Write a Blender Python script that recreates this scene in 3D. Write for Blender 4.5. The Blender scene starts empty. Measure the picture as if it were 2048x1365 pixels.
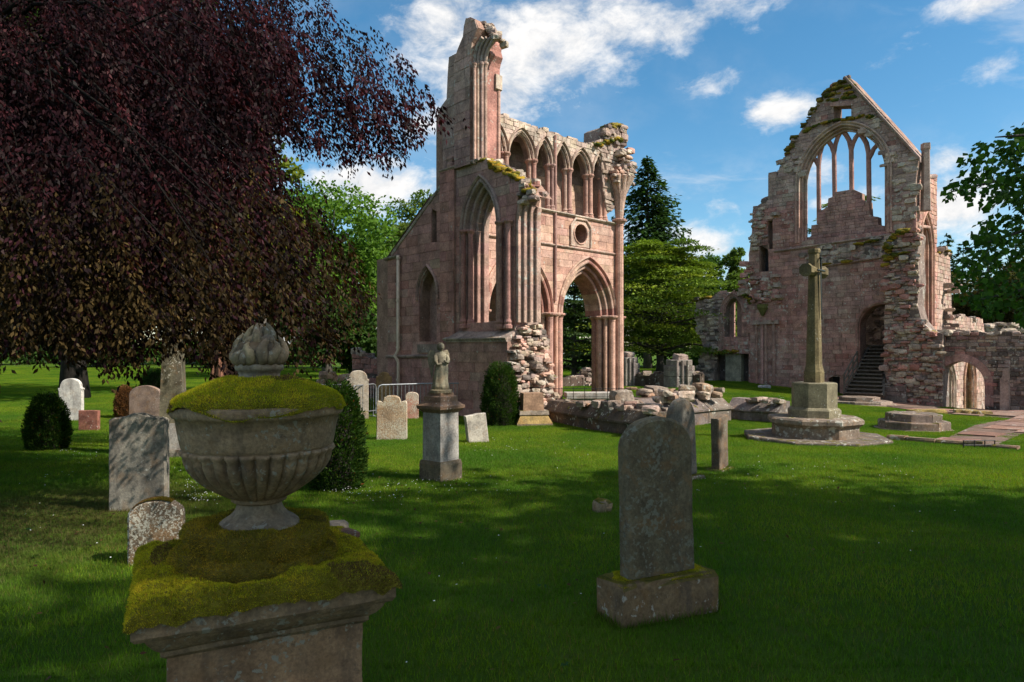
import bpy, bmesh, math, random
import numpy as np
from mathutils import Vector, Matrix, noise as mnoise
from mathutils.geometry import tessellate_polygon

# ------------------------------------------------------------------ camera, light, exposure
SC = bpy.context.scene
COL = SC.collection
FPX, CX, HOR, EYE = 1365.0, 1024.0, 698.0, 1.70     # focal length, centre, horizon (photo pixels), eye height (m)
cam_data = bpy.data.cameras.new('camera'); cam = bpy.data.objects.new('camera', cam_data); COL.objects.link(cam)
cam_data.sensor_width = 36.0; cam_data.lens = 24.0
cam.location = (0, 0, EYE); cam.rotation_euler = (math.radians(90), 0, 0)
cam_data.shift_y = (HOR - 682.5) / 2048.0
cam_data.clip_end = 3000.0; cam_data.clip_start = 0.05
SC.camera = cam

SUN_H = Vector((0.93, -0.36)).normalized(); SUN_EL = math.radians(43)
SUN_DIR = Vector((SUN_H.x*math.cos(SUN_EL), SUN_H.y*math.cos(SUN_EL), math.sin(SUN_EL)))   # towards the sun
sun_d = bpy.data.lights.new('sun', 'SUN'); sun_d.energy = 3.8; sun_d.angle = math.radians(0.6); sun_d.color = (1.0, 0.93, 0.82)
sun = bpy.data.objects.new('sun', sun_d); COL.objects.link(sun)
sun.rotation_euler = SUN_DIR.to_track_quat('Z', 'Y').to_euler()

SC.render.engine = 'CYCLES'
SC.cycles.use_denoising = True
SC.cycles.adaptive_threshold = 0.02; SC.cycles.max_bounces = 5; SC.cycles.transparent_max_bounces = 8
SC.cycles.diffuse_bounces = 2; SC.cycles.transmission_bounces = 3
SC.view_settings.view_transform = 'Standard'; SC.view_settings.look = 'None'
SC.view_settings.exposure = 1.05; SC.view_settings.gamma = 1.0; SC.view_settings.use_curve_mapping = False

def build_world():
    w = bpy.data.worlds.new('World'); SC.world = w; w.use_nodes = True
    nt = w.node_tree; N = nt.nodes; L = nt.links
    bg = N['Background']; bg.inputs[1].default_value = 0.14
    sky = N.new('ShaderNodeTexSky'); sky.sky_type = 'NISHITA'; sky.sun_disc = False
    sky.sun_elevation = SUN_EL; sky.sun_rotation = math.atan2(SUN_DIR.x, SUN_DIR.y)
    sky.air_density = 1.0; sky.dust_density = 0.35; sky.ozone_density = 2.2; sky.altitude = 100
    hsv = N.new('ShaderNodeHueSaturation'); hsv.inputs['Saturation'].default_value = 1.28; hsv.inputs['Value'].default_value = 0.56
    hsv.inputs['Hue'].default_value = 0.488
    L.new(sky.outputs[0], hsv.inputs['Color'])
    tc = N.new('ShaderNodeTexCoord')
    def vm(op, a, b=None, out=0):
        n = N.new('ShaderNodeVectorMath'); n.operation = op
        for i, x in enumerate((a, b)):
            if x is None: continue
            if isinstance(x, (tuple, list)): n.inputs[i].default_value = x
            else: L.new(x, n.inputs[i])
        return n.outputs[out]
    def m(op, a, b=None, c=None):
        n = N.new('ShaderNodeMath'); n.operation = op; n.use_clamp = False
        for i, x in enumerate((a, b, c)):
            if x is None: continue
            if isinstance(x, (int, float)): n.inputs[i].default_value = x
            else: L.new(x, n.inputs[i])
        return n.outputs[0]
    def mr(x, a, b, c=0.0, d=1.0):
        n = N.new('ShaderNodeMapRange'); n.interpolation_type = 'SMOOTHSTEP'
        L.new(x, n.inputs[0])
        for i, k in enumerate((a, b, c, d)): n.inputs[i+1].default_value = k
        return n.outputs[0]
    dirv = vm('NORMALIZE', tc.outputs['Generated'])
    sep = N.new('ShaderNodeSeparateXYZ'); L.new(dirv, sep.inputs[0])
    zz = m('ADD', m('MAXIMUM', sep.outputs[2], 0.0), 0.16)
    comb = N.new('ShaderNodeCombineXYZ')
    L.new(m('DIVIDE', sep.outputs[0], zz), comb.inputs[0]); L.new(m('DIVIDE', sep.outputs[1], zz), comb.inputs[1])
    def fbm(vec, scale, detail, rough, dist=0.0):
        n = N.new('ShaderNodeTexNoise'); n.inputs['Scale'].default_value = scale
        n.inputs['Detail'].default_value = detail; n.inputs['Roughness'].default_value = rough
        n.inputs['Distortion'].default_value = dist
        L.new(vec, n.inputs['Vector']); return n.outputs['Fac']
    cirrus = fbm(vm('MULTIPLY', comb.outputs[0], (0.75, 1.5, 1.0)), 1.6, 7, 0.62, 0.6)
    puffs = fbm(vm('MULTIPLY', dirv, (1.0, 1.0, 2.1)), 6.5, 9, 0.62, 0.2)
    fine = fbm(vm('MULTIPLY', dirv, (1.0, 1.0, 1.6)), 17.0, 8, 0.65, 0.25)
    # cloud banks that hang at these places of the sky: direction, size across, size up, strength
    total = None
    for (px, py, sx, sz, amp, tilt) in CLOUDS:
        d0 = Vector(((px-CX)/FPX, 1.0, (HOR-py)/FPX)).normalized()
        off = vm('SUBTRACT', dirv, tuple(d0))
        s2 = N.new('ShaderNodeSeparateXYZ'); L.new(off, s2.inputs[0])
        c, s = math.cos(tilt), math.sin(tilt)
        ex = m('ADD', m('MULTIPLY', s2.outputs[0], c), m('MULTIPLY', s2.outputs[2], s))
        ez = m('ADD', m('MULTIPLY', s2.outputs[0], -s), m('MULTIPLY', s2.outputs[2], c))
        r = m('SQRT', m('ADD', m('ADD', m('POWER', m('MULTIPLY', ex, FPX/sx), 2.0), m('POWER', m('MULTIPLY', ez, FPX/sz), 2.0)), m('POWER', m('MULTIPLY', s2.outputs[1], FPX/max(sx, sz)), 2.0)))
        b = m('MULTIPLY', mr(r, 1.25, 0.0), amp)
        total = b if total is None else m('MAXIMUM', total, b)
    base = m('ADD', m('MULTIPLY', puffs, 0.55), m('MULTIPLY', fine, 0.45))
    blob = mr(m('ADD', base, m('MULTIPLY', total, 0.36)), 0.60, 0.86)
    veil = m('MULTIPLY', mr(cirrus, 0.53, 0.80), 0.55)
    low = m('MULTIPLY', mr(sep.outputs[2], 0.30, 0.02), mr(m('ADD', base, 0.04), 0.50, 0.66))
    fill_cloud = m('MULTIPLY', mr(fbm(comb.outputs[0], 0.9, 8, 0.6, 0.3), 0.44, 0.60), 0.9)      # broken cloud added mainly out of view to whiten the fill light
    ahead = mr(sep.outputs[1], 0.35, 0.75)                                                   # thins where the banks above are set out one by one
    fill_cloud = m('MULTIPLY', fill_cloud, m('SUBTRACT', 1.0, m('MULTIPLY', ahead, 0.85)))
    mask = m('MINIMUM', m('MAXIMUM', fill_cloud, m('MAXIMUM', m('MAXIMUM', blob, veil), m('MULTIPLY', low, 0.9))), 1.0)
    shade = mr(fine, 0.35, 0.65, 0.55, 1.0)
    ccol = N.new('ShaderNodeMix'); ccol.data_type = 'RGBA'
    L.new(shade, ccol.inputs['Factor'])
    ccol.inputs['A'].default_value = (2.0, 2.1, 2.25, 1); ccol.inputs['B'].default_value = (3.6, 3.55, 3.5, 1)
    mx = N.new('ShaderNodeMix'); mx.data_type = 'RGBA'
    L.new(mask, mx.inputs['Factor']); L.new(hsv.outputs[0], mx.inputs['A']); L.new(ccol.outputs['Result'], mx.inputs['B'])
    L.new(mx.outputs['Result'], bg.inputs[0])
CLOUDS = [(1110, 80, 420, 150, 0.92, 0.28), (990, 190, 260, 100, 0.88, 0.40), (1350, 50, 360, 80, 0.80, 0.28), (880, 30, 160, 90, 0.7, 0.2), (760, 370, 190, 80, 1.1, 0.0),
          (1565, 225, 95, 45, 0.95, 0.0), (1425, 170, 90, 36, 0.55, 0.3), (1400, 480, 110, 60, 0.9, -0.4), (1440, 415, 90, 30, 0.7, 0.0),
          (1640, 350, 90, 60, 0.75, 0.0), (1900, 420, 130, 70, 1.0, 0.0), (1800, 105, 100, 40, 0.55, 0.3), (1985, 130, 60, 30, 0.5, 0.4),
          (1960, 10, 120, 40, 0.75, 0.0), (1690, 400, 160, 40, 0.7, 0.1), (300, 250, 400, 200, 0.8, 0.0), (1880, 320, 60, 40, 0.6, 0.0)]
build_world()

# ------------------------------------------------------------------ helpers
R = random.Random(7)
def lerp(a, b, t): return a + (b-a)*t
def sstep(x, a, b):
    t = min(1.0, max(0.0, (x-a)/(b-a))); return t*t*(3-2*t)

U = Vector((0.7325, 0.681)).normalized(); V = Vector((-U.y, U.x))   # the abbey's two axes
def G(x, y):
    """height of the ground"""
    if y < 3: z = 0.0
    elif y < 18: z = -0.45*(y-3)/15
    else: z = -0.45 + 0.20*sstep(y, 18, 28)
    s = U.y*x - U.x*y
    z += sstep(y, 21, 30)*sstep(x, 6, 12)*max(-0.72, min(0.15, -0.075*(s+16.5)))
    us, vs = U.x*x+U.y*y, V.x*x+V.y*y
    z -= 1.05*sstep(us, 34.2, 35.4)*sstep(vs, 11.0, 10.4)      # the cloister beyond the low wall lies lower
    far = max(0.0, math.hypot(x, y)-48)
    z += min(1.2, 0.011*far)
    return z
def ray(px, py): return Vector(((px-CX)/FPX, 1.0, (HOR-py)/FPX))
def at(px, py, d): r = ray(px, py)*d; return Vector((r.x, r.y, r.z+EYE))
def hit(px, py):
    """ground point seen at this photo pixel"""
    r = ray(px, py); d = 1.0
    while d < 300:
        if EYE + r.z*d <= G(r.x*d, d): break
        d += 0.05
    return Vector((r.x*d, d, G(r.x*d, d)))

# four custom properties
def tag(o, label=None, cat=None, group=None, kind=None):
    if label: o['label'] = label
    if cat: o['category'] = cat
    if group: o['group'] = group
    if kind: o['kind'] = kind
    return o
def thing(name, loc=(0, 0, 0), label=None, cat=None, group=None, rz=0.0):
    o = bpy.data.objects.new(name, None); COL.objects.link(o); o.location = loc; o.rotation_euler = (0, 0, rz)
    o.empty_display_size = 0.2
    return tag(o, label, cat, group)
def set_tint(me, tint):
    n = len(me.vertices)
    a = me.attributes.new('tint', 'FLOAT_COLOR', 'POINT')
    if isinstance(tint, np.ndarray) and tint.ndim == 2: arr = tint
    else: arr = np.tile(np.array(tint, dtype=np.float32), (n, 1))
    if arr.shape[1] == 3: arr = np.hstack([arr, np.ones((n, 1))])
    a.data.foreach_set('color', arr.astype(np.float32).ravel())
def link(name, me, mat, parent=None, inv=True):
    o = bpy.data.objects.new(name, me); COL.objects.link(o)
    if mat is not None and len(me.materials) == 0: me.materials.append(mat)
    if parent is not None:
        o.parent = parent
        if inv: o.matrix_parent_inverse = Matrix.LocRotScale(parent_world(parent)[0], parent_world(parent)[1], None).inverted()
    return o
def parent_world(p):
    loc = Vector(p.location); rot = p.rotation_euler.to_quaternion()
    q = p
    return loc, rot
def mesh(name, verts, faces, mat, parent=None, tint=(0.3, 0.3, 0.3), smooth=False):
    """verts in world space; a parent (an Empty or a mesh at the origin) keeps them there"""
    me = bpy.data.meshes.new(name); me.from_pydata([tuple(v) for v in verts], [], faces)
    set_tint(me, tint if not isinstance(tint, list) else np.array(tint))
    if smooth: me.polygons.foreach_set('use_smooth', [True]*len(me.polygons))
    me.update()
    return link(name, me, mat, parent)
class MB:
    """collects shapes into one mesh"""
    def __init__(s): s.v = []; s.f = []; s.t = []
    def add(s, v, f, t=(0.3, 0.3, 0.3)):
        n = len(s.v); s.v += [tuple(x) for x in v]; s.f += [[i+n for i in q] for q in f]; s.t += [tuple(t)]*len(v)
        return s
    def box(s, c, h, rz=0.0, t=(0.3, 0.3, 0.3), taper=1.0):
        v, f = box_vf(c, h, rz, taper); return s.add(v, f, t)
    def build(s, name, mat, parent=None, smooth=False):
        return mesh(name, s.v, s.f, mat, parent, np.array(s.t), smooth)
def box_vf(c, h, rz=0.0, taper=1.0):
    cs, sn = math.cos(rz), math.sin(rz); v = []
    for z in (-1, 1):
        k = 1.0 if z < 0 else taper
        for x, y in ((-1, -1), (1, -1), (1, 1), (-1, 1)):
            X, Y = x*h[0]*k, y*h[1]*k
            v.append((c[0]+X*cs-Y*sn, c[1]+X*sn+Y*cs, c[2]+z*h[2]))
    return v, [[3, 2, 1, 0], [4, 5, 6, 7], [0, 1, 5, 4], [1, 2, 6, 5], [2, 3, 7, 6], [3, 0, 4, 7]]
def loft_vf(rings, closed=True, caps=True):
    n = len(rings[0]); v = [p for r in rings for p in r]; f = []
    for k in range(len(rings)-1):
        for i in range(n if closed else n-1):
            j = (i+1) % n; f.append([k*n+i, k*n+j, (k+1)*n+j, (k+1)*n+i])
    if caps and closed:
        f.append(list(range(n))[::-1]); f.append([(len(rings)-1)*n+i for i in range(n)])
    return v, f
def tube_vf(pts, r, n=8, caps=True):
    pts = [Vector(p) for p in pts]; rings = []
    rr = r if isinstance(r, (list, tuple)) else [r]*len(pts)
    prev = None
    for i, p in enumerate(pts):
        d = (pts[min(i+1, len(pts)-1)]-pts[max(i-1, 0)]).normalized()
        if prev is None:
            x = d.orthogonal().normalized()
            if abs(d.z) > 0.9: x = (Vector((1, 0, 0))-d*d.x).normalized()
        else: x = (prev-d*prev.dot(d)).normalized()
        prev = x; y = d.cross(x)
        rings.append([p+x*(rr[i]*math.cos(2*math.pi*k/n))+y*(rr[i]*math.sin(2*math.pi*k/n)) for k in range(n)])
    return loft_vf(rings, True, caps)
def lathe_vf(prof, c=(0, 0, 0), n=32, rot=0.0, sq=None):
    rings = []
    for r, z in prof:
        rings.append([Vector((c[0]+r*math.cos(rot+2*math.pi*k/n), c[1]+r*math.sin(rot+2*math.pi*k/n), c[2]+z)) for k in range(n)])
    return loft_vf(rings)
def octa(c, prof, rot=math.pi/8):
    k = 1/math.cos(math.pi/8)
    return lathe_vf([(r*k, z) for r, z in prof], c, 8, rot)
def vary(t, a=0.12, rnd=R):
    k = 1+rnd.uniform(-a, a); return tuple(max(0.01, x*k*(1+rnd.uniform(-0.04, 0.04))) for x in t)
def mixc(a, b, t): return tuple(lerp(x, y, t) for x, y in zip(a, b))

# ------------------------------------------------------------------ materials
class NT:
    def __init__(s, name):
        s.mat = bpy.data.materials.new(name); s.mat.use_nodes = True
        s.nt = s.mat.node_tree; s.N = s.nt.nodes; s.L = s.nt.links
        s.bsdf = s.N['Principled BSDF']; s.out = s.N['Material Output']
    def new(s, t, **kw):
        n = s.N.new(t)
        for k, v in kw.items(): setattr(n, k, v)
        return n
    def put(s, sock, x):
        if isinstance(x, (int, float)): sock.default_value = x
        elif isinstance(x, (tuple, list)): sock.default_value = tuple(x) if len(x) != 3 or sock.type == 'VECTOR' else (*x, 1)
        else: s.L.new(x, sock)
    def noise(s, vec, scale, detail=4, rough=0.55, dist=0.0):
        n = s.new('ShaderNodeTexNoise'); s.put(n.inputs['Vector'], vec); s.put(n.inputs['Scale'], scale)
        n.inputs['Detail'].default_value = detail; n.inputs['Roughness'].default_value = rough; n.inputs['Distortion'].default_value = dist
        return n.outputs['Fac']
    def math(s, op, a, b=0.0, clamp=False):
        n = s.new('ShaderNodeMath', operation=op, use_clamp=clamp); s.put(n.inputs[0], a); s.put(n.inputs[1], b); return n.outputs[0]
    def ramp(s, x, a, b, c=0.0, d=1.0):
        n = s.new('ShaderNodeMapRange', interpolation_type='SMOOTHSTEP'); s.put(n.inputs[0], x)
        for i, k in enumerate((a, b, c, d)): n.inputs[i+1].default_value = k
        return n.outputs[0]
    def mix(s, f, a, b, mode='MIX'):
        n = s.new('ShaderNodeMix', data_type='RGBA', blend_type=mode); s.put(n.inputs['Factor'], f); s.put(n.inputs['A'], a); s.put(n.inputs['B'], b)
        return n.outputs['Result']
    def vmul(s, a, b):
        n = s.new('ShaderNodeVectorMath', operation='MULTIPLY'); s.put(n.inputs[0], a); s.put(n.inputs[1], b); return n.outputs[0]
    def pos(s): return s.new('ShaderNodeNewGeometry').outputs['Position']
    def nz(s):
        g = s.new('ShaderNodeNewGeometry'); x = s.new('ShaderNodeSeparateXYZ'); s.L.new(g.outputs['Normal'], x.inputs[0]); return x.outputs[2]
    def attr(s, name):
        return s.new('ShaderNodeAttribute', attribute_name=name).outputs['Color']
    def bump(s, h, strength, dist):
        n = s.new('ShaderNodeBump'); n.inputs['Strength'].default_value = strength; n.inputs['Distance'].default_value = dist
        s.L.new(h, n.inputs['Height']); s.L.new(n.outputs[0], s.bsdf.inputs['Normal'])
    def done(s, color, rough=0.9, spec=0.2):
        s.put(s.bsdf.inputs['Base Color'], color); s.put(s.bsdf.inputs['Roughness'], rough); s.bsdf.inputs['Specular IOR Level'].default_value = spec
        return s.mat

def stone_mat(name, lichen=0.3, lscale=9.0, moss=0.0, stain=0.4, orange=0.0, bump=0.5, bscale=1.0, lcol=(0.52, 0.50, 0.45), mosscol=((0.10, 0.105, 0.015), (0.20, 0.16, 0.02))):
    """weathered stone: own colour per stone ('tint'), mottling, dark water streaks, lichen spots, moss on level tops"""
    t = NT(name); p = t.pos(); tint = t.attr('tint')
    n1 = t.noise(p, 2.3*bscale, 6, 0.6); n2 = t.noise(p, 17*bscale, 5, 0.65); n3 = t.noise(p, 90*bscale, 3, 0.6)
    c = t.mix(1.0, tint, t.mix(t.ramp(n1, 0.3, 0.7), (0.70, 0.68, 0.68), (1.22, 1.20, 1.18)), 'MULTIPLY')
    c = t.mix(1.0, c, t.mix(t.ramp(n2, 0.28, 0.72), (0.72, 0.72, 0.73), (1.2, 1.19, 1.17)), 'MULTIPLY')
    if stain:
        sn = t.noise(t.vmul(p, (1.5, 1.5, 0.28)), 2.0*bscale, 5, 0.6)
        c = t.mix(t.math('MULTIPLY', t.ramp(sn, 0.50, 0.70), stain), c, (0.075, 0.065, 0.058))
    if orange:
        on = t.noise(p, 3.1*bscale, 5, 0.6, 0.3)
        c = t.mix(t.math('MULTIPLY', t.ramp(on, 0.50, 0.66), orange), c, (0.26, 0.13, 0.045))
    if lichen:
        vor = t.new('ShaderNodeTexVoronoi', feature='SMOOTH_F1'); t.put(vor.inputs['Vector'], p); vor.inputs['Scale'].default_value = lscale*1.7
        ln = t.noise(p, lscale, 6, 0.68, 0.4); zone = t.noise(p, 1.1*bscale, 3, 0.5)
        lv = t.math('ADD', t.math('ADD', ln, t.math('MULTIPLY', zone, 0.55)), t.math('MULTIPLY', vor.outputs['Distance'], -0.28))
        th = 0.86-0.20*lichen
        lm = t.ramp(lv, th, th+0.07)
        c = t.mix(t.math('MULTIPLY', lm, 0.85), c, t.mix(n2, lcol, (lcol[0]*0.72, lcol[1]*0.72, lcol[2]*0.66)))
        dk = t.noise(p, lscale*0.7, 5, 0.7, 0.2)
        c = t.mix(t.math('MULTIPLY', t.ramp(dk, 0.60, 0.68), 0.55*min(1, lichen*1.6)), c, (0.06, 0.055, 0.05))
    h = t.math('ADD', t.math('MULTIPLY', n2, 1.0), t.math('MULTIPLY', n3, 0.35))
    if moss:
        mn = t.noise(p, 3.2*bscale, 5, 0.62)
        mm = t.math('MULTIPLY', t.ramp(t.nz(), 0.25, 0.75), t.ramp(mn, 0.66-0.34*moss, 0.74-0.34*moss))
        c = t.mix(mm, c, t.mix(t.ramp(t.noise(p, 22, 4), 0.35, 0.65), mosscol[0], mosscol[1]))
        h = t.math('ADD', h, t.math('MULTIPLY', t.math('MULTIPLY', mm, n3), 2.5))
    t.bump(h, bump, 0.03/bscale)
    return t.done(c, 0.92, 0.15)
def plain_mat(name, col, rough=0.6, metal=0.0, var=0.15, scale=12.0, spec=0.4):
    t = NT(name); p = t.pos(); n = t.noise(p, scale, 5, 0.6)
    c = t.mix(t.ramp(n, 0.3, 0.7), tuple(x*(1-var) for x in col), tuple(min(1, x*(1+var)) for x in col))
    t.bsdf.inputs['Metallic'].default_value = metal
    t.bump(n, 0.15, 0.01)
    return t.done(c, rough, spec)
def leaf_mat(name, trans=0.35, rough=0.55, tcol=(1.25, 1.35, 0.5)):
    """thin leaves: own colour per leaf, part of the light passes through"""
    t = NT(name); tint = t.attr('tint')
    t.done(tint, rough, 0.06)
    tr = t.new('ShaderNodeBsdfTranslucent'); t.put(tr.inputs[0], t.mix(1.0, tint, tcol, 'MULTIPLY'))
    mx = t.new('ShaderNodeMixShader'); mx.inputs[0].default_value = trans
    t.L.new(t.bsdf.outputs[0], mx.inputs[1]); t.L.new(tr.outputs[0], mx.inputs[2]); t.L.new(mx.outputs[0], t.out.inputs[0])
    return t.mat
def bark_mat(name, col):
    t = NT(name); p = t.pos(); n = t.noise(t.vmul(p, (6, 6, 1.0)), 3.0, 6, 0.65, 0.4)
    c = t.mix(t.ramp(n, 0.3, 0.7), tuple(x*0.45 for x in col), col)
    t.bump(n, 0.8, 0.05); return t.done(c, 0.95, 0.1)

M = {}
M['sand'] = stone_mat('pink_sandstone', lichen=0.12, lscale=5, stain=0.30, bump=0.45)
M['sandgrey'] = stone_mat('weathered_sandstone', lichen=0.42, lscale=6, stain=0.4, moss=0.12, bump=0.6)
M['rubble'] = stone_mat('rubble_stone', lichen=0.5, lscale=5, stain=0.35, moss=0.25, bump=0.9)
M['lowwall'] = stone_mat('dark_low_wall_stone', lichen=0.42, lscale=7, stain=0.7, moss=0.15, orange=0.3, bump=0.8)
M['grave'] = stone_mat('gravestone_grey', lichen=0.25, lscale=22, stain=0.45, orange=0.25, bump=0.4, bscale=2.0)
M['gravelichen'] = stone_mat('gravestone_lichen', lichen=1.0, lscale=42, stain=0.25, orange=0.5, bump=0.6, bscale=1.5, lcol=(0.55, 0.52, 0.44))
M['gravedark'] = stone_mat('gravestone_dark', lichen=0.62, lscale=24, stain=0.6, orange=0.30, moss=0.0, bump=0.6, bscale=2.6, lcol=(0.22, 0.225, 0.18))
M['gravebase'] = stone_mat('gravestone_base_mossy', lichen=0.42, lscale=16, stain=0.6, orange=0.3, moss=0.9, bump=0.9, bscale=2.5)
M['urn'] = stone_mat('urn_stone', lichen=0.55, lscale=30, stain=0.5, orange=0.18, bump=0.55, bscale=4.0, lcol=(0.36, 0.35, 0.30))
M['cross'] = stone_mat('cross_stone', lichen=0.22, lscale=14, stain=0.35, bump=0.35, bscale=1.5)
M['crossbase'] = stone_mat('cross_base_stone', lichen=0.45, lscale=8, stain=0.6, moss=0.3, orange=0.3, bump=0.7, bscale=1.5)
M['moss'] = stone_mat('moss_bed', lichen=0, stain=0.0, bump=1.0, bscale=3.0)
M['path'] = stone_mat('path_slabs', lichen=0.25, lscale=6, stain=0.3, bump=0.5)
M['mossleaf'] = leaf_mat('moss_fronds', 0.25, 0.8, (1.1, 1.1, 0.5))
M['wood'] = plain_mat('weathered_timber', (0.10, 0.085, 0.07), 0.8, 0, 0.3, 8)
M['metal'] = plain_mat('galvanised_steel', (0.34, 0.35, 0.37), 0.45, 0.8, 0.2, 20)
M['iron'] = plain_mat('black_iron', (0.02, 0.02, 0.022), 0.5, 0.4, 0.3, 30)
M['bronze'] = plain_mat('dark_bronze', (0.03, 0.035, 0.032), 0.45, 0.6, 0.3, 30)
M['pipe'] = plain_mat('cream_painted_pipe', (0.60, 0.48, 0.36), 0.5, 0, 0.15, 6)
M['dark'] = plain_mat('dark_boards_and_shade', (0.035, 0.038, 0.045), 0.7, 0, 0.3, 9)
# ------------------------------------------------------------------ masonry
PINK = (0.425, 0.222, 0.185); PINKL = (0.52, 0.325, 0.255); GREY = (0.355, 0.272, 0.232); GREYL = (0.47, 0.39, 0.315)
RED = (0.30, 0.115, 0.09); DARK = (0.16, 0.13, 0.115); MOR = (0.32, 0.205, 0.16); BUFF = (0.42, 0.33, 0.25)
class Frame:
    """a wall's axes: a runs to the right along it, n runs into it (both absolute), z up"""
    def __init__(s, A, Nn): s.A = Vector((A.x, A.y, 0)); s.N = Vector((Nn.x, Nn.y, 0))
    def p(s, a, d, z): return s.A*a + s.N*d + Vector((0, 0, z))
    def px(s, x, y, d):
        r = ray(x, y); t = d/(s.N.x*r.x+s.N.y*r.y); return (t*(s.A.x*r.x+s.A.y*r.y), EYE+t*r.z)
    def poly(s, pts, d): return [s.px(x, y, d) for x, y in pts]
FA = Frame(-V, U)      # walls that run away to the left
FB = Frame(U, V)       # walls that run away to the right

class Building:
    """a thing made of walls; gathers all its stones so that the 300 largest become objects"""
    def __init__(s, name, loc, label, cat): s.root = thing(name, loc, label, cat); s.st = []
    def stone(s, v, f, tint, size, parent, mat, name='stone'): s.st.append((size, v, f, tint, parent, mat, name))
    def finish(s, most=300):
        s.st.sort(key=lambda q: -q[0])
        rest = {}
        for k, (size, v, f, tint, parent, mat, name) in enumerate(s.st):
            if k < most: mesh(name, v, f, mat, parent, tint)
            else: rest.setdefault(mat.name, (MB(), mat))[0].add(v, f, tint)
        if rest:      # one mesh with as many materials as the stones have
            me = bpy.data.meshes.new('masonry'); V_, F_, T_, I_ = [], [], [], []
            for k, (b, mat) in enumerate(rest.values()):
                n = len(V_); V_ += b.v; F_ += [[i+n for i in q] for q in b.f]; T_ += b.t; I_ += [k]*len(b.f); me.materials.append(mat)
            me.from_pydata(V_, [], F_); me.polygons.foreach_set('material_index', I_); set_tint(me, np.array(T_)); me.update()
            o = link('masonry', me, None, s.root); tag(o, kind='stuff')

def spans(polys, z):
    xs = []
    for P in polys:
        n = len(P)
        for i in range(n):
            (x0, z0), (x1, z1) = P[i], P[(i+1) % n]
            if (z0 <= z) != (z1 <= z): xs.append(x0+(z-z0)*(x1-x0)/(z1-z0))
    xs.sort(); return [(xs[i], xs[i+1]) for i in range(0, len(xs)-1, 2)]
def slab_vf(F, outline, holes, d0, d1):
    """a solid plate with holes between depths d0 and d1"""
    polys = [outline]+list(holes)
    tris = tessellate_polygon([[Vector((x, z, 0)) for x, z in P] for P in polys])
    flat = [q for P in polys for q in P]; n = len(flat)
    v = [F.p(x, d0, z) for x, z in flat]+[F.p(x, d1, z) for x, z in flat]
    f = [list(t) for t in tris]+[[i+n for i in t][::-1] for t in tris]
    k = 0
    for P in polys:
        m = len(P)
        for i in range(m): f.append([k+i, k+(i+1) % m, n+k+(i+1) % m, n+k+i])
        k += m
    return v, f
def stone_vf(F, q, d, back, bev, jit=0.0, rnd=R):
    """q: corners (a,z) bottom-left, bottom-right, top-right, top-left"""
    ca = sum(p[0] for p in q)/4; cz = sum(p[1] for p in q)/4
    if jit: q = [(a+rnd.uniform(-jit, jit), z+rnd.uniform(-jit, jit)) for a, z in q]
    v = [F.p(a, back, z) for a, z in q]+[F.p(a, d+bev*0.8, z) for a, z in q]
    for a, z in q:
        la, lz = ca-a, cz-z; L = math.hypot(la, lz) or 1
        k = min(0.45, bev*1.3/L)
        v.append(F.p(a+la*k, d+(rnd.uniform(-jit, jit)*0.5 if jit else 0), z+lz*k))
    f = [[8, 9, 10, 11]]
    for i in range(4):
        j = (i+1) % 4; f.append([4+i, 4+j, 8+j, 8+i]); f.append([i, j, 4+j, 4+i])
    return v, f
def wall(B, F, outline, holes, d0, thick, ch=(0.24, 0.34), sw=(0.35, 0.85), gap=0.007, bev=0.007, dv=0.006, jit=0.0, zone=None, mat=None,
         name='wall', z_base=None, proud=0.035, parent=None, stone_name='stone', weight=1.0, rnd=R, core=True, skip=0.0):
    mat = mat or M['sand']; zone = zone or (lambda a, z: PINK)
    if core:
        v, f = slab_vf(F, outline, holes, d0+proud, d0+thick)
        w = mesh(name, v, f, mat, parent or B.root, MOR if jit < 0.01 else mixc(DARK, GREY, 0.4))
    else: w = parent
    polys = [outline]+list(holes)
    zs = [z for _, z in outline]; z = min(zs) if z_base is None else z_base; zt = max(zs)
    while z < zt-0.04:
        h = rnd.uniform(*ch); z1 = min(z+h, zt)
        if z1-z < 0.06: break
        sm = spans(polys, (z+z1)/2); s0 = spans(polys, z+0.004); s1 = spans(polys, z1-0.004)
        for k, (l, r) in enumerate(sm):
            def edge(ss, val, side):
                c = [q[side] for q in ss if abs(q[side]-val) < max(0.5, (z1-z)*1.5)]
                return min(c, key=lambda x: abs(x-val)) if c else val
            l0, l1, r0, r1 = edge(s0, l, 0), edge(s1, l, 0), edge(s0, r, 1), edge(s1, r, 1)
            x = l
            while x < r-0.02:
                wd = rnd.uniform(*sw)
                if r-(x+wd) < sw[0]*0.55: wd = r-x
                x2 = min(r, x+wd)
                a0, a1 = (l0, l1) if x == l else (x, x)
                b0, b1 = (r0, r1) if x2 >= r-1e-6 else (x2, x2)
                if not (skip and rnd.random() < skip) and min(b0-a0, b1-a1) > 0.03:
                    dz = rnd.uniform(-1, 1)*dv
                    q = [(a0+gap/2, z+gap/2), (b0-gap/2, z+gap/2), (b1-gap/2, z1-gap/2), (a1+gap/2, z1-gap/2)]
                    v, f = stone_vf(F, q, d0+dz, d0+proud+0.03, bev, jit, rnd)
                    c = zone((a0+b0)/2, (z+z1)/2)
                    B.stone(v, f, vary(c, 0.09 if not jit else 0.17, rnd), (x2-x)*(z1-z)*weight, w, mat, stone_name)
                x = x2
        z = z1
    return w
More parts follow.
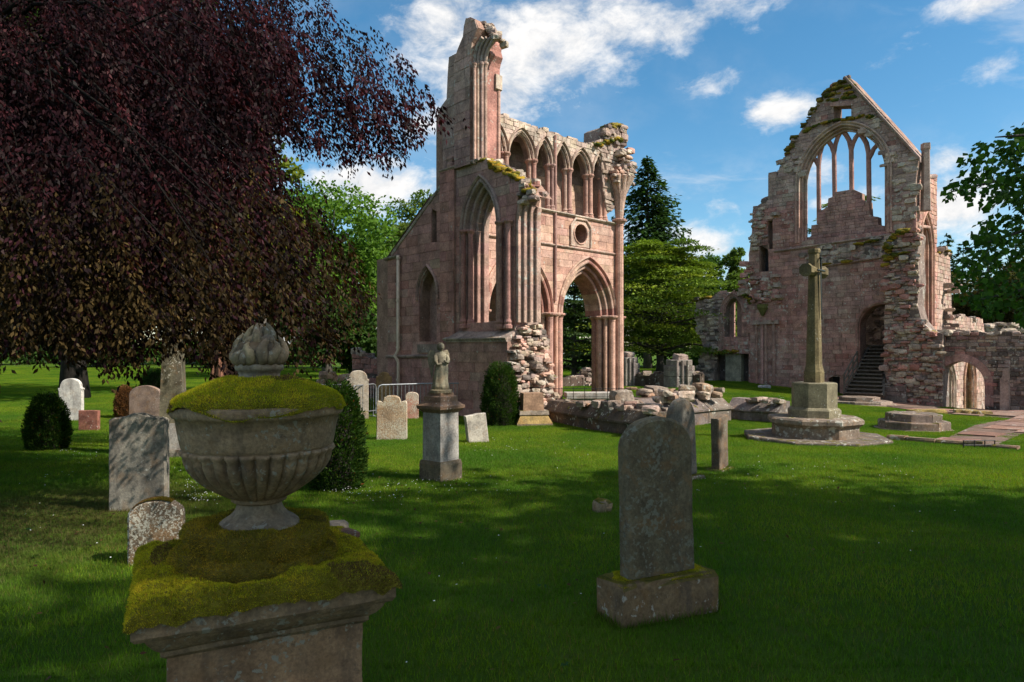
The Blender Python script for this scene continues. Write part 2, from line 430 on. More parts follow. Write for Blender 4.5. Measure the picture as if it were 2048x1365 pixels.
# irregular blocks for broken masonry: a few shapes shared by all
def rock_proto(seed, sub=2):
    bm = bmesh.new(); bmesh.ops.create_cube(bm, size=1.0); bmesh.ops.subdivide_edges(bm, edges=bm.edges[:], cuts=sub, use_grid_fill=True)
    r = random.Random(seed); off = Vector((r.uniform(0, 50), r.uniform(0, 50), r.uniform(0, 50)))
    for v in bm.verts:
        c = v.co.copy(); L = max(abs(x) for x in c); e = c.length
        v.co = c.lerp(c*(0.5*1.25/max(e, 1e-4)), 0.38)
        n = mnoise.noise_vector(c*1.7+off); v.co += n*0.13
    vs = [v.co.copy() for v in bm.verts]; fs = [[x.index for x in f.verts] for f in bm.faces]; bm.free(); return vs, fs
ROCKS = [rock_proto(k, 1 if k < 6 else 2) for k in range(10)]
def rock_vf(c, size, rz=0.0, tilt=0.0, rnd=R, fine=False):
    vs, fs = ROCKS[rnd.randrange(6, 10) if fine else rnd.randrange(0, 6)]
    m = Matrix.Translation(c) @ Matrix.Rotation(rz, 4, 'Z') @ Matrix.Rotation(tilt, 4, 'X') @ Matrix.Diagonal((*size, 1))
    return [m @ v for v in vs], fs
def rubble_face(B, F, poly, d, parent, n_m2=14, size=(0.22, 0.5), mat=None, tints=None, out=0.12, rnd=R, weight=1.0, name='rubble_stone'):
    """rough stones standing out of a broken wall face"""
    xs = [p[0] for p in poly]; zs = [p[1] for p in poly]; mat = mat or M['rubble']; tints = tints or (GREY, GREYL, PINK, DARK, BUFF)
    area = (max(xs)-min(xs))*(max(zs)-min(zs)); n = int(area*n_m2)
    for _ in range(n):
        a, z = rnd.uniform(min(xs), max(xs)), rnd.uniform(min(zs), max(zs))
        if not any(l < a < r for l, r in spans([poly], z)): continue
        w = rnd.uniform(*size); h = w*rnd.uniform(0.3, 0.62); dd = rnd.uniform(0.6, 1.3)*out*2
        c = F.p(a, d+rnd.uniform(-0.3, 0.3)*out, z)
        v, f = rock_vf(c, (w, dd, h), math.atan2(F.A.y, F.A.x)+rnd.uniform(-0.25, 0.25), rnd.uniform(-0.15, 0.15), rnd)
        B.stone(v, f, vary(rnd.choice(tints), 0.2, rnd), w*h*weight, parent, mat, name)
def rubble_line(B, pts, width, parent, n_m=5, size=(0.2, 0.45), mat=None, tints=None, rnd=R, weight=1.0, name='capping_stone', lift=0.0):
    """loose stones along the top of a wall (points are world positions of the top edge)"""
    mat = mat or M['rubble']; tints = tints or (GREY, GREYL, PINK, DARK)
    for i in range(len(pts)-1):
        p, q = Vector(pts[i]), Vector(pts[i+1]); L = (q-p).length; ang = math.atan2(q.y-p.y, q.x-p.x)
        side = Vector((-math.sin(ang), math.cos(ang), 0))
        for _ in range(max(1, int(L*n_m))):
            c = p.lerp(q, rnd.random())+side*rnd.uniform(0, width); w = rnd.uniform(*size); h = w*rnd.uniform(0.35, 0.7)
            c.z += rnd.uniform(-0.3, 0.35)*h+lift
            v, f = rock_vf(c, (w, w*rnd.uniform(0.6, 1.1), h), ang+rnd.uniform(-0.5, 0.5), rnd.uniform(-0.2, 0.2), rnd)
            B.stone(v, f, vary(rnd.choice(tints), 0.2, rnd), w*h*weight, parent, mat, name)
def moss_blob(parent, pts, r=(0.12, 0.3), n=20, name='moss', cols=((0.13, 0.12, 0.015), (0.24, 0.17, 0.02), (0.07, 0.09, 0.015)), rnd=R, flat=0.45):
    """cushions of moss along a broken top"""
    b = MB()
    for _ in range(n):
        i = rnd.randrange(len(pts)-1); c = Vector(pts[i]).lerp(Vector(pts[i+1]), rnd.random())
        w = rnd.uniform(*r); c += Vector((rnd.uniform(-w, w)*0.5, rnd.uniform(0, w), rnd.uniform(-0.1, 0.25)*w))
        v, f = rock_vf(c, (w*1.3, w*1.1, w*flat), rnd.uniform(0, 6), rnd.uniform(-0.3, 0.3), rnd, fine=True); b.add(v, f, vary(rnd.choice(cols), 0.25, rnd))
    o = b.build(name, M['moss'], parent, smooth=True); tag(o, kind='stuff'); return o

# ---- arches
def arch_pts(ac, zs, w, Rr, z0, inset=0.0, n=8, sides='both'):
    """outline of an opening: up the left jamb, over the arch, down the right jamb"""
    L = []
    th = math.acos(max(-1, min(1, (w-Rr)/(Rr-inset)))) if Rr > inset else math.pi/2
    for k in range(n+1):
        t = math.pi+(th-math.pi)*k/n
        L.append((ac-w+Rr+(Rr-inset)*math.cos(t), zs+(Rr-inset)*math.sin(t)))
    left = [(ac-w+inset, z0)]+L
    right = [(2*ac-a, z) for a, z in reversed(L[:-1])]+[(ac+w-inset, z0)]
    return left+right
def mould(n, iw, dw, r=None, hood=0.0, k=5):
    """section of a moulded arch: n rolls that step inwards (inset, depth)"""
    pr = []
    if hood:
        pr += [(-hood, 0.01), (-hood, -0.05), (-hood*0.5, -0.09), (0.0, -0.04), (0.0, 0.0)]
    for o in range(n):
        i0, d0 = o*iw, o*dw; rr = r or min(iw, dw)*0.42
        pr += [(i0, d0), (i0+iw*0.22, d0)]
        c = (i0+iw*0.22+rr, d0+rr*0.35)
        for j in range(k+1):
            t = math.pi-math.pi*1.25*j/k
            pr.append((c[0]+rr*math.cos(t), c[1]-rr*math.sin(t)))
        pr += [(i0+iw, d0+dw*0.55), (i0+iw, d0+dw)]
    return pr
def arch_sweep(B, F, d, ac, zs, w, Rr, z0, prof, parent, mat, zone, seg=0.36, sides='LR', frac=1.0, jamb=True, weight=0.5, gap=0.006, rnd=R, name='voussoir', jname='jamb_stone'):
    def P(side, inset, s):
        """s<0: down the jamb (metres below the springing); 0..1 along the arc"""
        if s <= 0: a, z = ac-w+inset, zs+s
        else:
            ri = max(0.02, Rr-inset); th = math.acos(max(-1, min(1, (w-Rr)/ri))); t = math.pi+(th-math.pi)*s
            a, z = ac-w+Rr+ri*math.cos(t), zs+ri*math.sin(t)
        return (a if side == 'L' else 2*ac-a), z
    arc = Rr*abs(math.acos(max(-1, min(1, (w-Rr)/Rr)))-math.pi)
    for side in sides:
        st = []
        if jamb and zs-z0 > 0.02:
            nj = max(1, round((zs-z0)/seg)); st += [(-(zs-z0)*(1-k/nj), -(zs-z0)*(1-(k+1)/nj), jname) for k in range(nj)]
        na = max(2, round(arc*frac/seg)); st += [(frac*k/na+1e-6, frac*(k+1)/na, name) for k in range(na)]
        for s0, s1, nm in st:
            g = gap/2/(arc if s1 > 0 else 1.0)
            ss = [s0+g, s1-g] if s1 <= 0 else [s0+g, (s0+s1)/2, s1-g]
            v = []; n = len(prof)
            for s in ss:
                for i, dd in prof: a, z = P(side, i, s); v.append(F.p(a, d+dd, z))
            f = []
            for k in range(len(ss)-1):
                for i in range(n-1): f.append([k*n+i, k*n+i+1, (k+1)*n+i+1, (k+1)*n+i])
            a, z = P(side, 0, (s0+s1)/2)
            B.stone(v, f, vary(zone(a, z), 0.13, rnd), seg*0.4*weight, parent, mat, nm)
def strip(B, F, p0, p1, d, out, h, parent, mat=None, tint=GREY, seg=0.9, slope=True, name='string_course', rnd=R, weight=0.6):
    """a projecting moulded course between two (a,z) points, laid in lengths"""
    a0, z0 = p0; a1, z1 = p1; L = math.hypot(a1-a0, z1-z0); n = max(1, round(L/seg))
    for k in range(n):
        t0, t1 = k/n+0.004/L, (k+1)/n-0.004/L
        A0, Z0, A1, Z1 = lerp(a0, a1, t0), lerp(z0, z1, t0), lerp(a0, a1, t1), lerp(z0, z1, t1)
        dz = rnd.uniform(-0.006, 0.006); o = out*rnd.uniform(0.85, 1.05)
        prof = [(0.03, -h*0.5), (-o*0.55, -h*0.5), (-o, -h*0.15), (-o, h*0.12), (0.03, h*0.5 if slope else h*0.2)]
        v = [F.p(A, d+dd, Z+hh+dz) for A, Z in ((A0, Z0), (A1, Z1)) for dd, hh in prof]; m = len(prof)
        f = [[i, i+1, m+i+1, m+i] for i in range(m-1)]+[list(range(m))[::-1], [m+i for i in range(m)]]
        B.stone(v, f, vary(tint, 0.18, rnd), L/n*h*weight, parent, mat or M['sandgrey'], name)
def shaft(parent, base, top, r, tint=PINK, mat=None, name='shaft', cap=0.0, foot=0.0, n=12, drum=0.0):
    """round shaft with moulded capital and base; base/top are world points"""
    base, top = Vector(base), Vector(top); H = top.z-base.z
    pr = []
    if foot: pr += [(r*1.75, 0), (r*1.75, foot*0.3), (r*1.35, foot*0.45), (r*1.55, foot*0.7), (r*1.1, foot)]
    else: pr += [(r, 0)]
    if drum:
        k = max(1, int((H-foot-cap)/drum))
        for i in range(1, k):
            z = foot+(H-foot-cap)*i/k; pr += [(r, z-0.006), (r*0.93, z), (r, z+0.006)]
    if cap: pr += [(r, H-cap), (r*1.12, H-cap*0.95), (r*1.02, H-cap*0.8), (r*1.35, H-cap*0.5), (r*1.75, H-cap*0.32), (r*1.85, H-cap*0.1), (r*1.7, H)]
    else: pr += [(r, H)]
    v, f = lathe_vf(pr, base, n); return mesh(name, v, f, mat or M['sand'], parent, vary(tint, 0.1), smooth=False)

# ------------------------------------------------------------------ north transept
CA, CB = 13.7, 17.8
def north_transept():
    rnd = random.Random(3)
    B = Building('ruined_transept', FA.p(-15.2, CA, G(0.2, 20)), 'tall pink sandstone abbey ruin with pinnacle, clerestory arcade and two pointed arches', 'ruin')
    root = B.root
    A = lambda x, y, d=CA: FA.px(x, y, d)
    zg = -0.75
    def zoneA(a, z):
        k = sstep(z, 5.5, 9.5)*0.8+0.25*mnoise.noise(Vector((a*0.8, z*0.8, 3)))
        c = mixc(PINK, GREY, max(0, min(1, k+0.12)))
        if rnd.random() < 0.08: c = mixc(c, RED, 0.35)
        if rnd.random() < 0.10: c = mixc(c, BUFF, 0.4)
        return c
    aL = A(775, 700)[0]
    # window in the gable wall and the blind lancet
    wa0, wa1 = A(925, 455)[0], A(998, 455)[0]; wc, wh = (wa0+wa1)/2, (wa1-wa0)/2
    zs = 5.45; Rw = 1.85; zsill = 2.42
    win = arch_pts(wc, zs, wh-0.10, Rw-0.10, zsill, n=8)
    l0, l1 = A(838, 600)[0], A(873, 600)[0]; lc, lh = (l0+l1)/2, (l1-l0)/2
    lan = arch_pts(lc, A(855, 590)[1], lh, lh*2.0, A(855, 692)[1], n=6)
    s0, s1 = A(862, 450)[0], A(873, 450)[0]; sc_, sh = (s0+s1)/2, (s1-s0)/2
    slit = arch_pts(sc_, A(868, 430)[1], sh, sh*2, A(868, 485)[1], n=4)
    apier = A(1030, 500)[0]
    out = [(aL, zg), A(775, 516), A(786, 508), A(835, 438), A(884, 368), A(885, 343), A(925, 333), A(965, 318), A(985, 327), A(1000, 340), A(1020, 350), A(1040, 362), A(1052, 378), A(1061, 390)]
    zr = 5.45
    out += [(apier+0.22, zr+0.95), (apier+0.08, zr+0.5), (apier, zr), (apier, zsill-0.05), (apier, zg)]
    w = wall(B, FA, out, [win, lan, slit], CA, 0.9, zone=zoneA, name='gable_wall', ch=(0.26, 0.36), sw=(0.4, 0.95), rnd=rnd, weight=1.3)
    # flat buttress beside the window
    bo = [(A(884, 343)[0], zg), (A(884, 343)[0], A(884, 345)[1]), (A(912, 343)[0], A(912, 338)[1]), (A(912, 343)[0], zg)]
    wall(B, FA, bo, [], CA-0.10, 0.12, zone=lambda a, z: mixc(PINK, RED, 0.12), name='buttress', ch=(0.28, 0.36), sw=(0.3, 0.6), proud=0.03, rnd=rnd)
    # projecting base under the window, its sloped weathering and the sill string
    CF = CA-0.38
    b0, b1 = A(891, 680, CF)[0], apier+0.08
    zb = FA.px(1000, 677, CF)[1]
    wb = wall(B, FA, [(b0, zg), (b0, zb), (b1, zb), (b1, zg)], [], CF, 1.35, zone=lambda a, z: mixc(zoneA(a, z), DARK, 0.12), name='base_wall', ch=(0.26, 0.36), sw=(0.4, 0.9), rnd=rnd)
    v = [FA.p(b0, CF-0.04, zb), FA.p(b1, CF-0.04, zb), FA.p(b1, CA+0.9, zsill+0.30), FA.p(b0+0.4, CA+0.3, zsill+0.06), FA.p(b0, CF-0.04, zb-0.1), FA.p(b1, CF-0.04, zb-0.1), FA.p(b1, CA+0.9, zb-0.1), FA.p(b0+0.4, CA+0.3, zb-0.1)]
    mesh('window_sill', v, [[0, 1, 2, 3], [0, 4, 5, 1], [1, 5, 6, 2], [3, 7, 4, 0]], M['sandgrey'], root, GREY)
    strip(B, FA, (b0-0.05, zb), (b1, zb), CF, 0.09, 0.12, wb, tint=mixc(GREY, DARK, 0.3), rnd=rnd)
    # gable window: moulded jambs and arch, with the pier and the start of the next window
    pr = mould(4, 0.125, 0.17, hood=0.09)
    arch_sweep(B, FA, CA, wc, zs, wh, Rw, zsill+0.12, pr, w, M['sand'], lambda a, z: mixc(mixc(PINK, GREY, 0.5), GREY, sstep(z, 4.8, 6)), rnd=rnd)
    pr2 = mould(4, 0.105, 0.15)
    c2 = apier+wh+0.03
    arch_sweep(B, FA, CA+0.02, c2, zr, wh, Rw, zsill+0.05, pr2, w, M['sandgrey'], lambda a, z: mixc(PINK, GREYL, 0.55), sides='L', frac=0.33, rnd=rnd)
    pc = (wa1+apier)/2
    for k, (dx, r) in enumerate(((-0.22, 0.085), (0.17, 0.085))):
        shaft(w, FA.p(pc+dx, CA-0.09, zsill-0.12), FA.p(pc+dx, CA-0.09, zs+0.05), r, mixc(PINK, GREY, 0.2), cap=0.2, foot=0.28)
    for k in range(34):     # dogtooth ornament between the two shafts
        z = zsill+0.2+k*(zs-0.3-zsill)/34
        v, f = box_vf(FA.p(pc-0.03, CA-0.06, z), (0.032, 0.032, 0.03), 0.75+math.radians(45), 0.3)
        B.stone(v, f, vary(mixc(DARK, PINK, 0.4), 0.15, rnd), 0.002, w, M['sand'], 'dogtooth')
    for dx, r, dd in ((0.10, 0.075, -0.05), (0.30, 0.075, 0.09)):
        shaft(w, FA.p(wa0+dx, CA+dd, zsill-0.06), FA.p(wa0+dx, CA+dd, zs+0.02), r, PINK, cap=0.2, foot=0.3)
    # pier body behind the shafts
    v, f = slab_vf(FA, [(wa1+0.02, zsill-0.1), (wa1+0.02, zs+0.6), (apier+0.1, zs+0.9), (apier+0.02, zsill-0.1)], [], CA+0.03, CA+0.85)
    mesh('pier', v, f, M['sandgrey'], root, mixc(PINK, GREY, 0.4))
    # small shaft beside capital rising to the hood
    # string course over the window and along the lean-to
    strip(B, FA, A(884, 344), A(962, 319), CA-0.04, 0.10, 0.13, w, tint=mixc(GREY, DARK, 0.25), rnd=rnd)
    strip(B, FA, A(775, 713), A(890, 712), CA, 0.09, 0.13, w, tint=mixc(GREY, DARK, 0.3), rnd=rnd)
    strip(B, FA, A(772, 519), A(800, 511), CA, 0.12, 0.14, w, tint=GREY, rnd=rnd)
    strip(B, FA, A(784, 509), A(885, 367), CA, 0.05, 0.16, w, tint=mixc(GREY, BUFF, 0.3), rnd=rnd, slope=False)
    # blind lancet: hood, recessed panel, sloped sill, leaded strip
    arch_sweep(B, FA, CA, lc, A(855, 592)[1], lh+0.06, (lh+0.06)*2.0, A(855, 600)[1], mould(2, 0.05, 0.06, hood=0.08), w, M['sandgrey'], lambda a, z: mixc(PINK, GREY, 0.6), rnd=rnd)
    v, f = slab_vf(FA, arch_pts(lc, A(855, 590)[1], lh+0.05, lh*2.0, A(855, 705)[1], n=6), [], CA+0.45, CA+0.6)
    mesh('blind_panel', v, f, M['sand'], root, mixc(PINK, GREY, 0.45))
    v, f = slab_vf(FA, [(lc+lh*0.05, A(855, 690)[1]), (lc+lh*0.05, A(855, 560)[1]), (lc+lh*0.98, A(855, 600)[1]), (lc+lh*0.98, A(855, 690)[1])], [], CA+0.41, CA+0.44)
    mesh('leaded_window', v, f, M['dark'], root, (0.05, 0.05, 0.06))
    v, f = slab_vf(FA, [(lc-lh-0.02, A(855, 700)[1]-0.1), (lc-lh-0.02, A(855, 690)[1]+0.02), (lc+lh+0.25, A(855, 690)[1]+0.02), (lc+lh+0.25, A(855, 700)[1]-0.1)], [], CA-0.06, CA+0.5)
    mesh('lancet_sill', v, f, M['sandgrey'], root, mixc(GREY, DARK, 0.3))
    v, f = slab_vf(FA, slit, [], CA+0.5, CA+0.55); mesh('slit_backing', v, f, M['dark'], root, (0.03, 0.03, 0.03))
    # drain pipe
    p0 = A(797, 512, CA-0.1)[0]; d = CA-0.12
    zt, zk = A(797, 513)[1], A(797, 712)[1]
    pts = [FA.p(p0, d, zt), FA.p(p0, d, zk+0.22), FA.p(p0-0.03, d-0.03, zk+0.10), FA.p(p0-0.06, d-0.10, zk), FA.p(p0, d-0.02, zk-0.16), FA.p(p0+0.02, d, zk-0.26), FA.p(p0+0.02, d, -0.05), FA.p(p0-0.12, d-0.12, -0.28)]
    v, f = tube_vf(pts, 0.055, 10); pipe = mesh('drainpipe', v, f, M['pipe'], root, smooth=True)
    for z in (zt-0.1, zt-1.6, zk+0.3, 0.6):
        v, f = lathe_vf([(0.075, -0.035), (0.075, 0.035)], FA.p(p0, d, z), 10); mesh('pipe_collar', v, f, M['pipe'], pipe)
    # broken right end of the base: rough core stones
    end = [(CF+0.05, zg), (CF+0.05, zb-0.1), (CF+0.5, zb+0.35), (CA+0.9, zb+0.45), (CA+1.15, zb-0.2), (CA+1.3, zg)]
    B1 = Frame(U, V)
    vend = -b1-0.10
    rubble_face(B, B1, end, vend, wb, n_m2=55, size=(0.14, 0.36), out=0.13, tints=(GREYL, GREY, PINKL, BUFF, DARK), rnd=rnd, weight=1.2)
    end2 = [(CA+0.5, zg), (CA+0.5, zb-0.4), (CA+1.0, zb-0.5), (CA+1.55, zg)]
    rubble_face(B, B1, end2, vend-0.05, wb, n_m2=45, size=(0.18, 0.38), out=0.22, tints=(GREYL, GREY, PINKL, BUFF), rnd=rnd)
    # ragged mossy top
    tops = [FA.p(*((q[0], CA+0.1, q[1]))) for q in (A(962, 318), A(985, 327), A(1003, 341), A(1022, 351), A(1042, 363), A(1056, 382))]
    rubble_line(B, tops, 0.6, w, n_m=14, size=(0.14, 0.34), rnd=rnd)
    moss_blob(root, tops, (0.10, 0.24), 90, rnd=rnd, cols=((0.36, 0.22, 0.02), (0.24, 0.17, 0.02), (0.16, 0.14, 0.02)))
    nose = [A(1030, 385), A(1040, 365), A(1058, 380), A(1066, 395), A(1060, 402), A(1045, 410)]
    rubble_face(B, FA, nose, CA+0.1, w, n_m2=40, size=(0.15, 0.35), out=0.14, tints=(GREYL, GREY, PINKL), rnd=rnd)
    # ---- the pinnacle: the surviving jamb of the upper window
    sp = [A(885, 343), A(884, 243), A(874, 241), A(873, 222), A(880, 215), A(891, 213), A(894, 141), A(897, 122), A(905, 114), A(913, 116), A(918, 110), A(930, 84), A(933, 83), A(932, 66), A(938, 40), A(946, 37), A(955, 41), A(962, 58), A(950, 90), A(946, 125), A(946, 326)]
    wp = wall(B, FA, sp, [], CA+0.02, 0.75, zone=lambda a, z: mixc(mixc(PINK, GREY, 0.62), GREY, sstep(z, 7.5, 9.5)), name='pinnacle', ch=(0.26, 0.38), sw=(0.3, 0.7), mat=M['sandgrey'], rnd=rnd, weight=1.3)
    fs = [A(915, 340), A(914, 118), A(918, 110), A(930, 84), A(933, 83), A(932, 66), A(938, 40), A(946, 37), A(955, 41), A(962, 58), A(950, 90), A(946, 125), A(946, 326)]
    wall(B, FA, fs, [], CA-0.14, 0.20, zone=lambda a, z: mixc(mixc(PINK, GREY, 0.55), GREYL, 0.35*sstep(z, 8.5, 10.5)), name='pinnacle_front', ch=(0.26, 0.38), sw=(0.3, 0.7), mat=M['sandgrey'], rnd=rnd)
    dJ = CA+0.34
    J = lambda x, y: FA.px(x, y, dJ)
    jb = [J(938, 330), J(938, 70), J(955, 41), J(964, 55), J(972, 66), J(975, 74), J(979, 84), J(978, 96), J(981, 108), J(977, 120), J(975, 130), J(974, 330)]
    v, f = slab_vf(FA, jb, [], dJ, dJ+0.52); mesh('jamb_core', v, f, M['sandgrey'], root, mixc(PINK, RED, 0.18))
    for k, (x, dd, r) in enumerate(((949, -0.08, 0.05), (956, 0.04, 0.055), (964, 0.12, 0.05), (971, 0.22, 0.055))):
        a = FA.px(x, 200, CA+dd)[0]
        shaft(wp, FA.p(a, CA+dd, FA.px(x, 328, CA+dd)[1]), FA.p(a, CA+dd, FA.px(x, 126, CA+dd)[1]), r, mixc(PINKL, GREY, 0.45), cap=0.22, mat=M['sandgrey'], drum=0.6)
    for k in range(4):      # the arch mouldings curl over from the capitals
        P = [(949+k*7, 127), (950+k*7.5, 112), (953+k*8, 98), (958+k*8.5, 86), (965+k*8.5, 76)]
        v, f = tube_vf([FA.p(FA.px(x, y, CA+0.06+0.05*k)[0], CA+0.06+0.05*k, FA.px(x, y, CA+0.06+0.05*k)[1]) for x, y in P], 0.06, 8)
        mesh('arch_roll', v, f, M['sandgrey'], wp, mixc(GREY, GREYL, 0.3))
    a = FA.px(990, 200, dJ+0.5)[0]
    aj = J(974, 200)[0]
    shaft(wp, FA.p(aj+0.02, dJ+0.47, J(976, 330)[1]), FA.p(aj+0.02, dJ+0.47, 9.9), 0.06, PINKL, drum=0.7)
    v, f = slab_vf(FA, [(aj-0.1, 9.85), (aj-0.1, 10.45), (aj+0.10, 10.40), (aj+0.10, 9.95)], [], dJ+0.30, dJ+0.56); mesh('corbel', v, f, M['sandgrey'], wp, GREYL)
    tp = [FA.p(q[0], CA+0.2, q[1]) for q in (A(955, 41), A(964, 56), A(975, 68), A(983, 82))]
    rubble_line(B, tp, 0.4, wp, n_m=14, size=(0.14, 0.30), tints=(GREY, GREYL), rnd=rnd)
    rubble_line(B, [FA.p(A(966, 320)[0], CA+0.0, A(966, 320)[1]), FA.p(A(978, 322)[0], CA+0.1, A(978, 322)[1])], 0.4, wp, n_m=14, size=(0.2, 0.35), tints=(GREYL, BUFF), rnd=rnd)
    v, f = lathe_vf([(0.10, 0), (0.13, 0.1), (0.11, 0.2), (0.15, 0.28), (0.14, 0.36)], FA.p(A(905, 335)[0], CA-0.06, A(905, 338)[1]), 10); mesh('shaft_base', v, f, M['sandgrey'], wp, mixc(PINK, GREY, 0.5))
    # ---- arcade wall
    def zoneB(a, z):
        k = sstep(z, 8.6, 9.4)
        c = mixc(PINKL, GREYL, k*0.9)
        n = mnoise.noise(Vector((a*0.9, z*0.9, 9)))
        c = mixc(c, BUFF, max(0, n*0.6))
        if rnd.random() < 0.12 and z < 7: c = mixc(c, RED, 0.3)
        return c
    ac1, ac2, wA = 16.9, 20.68, 1.66; zsp = 3.05; RA = 2.33
    zs_t, zs_c = 5.62, 6.88
    uE = FB.px(1237, 600, CB)[0]; u0 = CA+0.55
    holes = [arch_pts(c, zsp, wA-0.1, RA-0.1, zsp-0.001, n=10) for c in (ac1, ac2)]
    # the arches cut the lower edge of the wall
    o = [(u0, zsp)]
    for c in (ac1, ac2): o += arch_pts(c, zsp, wA-0.1, RA-0.1, zsp, n=10)[1:-1]
    o += [(uE, zsp), (uE, zs_c), (u0, zs_c)]
    def tri_hole(c): return [(c+0.40*math.cos(t*math.pi/8), 6.20+0.40*math.sin(t*math.pi/8)) for t in range(16)]
    c2t = 20.2; c1t = 16.85
    wB = wall(B, FB, o, [tri_hole(c1t), tri_hole(c2t)], CB, 1.15, zone=zoneB, name='arcade_wall', ch=(0.26, 0.34), sw=(0.4, 0.9), rnd=rnd, weight=1.3)
    prA = mould(3, 0.18, 0.17, hood=0.10); prA = prA+[(0.56, 0.62), (0.56, 1.1)]
    zoneArch = lambda a, z: mixc(PINKL, GREYL, 0.25) if rnd.random() < 0.6 else mixc(PINK, RED, 0.3)
    for c in (ac1, ac2): arch_sweep(B, FB, CB, c, zsp, wA, RA, zsp, prA, wB, M['sand'], zoneArch, seg=0.34, rnd=rnd, jamb=False)
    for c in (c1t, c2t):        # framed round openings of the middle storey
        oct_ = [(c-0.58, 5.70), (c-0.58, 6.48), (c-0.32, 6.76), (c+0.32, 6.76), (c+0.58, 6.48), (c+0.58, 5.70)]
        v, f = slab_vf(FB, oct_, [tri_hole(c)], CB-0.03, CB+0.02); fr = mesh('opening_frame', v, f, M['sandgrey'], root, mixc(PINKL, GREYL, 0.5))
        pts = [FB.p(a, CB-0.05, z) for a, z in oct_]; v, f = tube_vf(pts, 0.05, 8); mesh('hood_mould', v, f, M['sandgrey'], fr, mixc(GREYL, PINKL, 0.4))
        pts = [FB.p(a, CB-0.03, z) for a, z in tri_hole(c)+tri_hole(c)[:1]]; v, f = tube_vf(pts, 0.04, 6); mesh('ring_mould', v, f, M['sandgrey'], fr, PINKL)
        v, f = slab_vf(FB, [(c-0.5, 5.7), (c-0.5, 6.6), (c+0.5, 6.6), (c+0.5, 5.7)], [], CB+0.95, CB+1.1); mesh('opening_backing', v, f, M['sand'], root, DARK)  # backing tinted dark to stand in for the roof void's shade
    strip(B, FB, (u0, zs_t), (uE, zs_t), CB, 0.08, 0.11, wB, tint=mixc(GREYL, PINK, 0.4), rnd=rnd)
    strip(B, FB, (u0, zs_c), (uE, zs_c), CB, 0.12, 0.13, wB, tint=GREYL, rnd=rnd)
    slab = slab_vf(FB, [(u0, zs_c-0.05), (u0, zs_c+0.03), (uE, zs_c+0.03), (uE, zs_c-0.05)], [], CB+0.02, CB+1.3); mesh('passage_floor', *slab, M['sandgrey'], root, GREY)
    # clustered piers
    def pier(c, z0, rr, n, name, half=None, hh=zsp):
        v, f = lathe_vf([(rr*0.86, 0), (rr*0.86, hh-z0)], FB.p(c, CB+0.5, z0), 16); pt = mesh(name, v, f, M['sand'], root, mixc(PINK, RED, 0.2))
        for k in range(n):
            t = 2*math.pi*k/n
            x, y = rr*math.cos(t), rr*math.sin(t)
            q = FB.p(c+x*1.05, CB+0.5+y*1.05, z0); r = 0.13 if k % 2 == 0 else 0.085
            shaft(pt, q, q+Vector((0, 0, hh-z0)), r, mixc(PINKL, RED, rnd.uniform(0, 0.35)), cap=0.22, foot=0.0 if z0 < -0.5 else 0.2, drum=0.42)
        v, f = lathe_vf([(rr*1.3, 0), (rr*1.36, 0.05), (rr*1.36, 0.10), (rr*1.25, 0.12)], FB.p(c, CB+0.5, hh-0.1), 16); mesh('abacus', v, f, M['sandgrey'], pt, mixc(PINKL, GREY, 0.4))
        return pt
    pier(18.79, -0.55, 0.50, 12, 'pier')
    pier(22.50, -0.42, 0.52, 12, 'pier')
    pier(15.05, -0.55, 0.50, 12, 'pier')
    # vaulting shafts
    shaft(wB, FB.p(18.74, CB-0.05, 3.5), FB.p(18.74, CB-0.05, 9.75), 0.055, mixc(PINK, GREY, 0.4), drum=0.7)
    ush = uE-0.10
    shaft(root, FB.p(ush, CB-0.12, -0.45), FB.p(ush, CB-0.12, 7.05), 0.17, mixc(PINKL, RED, 0.2), cap=0.28, drum=0.5)
    # clerestory: arcade on triple shafts in front of a passage
    cols = [15.35, 16.32, 17.70, 18.69, 19.64, 20.88, 21.76]
    zc = 8.66; zt0 = 9.86
    o = [(u0, zc)]; hz = []
    for k in range(len(cols)-1):
        l, r = cols[k]+0.13, cols[k+1]-0.13; w_ = (r-l)/2
        rise = 0.86 if w_ > 0.5 else 0.78
        RR = (rise*rise+w_*w_)/(2*w_)
        o += arch_pts((l+r)/2, zc, w_, RR, zc, n=7)[1:-1]; hz.append(((l+r)/2, w_, RR))
    uT = uE-0.2
    o += [(uT, zc)]
    tpts = []
    n = 26
    for k in range(n+1):
        a = lerp(uT, u0, k/n); tpts.append((a, zt0+0.10*mnoise.noise(Vector((a*2.1, 0, 5)))+rnd.uniform(-0.03, 0.03)))
    o += tpts
    wC = wall(B, FB, o, [], CB, 0.45, zone=zoneB, name='clerestory_arcade', ch=(0.13, 0.2), sw=(0.16, 0.36), mat=M['sandgrey'], rnd=rnd, jit=0.012, dv=0.015)
    for c, w_, RR in hz: arch_sweep(B, FB, CB-0.01, c, zc, w_+0.11, RR+0.11, zc, mould(2, 0.085, 0.09, hood=0.04), wC, M['sandgrey'], lambda a, z: mixc(GREYL, PINKL, 0.3), seg=0.25, rnd=rnd, jamb=False)
    for k, c in enumerate(cols):
        cl = mesh('column', *lathe_vf([(0.12, 0), (0.12, 0.12)], FB.p(c, CB+0.2, zs_c), 8), M['sand'], root, PINKL)
        for dx, dy in ((-0.115, 0.09), (0, -0.03), (0.115, 0.09), (0, 0.24)):
            q = FB.p(c+dx, CB+0.08+dy, zs_c+0.03)
            shaft(cl, q, q+Vector((0, 0, zc-zs_c-0.03)), 0.082, mixc(PINK, GREYL, rnd.uniform(0.1, 0.45)), cap=0.2, foot=0.22, n=10)
    hb = []
